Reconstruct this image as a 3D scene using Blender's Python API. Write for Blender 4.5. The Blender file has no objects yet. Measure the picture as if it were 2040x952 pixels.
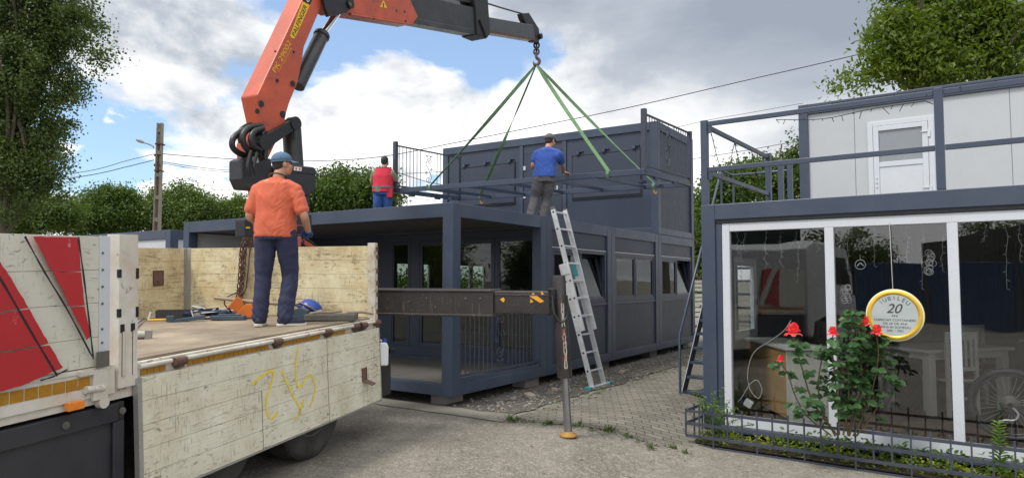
import bpy, math, random
import numpy as np
from mathutils import Vector, Matrix, noise

random.seed(7)
V = Vector
SC = bpy.context.scene
COL = SC.collection

# ------------------------------------------------------------------ camera
FPX, PITCH, ROLL, EYE = 1367.65, .0594, -.0023, 1.65
RM = Matrix.Rotation(PITCH, 3, 'X') @ Matrix.Rotation(ROLL, 3, 'Y')
EYEP = V((0, 0, EYE))
cd = bpy.data.cameras.new('camera'); cam = bpy.data.objects.new('camera', cd); COL.objects.link(cam)
cd.sensor_width = 36; cd.lens = FPX / 2040 * 36; cd.clip_start = .1; cd.clip_end = 3000
ax, ay, az = RM.col[0], RM.col[1], RM.col[2]
cam.matrix_world = Matrix(((ax.x, az.x, -ay.x, 0), (ax.y, az.y, -ay.y, 0), (ax.z, az.z, -ay.z, EYE), (0, 0, 0, 1)))
SC.camera = cam

# survey helpers: sight lines measured in the photograph, met with real planes of the place
def ray(px, py): return RM @ V(((px - 1020) / FPX, 1, -(py - 476) / FPX))
def at_depth(px, py, y):
    d = ray(px, py); return EYEP + d * (y / d.y)
def on_z(px, py, z):
    d = ray(px, py); return EYEP + d * ((z - EYE) / d.z)
def on_plane(px, py, p, n):
    d = ray(px, py); return EYEP + d * ((p - EYEP).dot(n) / d.dot(n))

def frame(o, yaw_x, tilt=0.):
    """matrix with local x along (yaw_x) horizontally, tilted up by tilt, z up"""
    x = V((yaw_x[0], yaw_x[1], 0)).normalized(); y = V((-x.y, x.x, 0))
    x = (x + V((0, 0, math.tan(tilt)))).normalized(); z = x.cross(y)
    return Matrix(((x.x, y.x, z.x, o[0]), (x.y, y.y, z.y, o[1]), (x.z, y.z, z.z, o[2]), (0, 0, 0, 1)))

# ------------------------------------------------------------------ objects
def tag(o, label=None, cat=None, group=None, kind=None):
    if label: o['label'] = label
    if cat: o['category'] = cat
    if group: o['group'] = group
    if kind: o['kind'] = kind
    return o

def thing(name, label, cat, M=None, group=None):
    o = bpy.data.objects.new(name, None); COL.objects.link(o); o.empty_display_size = .2
    if M is not None:
        o.matrix_world = M if isinstance(M, Matrix) else Matrix.Translation(M)
    return tag(o, label, cat, group)

def copy_tree(o, parent=None):
    c = o.copy(); COL.objects.link(c)
    if parent: c.parent = parent; c.matrix_parent_inverse = Matrix(o.matrix_parent_inverse)
    for ch in [k for k in bpy.data.objects if k.parent == o and k != c]:
        copy_tree(ch, c)
    return c

def basis(d):
    d = V(d).normalized(); a = V((0, 0, 1)) if abs(d.z) < .9 else V((1, 0, 0))
    u = d.cross(a).normalized(); return u, d.cross(u).normalized(), d

class MB:
    def __init__(s): s.v = []; s.f = []; s.sm = []; s.mi = []; s.cur = 0
    def add(s, vs, fs, smooth=False):
        n = len(s.v); s.v += [tuple(p) for p in vs]
        for f in fs: s.f.append(tuple(i + n for i in f)); s.sm.append(smooth); s.mi.append(s.cur)
        return s
    def box(s, a, b, M=None):
        x0, y0, z0 = (min(a[i], b[i]) for i in range(3)); x1, y1, z1 = (max(a[i], b[i]) for i in range(3))
        vs = [V(p) for p in ((x0, y0, z0), (x1, y0, z0), (x1, y1, z0), (x0, y1, z0), (x0, y0, z1), (x1, y0, z1), (x1, y1, z1), (x0, y1, z1))]
        if M is not None: vs = [M @ p for p in vs]
        return s.add(vs, [(3, 2, 1, 0), (4, 5, 6, 7), (0, 1, 5, 4), (1, 2, 6, 5), (2, 3, 7, 6), (3, 0, 4, 7)])
    def cbox(s, c, sz, M=None):
        c = V(c); h = V(sz) / 2; return s.box(c - h, c + h, M)
    def quad(s, a, b, c, d): return s.add([a, b, c, d], [(0, 1, 2, 3)])
    def tube(s, pts, r, n=8, closed=False, caps=True, smooth=True, flat=1.):
        pts = [V(p) for p in pts]; m = len(pts); rs = r if isinstance(r, (list, tuple)) else [r] * m
        vs, fs = [], []; u = None
        for i, p in enumerate(pts):
            if closed: d = pts[(i + 1) % m] - pts[i - 1]
            else: d = pts[min(i + 1, m - 1)] - pts[max(i - 1, 0)]
            if d.length < 1e-9: d = V((0, 0, 1))
            d.normalize()
            if u is None: u, w, _ = basis(d)
            else:
                u = u - d * u.dot(d)
                if u.length < 1e-6: u, w, _ = basis(d)
                u.normalize(); w = d.cross(u)
            for k in range(n):
                a = 2 * math.pi * k / n; vs.append(p + u * (rs[i] * math.cos(a)) + w * (rs[i] * flat * math.sin(a)))
        mm = m if closed else m - 1
        for i in range(mm):
            for k in range(n):
                k2 = (k + 1) % n; j = (i + 1) % m
                fs.append((i * n + k, i * n + k2, j * n + k2, j * n + k))
        s.add(vs, fs, smooth)
        if caps and not closed:
            s.add([vs[k] for k in range(n)][::-1], [tuple(range(n))]); s.add(vs[-n:], [tuple(range(n))])
        return s
    def cyl(s, a, b, r, n=16, r2=None): return s.tube([a, b], [r, r if r2 is None else r2], n)
    def bar(s, a, b, w, h, up=(0, 0, 1)):
        a, b = V(a), V(b); d = (b - a).normalized(); up = V(up); x = d.cross(up)
        if x.length < 1e-5: x = d.cross(V((1, 0, 0)))
        x.normalize(); y = x.cross(d)
        o = [(-1, -1), (1, -1), (1, 1), (-1, 1)]
        vs = [p + x * (i * w / 2) + y * (j * h / 2) for p in (a, b) for i, j in o]
        return s.add(vs, [(3, 2, 1, 0), (4, 5, 6, 7), (0, 1, 5, 4), (1, 2, 6, 5), (2, 3, 7, 6), (3, 0, 4, 7)])
    def prism(s, poly, y0, y1, axis='y', M=None):
        """poly of 2D points extruded; axis y -> (x,z), axis x -> (y,z), axis z -> (x,y)"""
        def P(p, t):
            q = V((p[0], t, p[1])) if axis == 'y' else V((t, p[0], p[1])) if axis == 'x' else V((p[0], p[1], t))
            return M @ q if M is not None else q
        A = sum(poly[i][0] * poly[(i + 1) % len(poly)][1] - poly[(i + 1) % len(poly)][0] * poly[i][1] for i in range(len(poly)))
        if A < 0: poly = poly[::-1]
        n = len(poly); vs = [P(p, y0) for p in poly] + [P(p, y1) for p in poly]
        fs = [tuple(range(n)), tuple(range(2 * n - 1, n - 1, -1))]
        for i in range(n):
            j = (i + 1) % n; fs.append((i + n, j + n, j, i))
        return s.add(vs, fs)
    def lathe(s, prof, n=24, M=None, smooth=True):
        vs, fs = [], []
        for r, z in prof:
            for k in range(n):
                a = 2 * math.pi * k / n; p = V((r * math.cos(a), r * math.sin(a), z)); vs.append(M @ p if M is not None else p)
        for i in range(len(prof) - 1):
            for k in range(n):
                k2 = (k + 1) % n; fs.append((i * n + k, i * n + k2, (i + 1) * n + k2, (i + 1) * n + k))
        return s.add(vs, fs, smooth)
    def ball(s, c, r, n=12, m=8, M=None):
        r = V(r) if hasattr(r, '__len__') else V((r, r, r)); c = V(c); vs, fs = [], []
        vs.append(V((0, 0, -1)))
        for i in range(1, m):
            t = math.pi * i / m - math.pi / 2
            for k in range(n):
                a = 2 * math.pi * k / n; vs.append(V((math.cos(t) * math.cos(a), math.cos(t) * math.sin(a), math.sin(t))))
        vs.append(V((0, 0, 1))); top = len(vs) - 1
        for k in range(n):
            k2 = (k + 1) % n; fs.append((0, 1 + k2, 1 + k)); fs.append((top, top - n + k, top - n + k2))
            for i in range(m - 2):
                b = 1 + i * n; fs.append((b + k, b + k2, b + n + k2, b + n + k))
        R = M if M is not None else Matrix.Identity(3)
        return s.add([c + R @ V((p.x * r.x, p.y * r.y, p.z * r.z)) for p in vs], fs, True)
    def mesh(s, name):
        me = bpy.data.meshes.new(name); me.from_pydata(s.v, [], s.f); me.update()
        me.polygons.foreach_set('use_smooth', s.sm); me.polygons.foreach_set('material_index', s.mi)
        return me
    def build(s, name, mat, parent=None, bevel=0., seg=2):
        me = s.mesh(name)
        for m in (mat if isinstance(mat, (list, tuple)) else [mat]): me.materials.append(m)
        o = bpy.data.objects.new(name, me); COL.objects.link(o)
        if parent: o.parent = parent
        if bevel:
            b = o.modifiers.new('bevel', 'BEVEL'); b.width = bevel; b.segments = seg; b.limit_method = 'ANGLE'; b.angle_limit = math.radians(40)
        return o

def text_mesh(name, s, mat, parent, M, length=None, height=None, bold=0., shear=0., depth=.0015, spacing=1.):
    """real lettering: local x along the line, y up, z out of the surface; origin at the line's middle"""
    cu = bpy.data.curves.new(name, 'FONT'); cu.body = s; cu.align_x = 'CENTER'; cu.align_y = 'CENTER'
    cu.size = 1; cu.extrude = .002; cu.offset = bold; cu.shear = shear; cu.space_character = spacing
    t = bpy.data.objects.new(name, cu); COL.objects.link(t)
    dg = bpy.context.evaluated_depsgraph_get(); ev = t.evaluated_get(dg)
    me = bpy.data.meshes.new_from_object(ev); bpy.data.objects.remove(t)
    co = np.zeros(len(me.vertices) * 3); me.vertices.foreach_get('co', co); co = co.reshape(-1, 3)
    w = co[:, 0].max() - co[:, 0].min(); h = co[:, 1].max() - co[:, 1].min()
    k = length / w if length else height / h; ky = height / h if height else k
    co[:, 0] -= (co[:, 0].max() + co[:, 0].min()) / 2; co[:, 1] -= (co[:, 1].max() + co[:, 1].min()) / 2
    co[:, 0] *= k; co[:, 1] *= ky; co[:, 2] *= depth / .002
    me.vertices.foreach_set('co', co.ravel()); me.materials.clear(); me.materials.append(mat); me.update()
    me.name = name
    o = bpy.data.objects.new(name, me); COL.objects.link(o)
    if parent: o.parent = parent
    o.matrix_local = M
    return o

def axes(o, x, n):
    """matrix at o with x along the writing and z along the outward normal n"""
    x = V(x).normalized(); n = V(n).normalized(); y = n.cross(x).normalized(); x = y.cross(n)
    return Matrix(((x.x, y.x, n.x, o[0]), (x.y, y.y, n.y, o[1]), (x.z, y.z, n.z, o[2]), (0, 0, 0, 1)))

def smooth01(a, b, x):
    t = min(1, max(0, (x - a) / (b - a))); return t * t * (3 - 2 * t)

def spline(pts, n=6):
    """Catmull-Rom through points"""
    P = [V(p) for p in pts]; P = [P[0] * 2 - P[1]] + P + [P[-1] * 2 - P[-2]]; out = []
    for i in range(1, len(P) - 2):
        a, b, c, d = P[i - 1:i + 3]
        for k in range(n):
            t = k / n; out.append(.5 * ((2 * b) + (c - a) * t + (2 * a - 5 * b + 4 * c - d) * t * t + (3 * b - a - 3 * c + d) * t ** 3))
    out.append(P[-2]); return out
# ------------------------------------------------------------------ materials
class NT:
    def __init__(s, tree): s.t = tree; s.n = tree.nodes; s.l = tree.links
    def new(s, typ, **kw):
        nd = s.n.new(typ)
        for k, v in kw.items():
            if k.startswith('_'): nd.inputs[k[1:].replace('_', ' ')].default_value = v
            else: setattr(nd, k, v)
        return nd
    def link(s, a, b): s.l.new(a, b)
    def val(s, x, sock):
        if hasattr(x, 'is_output') or hasattr(x, 'links'): s.link(x, sock)
        else: sock.default_value = x
    def math(s, op, a, b=0., c=0., clamp=False):
        m = s.new('ShaderNodeMath', operation=op, use_clamp=clamp)
        for i, x in enumerate((a, b, c)): s.val(x, m.inputs[i])
        return m.outputs[0]
    def noise(s, vec, scale, detail=4, rough=.55, dist=0.):
        n = s.new('ShaderNodeTexNoise'); n.inputs['Scale'].default_value = scale; n.inputs['Detail'].default_value = detail
        n.inputs['Roughness'].default_value = rough; n.inputs['Distortion'].default_value = dist
        if vec is not None: s.link(vec, n.inputs['Vector'])
        return n.outputs['Fac']
    def mapv(s, vec, scale=(1, 1, 1), rot=(0, 0, 0), loc=(0, 0, 0)):
        m = s.new('ShaderNodeMapping'); m.inputs['Scale'].default_value = scale; m.inputs['Rotation'].default_value = rot; m.inputs['Location'].default_value = loc
        s.link(vec, m.inputs['Vector']); return m.outputs[0]
    def ramp(s, fac, stops, interp='LINEAR'):
        r = s.new('ShaderNodeValToRGB'); r.color_ramp.interpolation = interp; e = r.color_ramp.elements
        while len(e) < len(stops): e.new(.5)
        for i, (p, c) in enumerate(stops):
            e[i].position = p; e[i].color = (c, c, c, 1) if isinstance(c, (int, float)) else (*c[:3], 1)
        s.link(fac, r.inputs[0]); return r.outputs[0]
    def mix(s, fac, a, b, mode='MIX'):
        m = s.new('ShaderNodeMix', data_type='RGBA', blend_type=mode); s.val(fac, m.inputs[0])
        for x, i in ((a, 6), (b, 7)):
            if isinstance(x, (tuple, list)): m.inputs[i].default_value = (*x[:3], 1)
            else: s.link(x, m.inputs[i])
        return m.outputs[2]

def new_mat(name):
    m = bpy.data.materials.new(name); m.use_nodes = True; t = NT(m.node_tree); t.n.clear()
    out = t.new('ShaderNodeOutputMaterial'); b = t.new('ShaderNodeBsdfPrincipled'); t.link(b.outputs[0], out.inputs[0])
    return m, t, b, out

def S(r, g, b):
    """sRGB 0-255 to linear"""
    f = lambda c: (c / 255 / 12.92) if c <= 10 else ((c / 255 + .055) / 1.055) ** 2.4
    return (f(r), f(g), f(b))

def mk(name, col, rough=.5, metal=0., var=.1, vs=2., bump=0., bs=60., spec=.5, coat=0.,
       rust=0., rust_col=(.09, .035, .015), rs=5., scratch=0., scr_col=(.05, .04, .03), scr=((7, 110, 110), (100, 100, 9), (16, 45, 45)),
       dirt=0., dirt_col=(.07, .06, .045), ds=1.5, ribs=None, rough_var=.12, sheen=0.):
    m, t, b, out = new_mat(name)
    tc = t.new('ShaderNodeTexCoord').outputs['Object']
    n1 = t.noise(tc, vs, 5, .6)
    k = t.ramp(n1, [(.28, 1 - var), (.72, 1 + var)])
    c = t.mix(1., (*col, 1), k, 'MULTIPLY')
    if dirt:
        f = t.ramp(t.noise(tc, ds, 7, .68, .3), [(.5 - dirt * .28, 0.), (.5 + .22, 1.)])
        c = t.mix(t.math('MULTIPLY', f, min(1., dirt * 1.3)), c, dirt_col)
    if scratch:
        for i, sc in enumerate(scr):
            f = t.noise(t.mapv(tc, sc, loc=(3.1 * i, 1.7 * i, .3)), 1., 3, .6, .4)
            w = t.noise(tc, 1.7 + i, 3, .5)
            f = t.math('MULTIPLY', t.ramp(f, [(.63 - .06 * scratch, 0.), (.7, 1.)]), t.ramp(w, [(.40, 0.), (.62, 1.)]))
            c = t.mix(t.math('MULTIPLY', f, .75), c, scr_col)
    if rust:
        f = t.ramp(t.noise(tc, rs, 8, .7, .5), [(.66 - rust * .2, 0.), (.74 - rust * .16, 1.)])
        rc = t.mix(t.noise(tc, 30, 4), rust_col, tuple(x * 2.6 for x in rust_col))
        c = t.mix(f, c, rc)
        t.link(t.math('MULTIPLY_ADD', f, .5 - rough * .3, rough), b.inputs['Roughness'])
    else:
        t.link(t.math('MULTIPLY_ADD', t.math('SUBTRACT', t.noise(tc, vs * 3, 4), .5), rough_var * 2, rough, clamp=True), b.inputs['Roughness'])
    t.link(c, b.inputs['Base Color'])
    b.inputs['Metallic'].default_value = metal; b.inputs['Specular IOR Level'].default_value = spec
    b.inputs['Coat Weight'].default_value = coat; b.inputs['Coat Roughness'].default_value = .15
    if sheen: b.inputs['Sheen Weight'].default_value = sheen
    h = None
    if bump: h = t.math('MULTIPLY', t.noise(tc, bs, 5, .6), bump)
    if ribs:
        axis, per, depth = ribs
        sx = t.new('ShaderNodeSeparateXYZ'); t.link(tc, sx.inputs[0])
        w = t.math('PINGPONG', t.math('DIVIDE', sx.outputs[axis], per), .5)
        w = t.math('MULTIPLY', t.ramp(w, [(.04, 0.), (.12, 1.)]), depth)
        h = w if h is None else t.math('ADD', h, w)
    if h is not None:
        bp = t.new('ShaderNodeBump'); bp.inputs['Distance'].default_value = 1.; bp.inputs['Strength'].default_value = 1.
        t.link(h, bp.inputs['Height']); t.link(bp.outputs[0], b.inputs['Normal'])
    return m

def mk_glass(name, tint=(.8, .86, .86), ior=1.9, rough=.0, wavy=.0006):
    m = bpy.data.materials.new(name); m.use_nodes = True; t = NT(m.node_tree); t.n.clear()
    out = t.new('ShaderNodeOutputMaterial'); mx = t.new('ShaderNodeMixShader')
    tr = t.new('ShaderNodeBsdfTransparent'); tr.inputs[0].default_value = (*tint, 1)
    gl = t.new('ShaderNodeBsdfGlossy'); gl.inputs['Roughness'].default_value = rough
    ge = t.new('ShaderNodeNewGeometry'); dp = t.new('ShaderNodeVectorMath', operation='DOT_PRODUCT'); t.link(ge.outputs['Normal'], dp.inputs[0]); t.link(ge.outputs['Incoming'], dp.inputs[1])
    f0 = ((ior - 1) / (ior + 1)) ** 2
    fr = t.new('ShaderNodeMath', operation='MULTIPLY_ADD'); t.link(t.math('POWER', t.math('SUBTRACT', 1., t.math('ABSOLUTE', dp.outputs['Value']), clamp=True), 5.), fr.inputs[0]); fr.inputs[1].default_value = 1 - f0; fr.inputs[2].default_value = f0
    if wavy:
        tc = t.new('ShaderNodeTexCoord').outputs['Object']; bp = t.new('ShaderNodeBump'); bp.inputs['Distance'].default_value = 1.
        t.link(t.math('MULTIPLY', t.noise(tc, 1.3, 1), wavy * 6), bp.inputs['Height']); t.link(bp.outputs[0], gl.inputs['Normal'])
    t.link(fr.outputs[0], mx.inputs[0]); t.link(tr.outputs[0], mx.inputs[1]); t.link(gl.outputs[0], mx.inputs[2]); t.link(mx.outputs[0], out.inputs[0])
    return m

def mk_leaf(name, c1, c2, trans=.35, rough=.45, ns=.9):
    m, t, b, out = new_mat(name)
    tc = t.new('ShaderNodeTexCoord').outputs['Object']
    at = t.new('ShaderNodeAttribute', attribute_name='tint')
    f = t.math('ADD', t.math('MULTIPLY', at.outputs['Fac'], .6), t.math('MULTIPLY', t.ramp(t.noise(tc, ns, 3), [(.3, 0.), (.7, 1.)]), .4))
    c = t.mix(f, c1, c2); t.link(c, b.inputs['Base Color']); b.inputs['Roughness'].default_value = rough; b.inputs['Specular IOR Level'].default_value = .35
    tl = t.new('ShaderNodeBsdfTranslucent'); t.link(t.mix(1., c, (1.25, 1.3, .5), 'MULTIPLY'), tl.inputs[0])
    mx = t.new('ShaderNodeMixShader'); mx.inputs[0].default_value = trans
    t.link(b.outputs[0], mx.inputs[1]); t.link(tl.outputs[0], mx.inputs[2]); t.link(mx.outputs[0], out.inputs[0])
    return m

ANTH = (.042, .059, .098)
M = {}
M['anth'] = mk('anthracite_paint', ANTH, .36, var=.1, vs=1.2, dirt=.3, dirt_col=(.085, .098, .12), ds=1.3)
M['anth_dark'] = mk('anthracite_panel', (.030, .041, .067), .45, var=.06, vs=1., dirt=.2, dirt_col=(.07, .07, .075))
M['anth_rib'] = mk('anthracite_ribbed_panel', (.029, .039, .062), .45, var=.06, ribs=(0, .1, .004))
M['anth_rib_y'] = mk('anthracite_ribbed_panel_long', (.036, .049, .078), .42, var=.06, ribs=(1, .1, .0015))
M['white_rib'] = mk('white_ribbed_panel', (.50, .525, .55), .5, var=.04, ribs=(0, .1, .002), dirt=.2, dirt_col=(.4, .4, .4))
M['white_rib_fine'] = mk('white_fine_ribbed_panel', (.455, .485, .51), .42, var=.03, ribs=(0, .05, .0006), dirt=.2, dirt_col=(.42, .43, .44), ds=.7)
M['upvc'] = mk('white_plastic_frame', (.56, .595, .645), .3, var=.03, dirt=.2, dirt_col=(.5, .5, .48), ds=1.1)
M['upvc_grey'] = mk('grey_blue_plastic_frame', (.036, .044, .072), .35, var=.04)
M['ceiling'] = mk('porch_ceiling_board', (.095, .085, .076), .5, var=.1, ribs=(0, .25, .002))
M['deck'] = mk('porch_deck_boards', (.10, .095, .088), .6, var=.16, vs=3, ribs=(0, .14, .004), dirt=.3)
M['glass'] = mk_glass('window_glass', (.86, .875, .88), 1.82); M['glass_a'] = mk_glass('container_window_glass', (.66, .70, .68), 1.55)
M['glass_dark'] = mk_glass('tinted_window_glass', (.45, .47, .46), 2.1)
M['glass_frost'] = mk('frosted_glass', (.23, .25, .27), .25, var=.05, spec=.7)
M['cream'] = mk('cream_board_paint', (.70, .685, .57), .5, var=.1, vs=1.6, bump=.0012, bs=35, rust=.17, rs=11, scratch=1.05, scr_col=(.06, .045, .03), scr=((4, 95, 95), (90, 90, 10), (18, 50, 50)),
                dirt=.40, dirt_col=(.42, .33, .17), ds=2.6, rust_col=(.10, .05, .025))
M['cream_in'] = mk('stained_cream_board_paint', (.74, .695, .47), .55, var=.12, vs=2.2, bump=.0012, bs=30, rust=.20, rs=9, scratch=1.7, scr_col=(.07, .06, .04), scr=((2.6, 80, 80), (90, 90, 9), (14, 45, 45)),
                   dirt=.6, dirt_col=(.44, .28, .10), ds=3.2, rust_col=(.13, .06, .025))
M['rustpost'] = mk('heavily_rusted_white_post', (.58, .55, .48), .55, var=.12, vs=3, rust=.62, rs=10, bump=.002, bs=60, rust_col=(.10, .05, .022), dirt=.5, dirt_col=(.3, .2, .1), ds=5)
M['cream_clean'] = mk('cream_front_board_paint', (.60, .595, .51), .42, var=.05, vs=1., bump=.0006, bs=20, scratch=.3, dirt=.16, dirt_col=(.35, .32, .25))
M['red'] = mk('red_livery_paint', (.42, .022, .028), .4, var=.07, rust=.10, rust_col=(.4, .38, .33), rs=4)
M['blackline'] = mk('black_livery_line', (.012, .012, .014), .5, rust=.1, rust_col=(.3, .29, .25), rs=9)
M['rustwhite'] = mk('rusty_white_steel', (.60, .58, .52), .5, var=.1, vs=3, rust=.45, rs=9, bump=.002, bs=60, rust_col=(.10, .045, .018), dirt=.4, dirt_col=(.3, .22, .12), ds=4)
M['rustwhite_post'] = mk('rust_streaked_white_post', (.62, .60, .55), .5, var=.1, vs=3, rust=.32, rs=11, bump=.001, bs=60, rust_col=(.10, .045, .018), dirt=.36, dirt_col=(.42, .27, .1), ds=4)
M['rust'] = mk('rusty_steel', (.10, .055, .04), .75, var=.35, vs=8, bump=.004, bs=50)
M['pocket'] = mk('red_oxide_steel', (.13, .07, .06), .6, var=.25, vs=9, rust=.2)
M['alu'] = mk('aluminium', (.66, .68, .70), .38, metal=.45, var=.1, vs=6, dirt=.3, dirt_col=(.3, .3, .29), ds=5)
M['alu_mill'] = mk('worn_aluminium_profile', (.45, .45, .43), .45, metal=.6, var=.15, vs=6, dirt=.35, dirt_col=(.2, .18, .15), ds=6)
M['teal'] = mk('teal_plastic', (.03, .25, .27), .45)
M['bedwood'] = mk('dusty_plywood_bed', (.39, .32, .225), .7, var=.22, vs=1.6, bump=.0015, bs=25, scratch=1.2, scr_col=(.10, .07, .05), scr=((1.2, 26, 26), (2.5, 70, 70)), dirt=.85, dirt_col=(.13, .10, .075), ds=1.3)
M['reflect'] = mk('amber_reflector_tape', (.42, .20, .012), .35, var=.2, vs=18, dirt=.45, dirt_col=(.13, .07, .02), ds=9)
M['amber'] = mk('amber_lens', (.75, .22, .02), .2, var=.15, vs=30, spec=.8)
M['blackplastic'] = mk('black_plastic_skirt', (.020, .021, .030), .5, var=.15, dirt=.35, dirt_col=(.06, .055, .05), ds=2)
M['blacksteel'] = mk('black_steel', (.022, .021, .022), .45, var=.25, vs=4, rust=.12, dirt=.35, dirt_col=(.07, .055, .045), ds=3)
M['greasy'] = mk('greasy_black_cast', (.014, .014, .016), .38, var=.3, vs=10, bump=.003, bs=40)
M['stabil'] = mk('dark_stabilizer_paint', (.026, .023, .023), .42, var=.25, vs=2.5, rust=.1, dirt=.4, dirt_col=(.05, .042, .04), ds=2.2, scratch=.7, scr_col=(.14, .12, .11), scr=((2, 50, 50), (50, 50, 2)))
M['chrome'] = mk('chromed_rod', (.75, .76, .78), .12, metal=1., var=.05, rough_var=.05)
M['dullrod'] = mk('dull_steel_rod', (.34, .345, .36), .3, metal=.9, var=.15, vs=6)
M['rubber'] = mk('tyre_rubber', (.022, .021, .021), .8, var=.25, vs=6, dirt=.55, dirt_col=(.11, .10, .085), ds=3)
M['rim'] = mk('dark_wheel_rim', (.11, .10, .095), .6, var=.3, vs=6, rust=.3)
M['craneorange'] = mk('faded_crane_orange', (.55, .088, .034), .45, var=.18, vs=2.2, rust=.2, rs=6, rust_col=(.10, .03, .02), dirt=.5, dirt_col=(.30, .07, .045), ds=2.6, scratch=.5, scr_col=(.12, .035, .025), coat=.15)
M['craneblack'] = mk('crane_dark_grey', (.030, .033, .038), .38, var=.2, vs=3, dirt=.3, dirt_col=(.07, .065, .06), scratch=.5, scr_col=(.1, .1, .1))
M['tele'] = mk('extension_boom_grey', (.075, .082, .095), .36, var=.15, vs=3, dirt=.3, dirt_col=(.05, .045, .04))
M['yellow'] = mk('yellow_sticker', (.80, .50, .01), .4, var=.08, rust=.08, rust_col=(.05, .03, .02), rs=9)
M['yellowtext'] = mk('yellow_lettering', (.72, .36, .03), .45, var=.15, vs=20)
M['black'] = mk('black_print', (.008, .008, .009), .5)
M['whiteprint'] = mk('white_print', (.75, .73, .70), .5)
M['spray'] = mk('yellow_spray_paint', (.76, .60, .05), .6, var=.15, vs=20, rust=.28, rust_col=(.26, .25, .19), rs=26)
M['sling'] = mk('green_webbing', (.115, .235, .105), .75, var=.2, vs=14, bump=.002, bs=160, dirt=.3, dirt_col=(.06, .09, .05), ds=5)
M['hookmetal'] = mk('forged_hook_steel', (.13, .085, .07), .5, metal=.4, var=.3, vs=12)
M['concrete_pole'] = mk('weathered_concrete', (.30, .275, .235), .85, var=.2, vs=3, bump=.004, bs=25, dirt=.4, dirt_col=(.16, .13, .1))
M['polerecess'] = mk('brown_pole_recess', (.17, .10, .065), .85, var=.2, vs=4)
M['wire'] = mk('black_cable', (.012, .012, .013), .6)
M['lampgrey'] = mk('street_lamp_grey', (.45, .47, .48), .4)
M['orangep'] = mk('orange_painted_chock', (.60, .15, .015), .45, var=.15, vs=8, rust=.15, dirt=.3)
M['bluep'] = mk('blue_plastic', (.015, .06, .30), .35, var=.1)
M['bluetool'] = mk('dull_blue_steel', (.045, .075, .105), .5, var=.2, vs=10, rust=.2)
M['bluestrap'] = mk('blue_strap', (.03, .05, .12), .8, var=.2, vs=20)
M['handle_wood'] = mk('weathered_handle_wood', (.30, .24, .17), .75, var=.2, vs=8, bump=.002, bs=60)
M['shovel'] = mk('worn_shovel_steel', (.33, .27, .23), .5, metal=.3, var=.25, vs=7, rust=.22)
M['padgrey'] = mk('grey_rubber_pad', (.10, .095, .085), .8, var=.2, vs=5, bump=.003, bs=60, dirt=.4, dirt_col=(.2, .17, .13))
M['hdpe'] = mk('white_hdpe', (.66, .68, .70), .4, var=.06)
M['desk_wood'] = mk('brown_board', (.46, .28, .10), .5, var=.15, vs=4)
M['cab_white'] = mk('off_white_cabinet', (.62, .62, .55), .45, var=.04)
M['furn'] = mk('white_wood_furniture', (.58, .56, .52), .5, var=.06)
M['cushion'] = mk('brown_cushion', (.22, .10, .05), .8, var=.15)
M['cream_wall'] = mk('cream_interior_board', (.40, .36, .28), .6, var=.05)
M['room_wall'] = mk('showroom_dark_wall', (.095, .082, .076), .6, var=.12, ribs=(0, .22, .004))
M['room_floor'] = mk('showroom_brown_floor', (.10, .066, .05), .45, var=.2, ribs=(0, .18, .003))
M['room_ceil'] = mk('showroom_ceiling', (.16, .15, .14), .6)
M['gold'] = mk('gold_ring', (.72, .46, .05), .34, metal=.35, var=.3, vs=4)
M['goldpale'] = mk('pale_gold_edge', (.72, .68, .42), .4, var=.12, vs=5)
M['silver'] = mk('silver_disc', (.46, .51, .505), .35, metal=.15, var=.12, vs=3)
M['signtext'] = mk('dark_sign_lettering', (.05, .05, .055), .5)
M['whitewire'] = mk('white_wire', (.5, .5, .48), .5)
M['bulb'] = mk('clear_bulb', (.27, .27, .26), .3)
M['iron'] = mk('painted_iron', (.043, .053, .082), .42, var=.12, dirt=.35, dirt_col=(.09, .085, .08), ds=6)
M['stone'] = mk('beige_rubble_stone', (.33, .28, .22), .9, var=.25, vs=9, bump=.01, bs=20)
M['block'] = mk('concrete_block', (.24, .23, .215), .9, var=.15, vs=8, bump=.004, bs=40)
M['brick'] = mk('old_red_brick', (.24, .10, .065), .9, var=.25, vs=9, bump=.004, bs=40)
M['bark'] = mk('grey_brown_bark', (.13, .105, .08), .9, var=.3, vs=3, bump=.02, bs=12)
M['greenstem'] = mk('green_stem', (.07, .12, .03), .6)
M['woodystem'] = mk('reddish_stem', (.09, .07, .035), .7)
M['leaf_poplar'] = mk_leaf('poplar_leaf', (.042, .076, .022), (.140, .195, .055), .34)
M['leaf_dark'] = mk_leaf('dark_broad_leaf', (.042, .084, .020), (.160, .235, .052), .34)
M['leaf_mid'] = mk_leaf('mid_green_leaf', (.035, .075, .014), (.12, .19, .035), .34)
M['leaf_bright'] = mk_leaf('fresh_yellow_green_leaf', (.045, .085, .014), (.185, .26, .032), .42)
M['leaf_rose'] = mk_leaf('rose_leaf', (.030, .080, .026), (.075, .165, .055), .25, .4, 4.)
M['leaf_lime'] = mk_leaf('lime_ground_leaf', (.09, .16, .02), (.36, .42, .03), .35, .5, 3.)
M['leaf_fern'] = mk_leaf('fern_leaf', (.10, .20, .05), (.24, .36, .08), .4, .5, 5.)
M['petal'] = mk('red_rose_petal', (.78, .022, .025), .5, var=.18, vs=25, sheen=.2)
M['skin'] = mk('skin', (.50, .27, .18), .5, var=.07, vs=10, spec=.4)
M['hair'] = mk('dark_brown_hair', (.022, .015, .011), .6, var=.3, vs=60, bump=.004, bs=200)
M['tee_orange'] = mk('orange_cotton', (.57, .118, .058), .85, var=.08, vs=3, bump=.0015, bs=300, sheen=.1)
M['navy'] = mk('navy_trouser_cloth', (.022, .026, .066), .85, var=.14, vs=5, bump=.001, bs=300)
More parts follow.
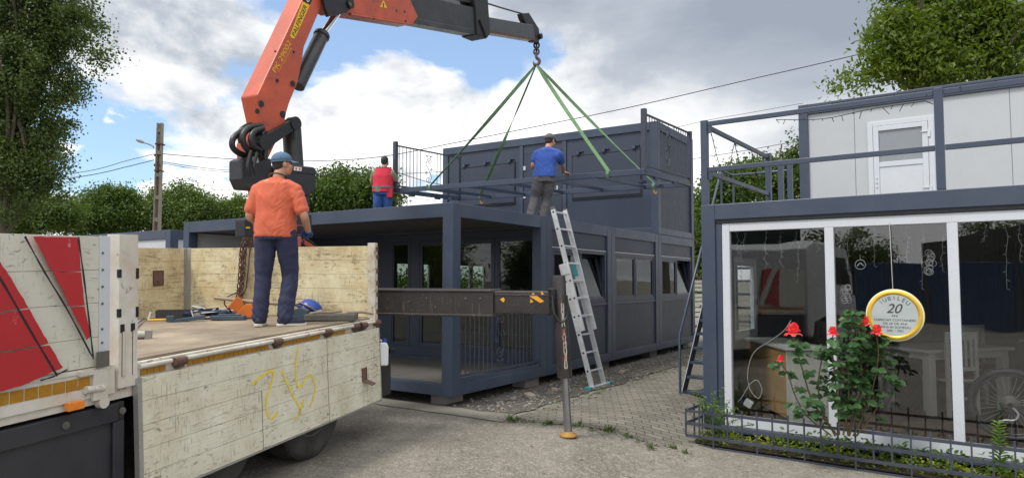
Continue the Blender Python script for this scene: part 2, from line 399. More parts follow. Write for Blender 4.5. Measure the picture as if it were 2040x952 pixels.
M['cap_blue'] = mk('faded_blue_cap', (.085, .15, .245), .85, var=.14, vs=14)
M['cap_grey'] = mk('grey_cap', (.12, .11, .13), .85, var=.1, vs=14)
M['tee_blue'] = mk('royal_blue_cotton', (.022, .075, .33), .85, var=.1, vs=4, sheen=.1)
M['work_grey'] = mk('grey_work_cloth', (.095, .09, .098), .85, var=.15, vs=5)
M['vest_red'] = mk('red_work_vest', (.55, .022, .05), .8, var=.1, vs=5)
M['vest_grey'] = mk('grey_vest_trim', (.16, .15, .17), .8)
M['camo'] = mk('olive_camouflage', (.21, .20, .13), .85, var=.4, vs=22)
M['jeans'] = mk('blue_denim', (.03, .085, .27), .85, var=.2, vs=8)
M['shoe_navy'] = mk('navy_canvas_shoe', (.03, .032, .06), .8)
M['sole'] = mk('white_rubber_sole', (.55, .52, .47), .7, var=.12)
M['boot'] = mk('brown_boot', (.07, .05, .035), .7)
M['glove'] = mk('blue_work_glove', (.02, .07, .28), .7)
M['lanyard'] = mk('patterned_collar_strap', (.09, .08, .06), .8, var=.6, vs=60)
M['eye'] = mk('eye_dark', (.02, .015, .012), .2)
M['cloth_white'] = mk('white_cloth', (.6, .6, .58), .8)
M['van_white'] = mk('white_vehicle_paint', (.62, .63, .64), .3, var=.03, coat=.4)
M['hall'] = mk('grey_hall_cladding', (.10, .10, .09), .6, ribs=(0, .3, .02))
M['hall_blue'] = mk('blue_container_paint', (.03, .07, .16), .5, ribs=(0, .2, .02))
M['terracotta'] = mk('brown_window_board', (.16, .06, .04), .6)
# ------------------------------------------------------------------ site frames
A0 = V((-.767, 8.889, .148)); AU = V((.5446, .8387, 0)); AW = V((-.8387, .5446, 0)); AN = V((.8387, -.5446, 0))
B0 = V((2.319, 8.4, -.14)); BR = V((.806, -.592, 0)); BB = V((.592, .806, 0)); BN = -BB
T0 = V((-1.465, 7.36, 1.17)); TILT = .034; TX = V((.292, .9564, 0)); TY = V((-.9564, .292, 0))
CW = 2.435; CL = 6.055; CH = 2.51

def ground_z(x, y):
    p = V((x, y, 0)) - V((A0.x, A0.y, 0))
    d = p.dot(AN); e = p.dot(-AU)
    z = -.22 * smooth01(1.9, 3.1, d)
    return z

# ------------------------------------------------------------------ sky and light
w = bpy.data.worlds.new('World'); SC.world = w; w.use_nodes = True
t = NT(w.node_tree); t.n.clear()
SUN_EL, SUN_ROT = math.radians(58), math.radians(-118)
out = t.new('ShaderNodeOutputWorld'); bg = t.new('ShaderNodeBackground'); bg.inputs[1].default_value = .1
sky = t.new('ShaderNodeTexSky', sky_type='NISHITA', sun_disc=False, sun_elevation=SUN_EL, sun_rotation=SUN_ROT, air_density=1.1, dust_density=.4, ozone_density=2.2)
g = t.new('ShaderNodeTexCoord').outputs['Generated']
sx = t.new('ShaderNodeSeparateXYZ'); t.link(g, sx.inputs[0]); X, Y, Z = sx.outputs
zc = t.math('ADD', t.math('MAXIMUM', Z, 0.), .16)
cb = t.new('ShaderNodeCombineXYZ'); t.link(t.math('DIVIDE', X, zc), cb.inputs[0]); t.link(t.math('DIVIDE', Y, zc), cb.inputs[1]); P = cb.outputs[0]
# two layers: soft high layer on the flattened dome, billowing cumulus nearer the horizon
soft = t.noise(t.mapv(P, (1, 1.0, 1), loc=(2.3, .4, 0)), 1.05, 8, .56, .25)
bil = t.noise(t.mapv(g, (1, 1, 1.7), loc=(.35, 1.2, 5.1)), 5.2, 10, .56, .2)
right = t.ramp(t.math('MULTIPLY_ADD', X, .5, .5), [(.40, 0.), (.66, 1.)])            # the heavy bank stands to the right
hi = t.ramp(Z, [(.16, 0.), (.36, 1.)])
# cover: more than half the sky, thick at the right, holes at the left
d1 = t.math('ADD', soft, t.math('MULTIPLY', right, .16))
d1 = t.math('ADD', d1, t.math('MULTIPLY', t.math('SUBTRACT', bil, .5), .28))
m1 = t.ramp(d1, [(.468, 0.), (.535, 1.)])
low = t.ramp(Z, [(.05, 1.), (.17, .7), (.30, 0.)])
d2 = t.math('ADD', bil, t.math('MULTIPLY', low, .19))
m2 = t.ramp(d2, [(.53, 0.), (.562, 1.)])
mask = t.math('MAXIMUM', t.math('MAXIMUM', m1, m2), t.ramp(Z, [(.46, 0.), (.62, .8)]))
# brightness: grey undersides high up and at the right, sunlit white cumulus low down
bil_up = t.noise(t.mapv(g, (1, 1, 1.7), loc=(.35 - .018, 1.2, 5.1 + .05)), 5.2, 10, .56, .2)      # the same billows a little nearer the light
relief = t.math('SUBTRACT', bil_up, bil)
gr = t.math('ADD', t.math('MULTIPLY', hi, t.math('MULTIPLY_ADD', right, .50, .40)), t.math('MULTIPLY', t.math('SUBTRACT', soft, .5), 1.3))
gr = t.math('ADD', gr, t.math('MULTIPLY', relief, t.math('MULTIPLY_ADD', right, -1.7, 2.3)))
gr = t.math('ADD', gr, t.math('MULTIPLY', t.math('SUBTRACT', bil, .5), .5))
gr = t.math('ADD', gr, t.math('MULTIPLY', t.ramp(t.math('MULTIPLY_ADD', X, .5, .5), [(.60, 0.), (.8, 1.)]), .40))
white = t.ramp(gr, [(.08, (8.0, 7.95, 7.9)), (.26, (6.0, 6.1, 6.2)), (.58, (3.3, 3.6, 4.05)), (1.05, (2.2, 2.5, 3.0))])
# added brightening: unseen cloud overhead and behind the camera lifts the light on the scene
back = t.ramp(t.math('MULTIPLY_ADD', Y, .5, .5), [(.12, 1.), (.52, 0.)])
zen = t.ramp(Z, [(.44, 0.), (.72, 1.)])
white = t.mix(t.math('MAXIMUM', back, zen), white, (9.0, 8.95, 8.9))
blue = t.mix(.22, t.mix(1., sky.outputs[0], (.85, 1.0, 1.12), 'MULTIPLY'), (5.2, 6.0, 7.0))
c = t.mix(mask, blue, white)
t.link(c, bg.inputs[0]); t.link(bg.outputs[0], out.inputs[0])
sl = bpy.data.lights.new('sun', 'SUN'); sun = bpy.data.objects.new('sun', sl); COL.objects.link(sun)
sl.energy = 1.7; sl.angle = math.radians(12); sl.color = (1, .95, .87)
sd = V((math.sin(SUN_ROT) * math.cos(SUN_EL), math.cos(SUN_ROT) * math.cos(SUN_EL), math.sin(SUN_EL)))
sun.rotation_euler = sd.to_track_quat('Z', 'Y').to_euler()
vs = SC.view_settings; vs.view_transform = 'Standard'; vs.look = 'None'; vs.exposure = .72; vs.gamma = 1; vs.use_curve_mapping = False

# ------------------------------------------------------------------ ground materials
def gravel_asphalt():
    m, t, b, out = new_mat('gravelly_asphalt'); tc = t.new('ShaderNodeTexCoord').outputs['Object']
    big = t.noise(tc, .55, 5, .6); mid = t.noise(tc, 4, 6, .65)
    vo = t.new('ShaderNodeTexVoronoi'); vo.inputs['Scale'].default_value = 75; t.link(tc, vo.inputs['Vector'])
    sp = t.new('ShaderNodeSeparateColor'); t.link(vo.outputs['Color'], sp.inputs[0])
    vo2 = t.new('ShaderNodeTexVoronoi'); vo2.inputs['Scale'].default_value = 27; t.link(tc, vo2.inputs['Vector'])
    sp2 = t.new('ShaderNodeSeparateColor'); t.link(vo2.outputs['Color'], sp2.inputs[0])
    c = t.ramp(big, [(.3, (.175, .162, .138)), (.7, (.265, .246, .208))])
    c = t.mix(t.ramp(mid, [(.42, 0.), (.66, .6)]), c, (.135, .125, .104))
    trk = t.noise(t.mapv(tc, (.9, .16, 1), rot=(0, 0, .9), loc=(4, 2, 0)), 1., 5, .6, .6)      # worn wheel paths and damp dust
    c = t.mix(t.ramp(trk, [(.47, 0.), (.62, .5)]), c, (.115, .106, .09))
    c = t.mix(t.math('MULTIPLY', t.ramp(sp.outputs[0], [(.55, 0.), (.95, 1.)]), .5), c, (.40, .375, .325))
    c = t.mix(t.math('MULTIPLY', t.ramp(sp.outputs[1], [(.6, 0.), (.95, 1.)]), .5), c, (.11, .10, .085))
    c = t.mix(t.ramp(sp2.outputs[0], [(.88, 0.), (.93, .4)]), c, (.33, .31, .27))
    t.link(c, b.inputs['Base Color']); b.inputs['Roughness'].default_value = .92; b.inputs['Specular IOR Level'].default_value = .25
    h = t.math('ADD', t.math('MULTIPLY', vo.outputs['Distance'], -.003), t.math('MULTIPLY', vo2.outputs['Distance'], -.005))
    h = t.math('ADD', h, t.math('MULTIPLY', mid, .014))
    bp = t.new('ShaderNodeBump'); t.link(h, bp.inputs['Height']); bp.inputs['Distance'].default_value = 1.; t.link(bp.outputs[0], b.inputs['Normal'])
    return m
def pavers():
    m, t, b, out = new_mat('concrete_pavers'); tc = t.new('ShaderNodeTexCoord').outputs['Object']
    v = t.mapv(tc, (1, 1, 1), rot=(0, 0, .10))
    wob = t.noise(tc, 2.5, 3)
    br = t.new('ShaderNodeTexBrick'); t.link(v, br.inputs['Vector']); br.inputs['Scale'].default_value = 1.
    br.inputs['Brick Width'].default_value = .205; br.inputs['Row Height'].default_value = .105; br.inputs['Mortar Size'].default_value = .0065; br.inputs['Mortar Smooth'].default_value = .3
    br.inputs['Color1'].default_value = (.15, .14, .115, 1); br.inputs['Color2'].default_value = (.235, .215, .18, 1); br.inputs['Mortar'].default_value = (.042, .038, .028, 1)
    c = t.mix(t.ramp(t.noise(tc, 1.3, 6, .65), [(.4, 0.), (.7, .6)]), br.outputs['Color'], (.095, .09, .065))
    c = t.mix(t.ramp(t.noise(tc, 60, 3), [(.55, 0.), (.75, .35)]), c, (.3, .28, .24))
    t.link(c, b.inputs['Base Color']); b.inputs['Roughness'].default_value = .82
    h = t.math('ADD', t.math('MULTIPLY', br.outputs['Fac'], -.012), t.math('MULTIPLY', t.noise(tc, 40, 4), .004)); h = t.math('ADD', h, t.math('MULTIPLY', wob, .02))
    bp = t.new('ShaderNodeBump'); t.link(h, bp.inputs['Height']); bp.inputs['Distance'].default_value = 1.; t.link(bp.outputs[0], b.inputs['Normal'])
    return m
M['asphalt'] = gravel_asphalt(); M['pavers'] = pavers()
M['apron'] = mk('concrete_apron', (.23, .215, .18), .88, var=.2, vs=1.5, bump=.006, bs=30, dirt=.5, dirt_col=(.12, .11, .085), ds=2)
M['gravelbed'] = mk('dark_gravel_bed', (.105, .098, .085), .95, var=.5, vs=22, bump=.03, bs=30)
M['soil'] = mk('planting_soil', (.045, .033, .022), .95, var=.4, vs=14, bump=.03, bs=25)
M['gravelstone'] = mk('mixed_grey_gravel', (.22, .205, .175), .9, var=.5, vs=7)

def axis_pts(a, b, step, far):
    c = [a + i * step for i in range(int((b - a) / step) + 1)]; lo, hi, k = a, b, step
    L, H = [], []
    while lo > -far: k *= 1.6; lo -= k; L.append(lo)
    k = step
    while hi < far: k *= 1.6; hi += k; H.append(hi)
    return L[::-1] + c + H
xs, ys = axis_pts(-9, 13, .5, 900), axis_pts(-4, 26, .5, 900)
g = MB(); nx = len(xs)
g.add([(x, y, ground_z(x, y)) for y in ys for x in xs], [(j * nx + i, j * nx + i + 1, (j + 1) * nx + i + 1, (j + 1) * nx + i) for j in range(len(ys) - 1) for i in range(nx - 1)])
tag(g.build('ground', M['asphalt']), kind='structure')

def patch(name, a, b, c, d, mat, off, n=40, m=12, ragged=0.):
    """sheet over the ground between corner points a-b (near edge) and d-c (far edge)"""
    s = MB(); a, b, c, d = (V((*p, 0)) for p in (a, b, c, d)); vs = []
    for j in range(n + 1):
        for i in range(m + 1):
            u, v = i / m, j / n
            p = (a * (1 - u) + b * u) * (1 - v) + (d * (1 - u) + c * u) * v
            if ragged and (i in (0, m) or j in (0, n)):
                p += V((noise.noise(p * 2.2) + .5 * noise.noise(p * 6), noise.noise(p * 2.2 + V((9, 0, 0))) + .5 * noise.noise(p * 6.3), 0)) * ragged
            p.z = ground_z(p.x, p.y) + off; vs.append(p)
    s.add(vs, [(j * (m + 1) + i, j * (m + 1) + i + 1, (j + 1) * (m + 1) + i + 1, (j + 1) * (m + 1) + i) for j in range(n) for i in range(m)])
    return tag(s.build(name, mat), kind='structure')
patch('pavement', (-.08, 8.18), (1.83, 7.50), (9.6, 18.3), (7.2, 19.4), M['pavers'], .006, 60, 16, .05)
def aloc(u, n_, off=V((0, 0, 0))): p = V((A0.x, A0.y, 0)) + AU * u + AN * n_; return (p.x, p.y)
def aw(u, w_): p = V((A0.x, A0.y, 0)) + AU * u + AW * w_; return (p.x, p.y)
patch('gravel_path', aloc(.12, -1.2), aloc(.12, .86), aloc(11.5, 1.0), aloc(11.5, -1.2), M['gravelbed'], .012, 70, 10, .12)
patch('pavement_apron', aw(-.32, -1.0), aw(.55, -.75), aw(.55, 6.6), aw(-.25, 6.6), M['apron'], .010, 40, 6, .03)
patch('soil_bed', (1.99 + .08, 7.96 - .02), (6.1, 4.94), (7.0, 5.0), (2.36, 8.4), M['soil'], .03, 6, 40, .02)

def stones(name, pts, rmin, rmax, mat, seed=1):
    rnd = random.Random(seed); s = MB()
    ico = [V(p).normalized() for p in ((1, 0, 0), (-1, 0, 0), (0, 1, 0), (0, -1, 0), (0, 0, 1), (0, 0, -1))]
    fs = [(0, 2, 4), (2, 1, 4), (1, 3, 4), (3, 0, 4), (2, 0, 5), (1, 2, 5), (3, 1, 5), (0, 3, 5)]
    for p in pts:
        r = rmin + (rmax - rmin) * rnd.random() ** 3; R = Matrix.Rotation(rnd.random() * 6, 3, V((rnd.random() - .5, rnd.random() - .5, rnd.random())))
        k = V((rnd.uniform(.7, 1.3), rnd.uniform(.7, 1.3), rnd.uniform(.5, .8)))
        z = ground_z(p[0], p[1]) + .012 + r * .3
        s.add([V((p[0], p[1], z)) + (lambda q: V((q.x * k.x, q.y * k.y, q.z * k.z)))(R @ v) * (r * rnd.uniform(.75, 1.2)) for v in ico], fs)
    return s.build(name, mat)
rnd = random.Random(3); pts = []
for _ in range(3200):
    u, d = rnd.uniform(.1, 11), rnd.gauss(.45, .33)
    if -.5 < d < 1.25: pts.append(aloc(u, d))
tag(stones('gravel', pts, .010, .034, M['gravelstone'], 4), kind='stuff')
pts = []
for _ in range(900):
    p = (rnd.uniform(-1.5, 3.2), rnd.uniform(4.6, 8.0)); pts.append(p)
for _ in range(700):
    k = rnd.random(); pts.append((-.1 + 1.9 * k + rnd.gauss(0, .12), 8.14 - .66 * k + rnd.gauss(0, .09)))
tag(stones('loose_grit', pts, .004, .015, M['gravelstone'], 5), kind='stuff')
# a few larger rubble stones and bricks lying on the gravel
for i, (px, py, r, mt, lab, cat) in enumerate([(1057, 783, .10, 'stone', 'beige broken stone lying on the gravel near the porch corner', 'stone'), (1104, 771, .085, 'stone', 'small beige stone on the gravel behind the stabilizer leg', 'stone'),
        (1021, 789, .07, 'block', 'small grey stone in the shadow under the porch edge', 'stone'), (1240, 737, .09, 'stone', 'flat pale stone on the gravel right of the ladder foot', 'stone'),
        (1175, 752, .075, 'brick', 'reddish brick fragment on the gravel behind the ladder', 'brick'), (1130, 764, .06, 'block', 'grey stone chip on the gravel just left of the ladder', 'stone')]):
    p = on_z(px, py, .06); s = MB(); s.ball((0, 0, 0), (r, r * .7, r * .45), 7, 5)
    for q in range(len(s.v)): v = V(s.v[q]); s.v[q] = tuple(v * (1 + .35 * noise.noise(v * 14 + V((i * 3, 0, 0)))))
    o = s.build('rubble_stone' if cat == 'stone' else 'brick_fragment', M[mt]); o.data.polygons.foreach_set('use_smooth', [False] * len(o.data.polygons))
    o.location = (p.x, p.y, ground_z(p.x, p.y) + r * .3); o.rotation_euler = (.1, .15, i * 1.3); tag(o, lab, cat, 'rubble on the gravel strip' if cat == 'stone' else None)

# ------------------------------------------------------------------ foliage
def leaves_mesh(name, pos, nrm, size, tint, mat, aspect=.55, rng=None, droop=0.):
    """pos,nrm (n,3), size (n): one folded four-point leaf each"""
    n = len(pos); rng = rng or np.random.default_rng(1)
    a = rng.normal(size=(n, 3)); 
    if droop: a[:, 2] -= droop
    nrm = nrm / (np.linalg.norm(nrm, axis=1, keepdims=True) + 1e-9)
    x = a - nrm * (a * nrm).sum(1, keepdims=True); x /= np.linalg.norm(x, axis=1, keepdims=True) + 1e-9
    y = np.cross(nrm, x); s = size[:, None]
    v = np.empty((n, 4, 3)); v[:, 0] = pos - x * s * .5; v[:, 1] = pos + y * s * aspect * .5 + nrm * s * .10 - x * s * .05
    v[:, 2] = pos + x * s * .5 - nrm * s * .08; v[:, 3] = pos - y * s * aspect * .5 + nrm * s * .10 - x * s * .05
    me = bpy.data.meshes.new(name); me.vertices.add(n * 4); me.vertices.foreach_set('co', v.astype('f').ravel())
    me.loops.add(n * 4); me.loops.foreach_set('vertex_index', np.arange(n * 4, dtype='i'))
    me.polygons.add(n); me.polygons.foreach_set('loop_start', np.arange(0, n * 4, 4, dtype='i')); me.polygons.foreach_set('loop_total', np.full(n, 4, dtype='i'))
    at = me.attributes.new('tint', 'FLOAT', 'FACE'); at.data.foreach_set('value', np.clip(tint, 0, 1).astype('f'))
    me.update(); me.validate(); me.materials.append(mat)
    return me

def crown(name, blobs, n_cl, per, leaf, sig, seed, mat, aspect=.6, shell=2.4, droop=.4, flat=.75):
    rng = np.random.default_rng(seed); B = np.array(blobs, float); vol = (B[:, 3] * B[:, 4] * B[:, 5]) ** .8
    k = rng.choice(len(B), n_cl, p=vol / vol.sum()); d = rng.normal(size=(n_cl, 3)); d /= np.linalg.norm(d, axis=1, keepdims=True)
    r = rng.random(n_cl) ** (1 / shell); cc = B[k, :3] + d * r[:, None] * B[k, 3:6]
    ct = rng.random(n_cl); cs = sig * rng.uniform(.55, 1.4, n_cl)
    cnt = np.maximum(3, (per * rng.uniform(.35, 1.6, n_cl)).astype(int)); idx = np.repeat(np.arange(n_cl), cnt); n = len(idx)
    off = rng.normal(size=(n, 3)) * cs[idx][:, None]; off[:, 2] *= flat
    pos = cc[idx] + off
    nrm = rng.normal(size=(n, 3)) * .8 + d[idx] * .5; nrm[:, 2] += .55
    size = leaf * rng.uniform(.6, 1.25, n); tint = .65 * ct[idx] + .35 * rng.random(n)
    return leaves_mesh(name, pos, nrm, size, tint, mat, aspect, rng, droop), cc

def tree(name, label, base, blobs, mat, n_cl, per, leaf, sig, seed, tr=.2, cat='tree', group=None, limbs=16, trunk_top=None, **kw):
    base = V(base); q = random.Random(seed + 500); blobs = list(blobs)
    for b in list(blobs):                                          # uneven outline: shoots standing out of every mass
        for _ in range(3):
            a = q.uniform(0, 6.28); e = q.uniform(.1, 1.3); blobs.append((b[0] + b[3] * 1.02 * math.cos(a) * math.cos(e), b[1] + b[4] * math.sin(a) * math.cos(e), b[2] + b[5] * 1.02 * math.sin(e), b[3] * .22, b[4] * .22, b[5] * q.uniform(.2, .4)))
    bl = [(b[0] - base.x, b[1] - base.y, b[2] - base.z, b[3], b[4], b[5]) for b in blobs]
    root = thing(name, label, cat, base, group); me, cc = crown('crown', bl, n_cl, per, leaf, sig, seed, mat, **kw)
    o = bpy.data.objects.new('crown', me); COL.objects.link(o); o.parent = root
    r = random.Random(seed); top = V(trunk_top) - base if trunk_top else V((sum(b[0] for b in bl) / len(bl), sum(b[1] for b in bl) / len(bl), max(b[2] + b[5] * .5 for b in bl)))
    s = MB(); pts = [V((top.x * k ** 1.3 + r.gauss(0, .04) * top.z * k * .3, top.y * k ** 1.3, top.z * k - .1)) for k in [i / 8 for i in range(9)]]
    s.tube(pts, [tr * (1.25 - k * .13) for k in range(9)], 9)
    for j in range(limbs):
        e = V(cc[r.randrange(len(cc))]); k = r.uniform(.25, .8); i = int(k * 8); p0 = pts[i]
        mid = p0.lerp(e, .5) + V((r.gauss(0, .1), r.gauss(0, .1), .06 * (e - p0).length))
        s.tube(spline([p0, mid, e], 4), [tr * .45 * (1 - q / 9) + .012 for q in range(9)], 6)
    s.build('trunk', M['bark'], root)
    return root

def pb(px, py, y, rx, ry, rd=None):
    """a leafy mass measured in the photograph: centre pixel, its distance, half sizes in pixels"""
    c = at_depth(px, py, y); k = y / FPX
    return (c.x, c.y, c.z, rx * k, (rd if rd else rx * .9) * k, ry * k)

pop = [pb(20, -120, 24, 150, 150), pb(85, 40, 24, 85, 90), pb(135, 60, 23.5, 48, 50), pb(198, 118, 23.5, 24, 36), pb(50, 150, 24, 100, 80), pb(140, 185, 24, 36, 42), pb(30, 260, 24.5, 90, 70), pb(100, 262, 24, 38, 52),
       pb(75, 330, 24, 60, 50), pb(-60, 120, 24, 120, 200), pb(-40, 330, 24, 80, 90), pb(95, 375, 24, 34, 32), pb(172, 30, 24, 18, 32), pb(30, 410, 23.5, 36, 34), pb(88, 335, 23.5, 30, 32), pb(15, 330, 23.2, 46, 56)]
tree('poplar_tree', 'tall dark poplar with fluttering leaves at the left edge of the yard', (at_depth(2, 440, 24).x, 24, 0), pop, M['leaf_poplar'], 1900, 74, .098, .23, 11, .2, limbs=34, trunk_top=tuple(at_depth(40, -60, 24)), shell=2.0, aspect=.85)
# row of broad trees beyond the far containers
row = [('broad leafy tree at the left end of the background row under the poplar', [pb(40, 425, 33, 70, 40), pb(110, 428, 33, 50, 30), pb(20, 390, 33, 30, 26)], 60),
       ('dark green spreading tree left of the concrete pole', [pb(215, 428, 37, 70, 42), pb(160, 442, 36, 45, 28), pb(240, 396, 37, 36, 20), pb(190, 408, 37, 22, 18)], 205),
       ('leafy tree just right behind the concrete pole with raised shoots', [pb(350, 432, 38, 70, 40), pb(368, 392, 38, 24, 20), pb(326, 400, 38, 24, 16), pb(400, 415, 38, 26, 20)], 345),
       ('smaller sparse tree at the right end of the row behind the orange shirt man', [pb(455, 436, 40, 46, 24), pb(478, 412, 40, 14, 20), pb(440, 420, 40, 16, 16), pb(500, 440, 40, 36, 22)], 460)]
for i, (lab, bl, bx) in enumerate(row):
    b = at_depth(bx, 560, bl[0][1]); tree('broadleaf_tree', lab, (b.x, b.y, 0), bl, M['leaf_mid' if i == 1 else 'leaf_dark'], 560, 58, .145, .30, 20 + i, .2, limbs=12, shell=2.6)
b = at_depth(700, 560, 30)
tree('broadleaf_tree', 'rounded mid green tree behind the crane beside the red vest worker', (b.x, b.y, 0), [pb(700, 392, 30, 72, 40), pb(685, 354, 30, 30, 18), pb(650, 382, 30, 38, 34), pb(745, 385, 30, 42, 35), pb(760, 405, 30, 35, 25), pb(610, 400, 30, 40, 35)], M['leaf_mid'], 640, 46, .15, .27, 31, .2, shell=2.6)
b = at_depth(1880, 560, 24)
tree('walnut_tree', 'big yellow green walnut tree rising over the upper white cabin', (b.x, b.y, -.2), [pb(1880, 60, 23, 110, 70), pb(1790, 90, 22, 60, 55), pb(1840, 140, 22, 90, 45), pb(1740, 135, 21.5, 38, 32), pb(1700, 172, 21.5, 34, 14), pb(1960, 60, 22.5, 90, 90), pb(1780, 40, 22, 30, 30), pb(1860, -60, 23, 110, 70), pb(1990, 140, 22, 60, 40), pb(1735, 95, 21.5, 22, 13)],
     M['leaf_bright'], 1050, 42, .20, .27, 41, .3, limbs=26, aspect=.42, droop=1.1, shell=2.2)
for i, (lab, bl, bx, mt) in enumerate([
        ('fresh green bushy tree seen through the terrace railing corner', [pb(1455, 380, 27, 45, 42), pb(1430, 420, 27, 40, 60), pb(1490, 350, 27, 22, 22)], 1450, 'leaf_mid'),
        ('fresh green tree behind the terrace near the cabin post', [pb(1545, 365, 29, 50, 45), pb(1590, 350, 29, 32, 60), pb(1520, 345, 29, 25, 22)], 1560, 'leaf_mid'),
        ('tall shrub in the narrow gap between the two container buildings', [pb(1398, 470, 31, 34, 60), pb(1392, 540, 31, 32, 40), pb(1410, 415, 31, 24, 30)], 1400, 'leaf_bright')]):
    b = at_depth(bx, 560, bl[0][1]); tree('bushy_tree' if i < 2 else 'tall_shrub', lab, (b.x, b.y, -.2), bl, M[mt], 330, 46, .15, .27, 50 + i, .14, cat='tree' if i < 2 else 'shrub', limbs=10)

for i, (x, y, lab) in enumerate([(-4.6, 21.5, 'low green bush behind the far end of the porch building, seen through its left windows'), (-2.6, 22.5, 'low green bush behind the porch building, seen through its middle windows'), (-.6, 24., 'low green bush behind the porch building, seen through its right windows')]):
    tree('green_bush', lab, (x, y, 0), [(x, y, .9, 1.3, .8, .9), (x + .8, y, 1.2, .7, .7, .7), (x - .7, y + .2, 1.0, .8, .7, .8)], M['leaf_bright'], 150, 22, .13, .25, 90 + i, .05, cat='bush', limbs=5, group='bushes behind the dark grey building')

# weeds rooted along the paving edges and the gravel
rr = random.Random(55); s = MB()
for _ in range(70):
    if rr.random() < .5: k = rr.random(); b = V((-.1 + 1.9 * k + rr.gauss(0, .08), 8.16 - .66 * k + rr.gauss(0, .06), 0))
    else: b = V((*aloc(rr.uniform(.3, 9), .95 + rr.gauss(0, .1)), 0))
    b.z = ground_z(b.x, b.y) + .008; R = rr.uniform(.02, .07)
    for _ in range(rr.randint(6, 16)):
        a = rr.uniform(0, 6.28); d = V((math.cos(a), math.sin(a), rr.uniform(.3, 1.6))).normalized() * R * rr.uniform(.6, 1.3); e = V((-d.y, d.x, 0)).normalized() * R * .12; o = b + V((rr.gauss(0, R * .3), rr.gauss(0, R * .3), 0))
        s.add([o - e * .5, o + e * .5, o + d * .6 + e, o + d, o + d * .6 - e], [(0, 1, 2, 3, 4)])
o = s.build('weeds', M['leaf_mid']); at = o.data.attributes.new('tint', 'FLOAT', 'FACE'); at.data.foreach_set('value', [rr.random() for _ in o.data.polygons]); tag(o, kind='stuff')
# ------------------------------------------------------------------ container buildings
PW, RB, FB = .17, .19, .15       # post width, roof beam, floor beam

def faces(W, L):
    return {'y0': lambda a, z, d: V((a, d, z)), 'y1': lambda a, z, d: V((a, L - d, z)), 'x0': lambda a, z, d: V((d, a, z)), 'x1': lambda a, z, d: V((W - d, a, z))}

def frame_mesh(W, L, H, rb=RB, fb=FB, inner=.14):
    s = MB(); e = .0015
    for x in (0, W - PW):
        for y in (0, L - PW): s.box((x, y, 0), (x + PW, y + PW, H))
    for z0, z1 in ((0, fb), (H - rb, H)):
        for x in (e, W - inner - e): s.box((x, PW, z0 + e), (x + inner, L - PW, z1 - e))
        for y in (e, L - inner - e): s.box((PW, y, z0 + e), (W - PW, y + inner, z1 - e))
    return s

def wall_mesh(F, a0, a1, z0, z1, holes=(), d0=.03, d1=.10):
    s = MB(); a = a0
    for h0, h1, q0, q1 in sorted(holes):
        if h0 > a: s.box(F(a, z0, d0), F(h0, z1, d1))
        if q0 > z0: s.box(F(h0, z0, d0), F(h1, q0, d1))
        if q1 < z1: s.box(F(h0, q1, d0), F(h1, z1, d1))
        a = h1
    if a < a1: s.box(F(a, z0, d0), F(a1, z1, d1))
    return s

def window(parent, F, a0, a1, z0, z1, fm, gm, splits=1, fw=.065, sw=.045, d=.02, tilt=(), name='window', thick=.07):
    """frame + sashes with panes; a tilted sash leans inward at the top"""
    s = MB(); s.box(F(a0, z0, d), F(a0 + fw, z1, d + thick)); s.box(F(a1 - fw, z0, d), F(a1, z1, d + thick))
    s.box(F(a0 + fw, z0, d + .002), F(a1 - fw, z0 + fw, d + thick)); s.box(F(a0 + fw, z1 - fw, d + .002), F(a1 - fw, z1, d + thick))
    wf = s.build(name, fm, parent, .004)
    n = splits; span = (a1 - a0 - 2 * fw); mw = fw * .8
    for i in range(n):
        b0 = a0 + fw + span * i / n + (mw / 2 if i else 0); b1 = a0 + fw + span * (i + 1) / n - (mw / 2 if i < n - 1 else 0)
        if i:
            m = MB(); m.box(F(b0 - mw, z0 + fw, d + .004), F(b0, z1 - fw, d + thick)); m.build('mullion', fm, wf, .003)
        zz0, zz1 = z0 + fw, z1 - fw
        k = math.tan(math.radians(11)) if i in tilt else 0.
        G = (lambda a, z, dd, k=k, zz0=zz0: F(a, z, dd + (z - zz0) * k))
        q = MB()
        def gb(a, b, z_0, z_1, d_0, d_1):
            vs = [G(*p) for p in ((a, z_0, d_0), (b, z_0, d_0), (b, z_0, d_1), (a, z_0, d_1), (a, z_1, d_0), (b, z_1, d_0), (b, z_1, d_1), (a, z_1, d_1))]
            q.add(vs, [(3, 2, 1, 0), (4, 5, 6, 7), (0, 1, 5, 4), (1, 2, 6, 5), (2, 3, 7, 6), (3, 0, 4, 7)])
        o0 = d + .012
        gb(b0 + .002, b0 + sw, zz0, zz1, o0, o0 + .05); gb(b1 - sw, b1 - .002, zz0, zz1, o0, o0 + .05); gb(b0 + sw, b1 - sw, zz0 + .002, zz0 + sw, o0, o0 + .05); gb(b0 + sw, b1 - sw, zz1 - sw, zz1 - .002, o0, o0 + .05)
        if k: gb(b1 - .02, b1 - .012, zz0 + .3, zz0 + .33, o0 - .02, o0)
        sa = q.build('sash', fm, wf)
        q = MB(); gb(b0 + sw, b1 - sw, zz0 + sw, zz1 - sw, o0 + .02, o0 + .022)
        me = q.build('pane', gm, sa)
    return wf

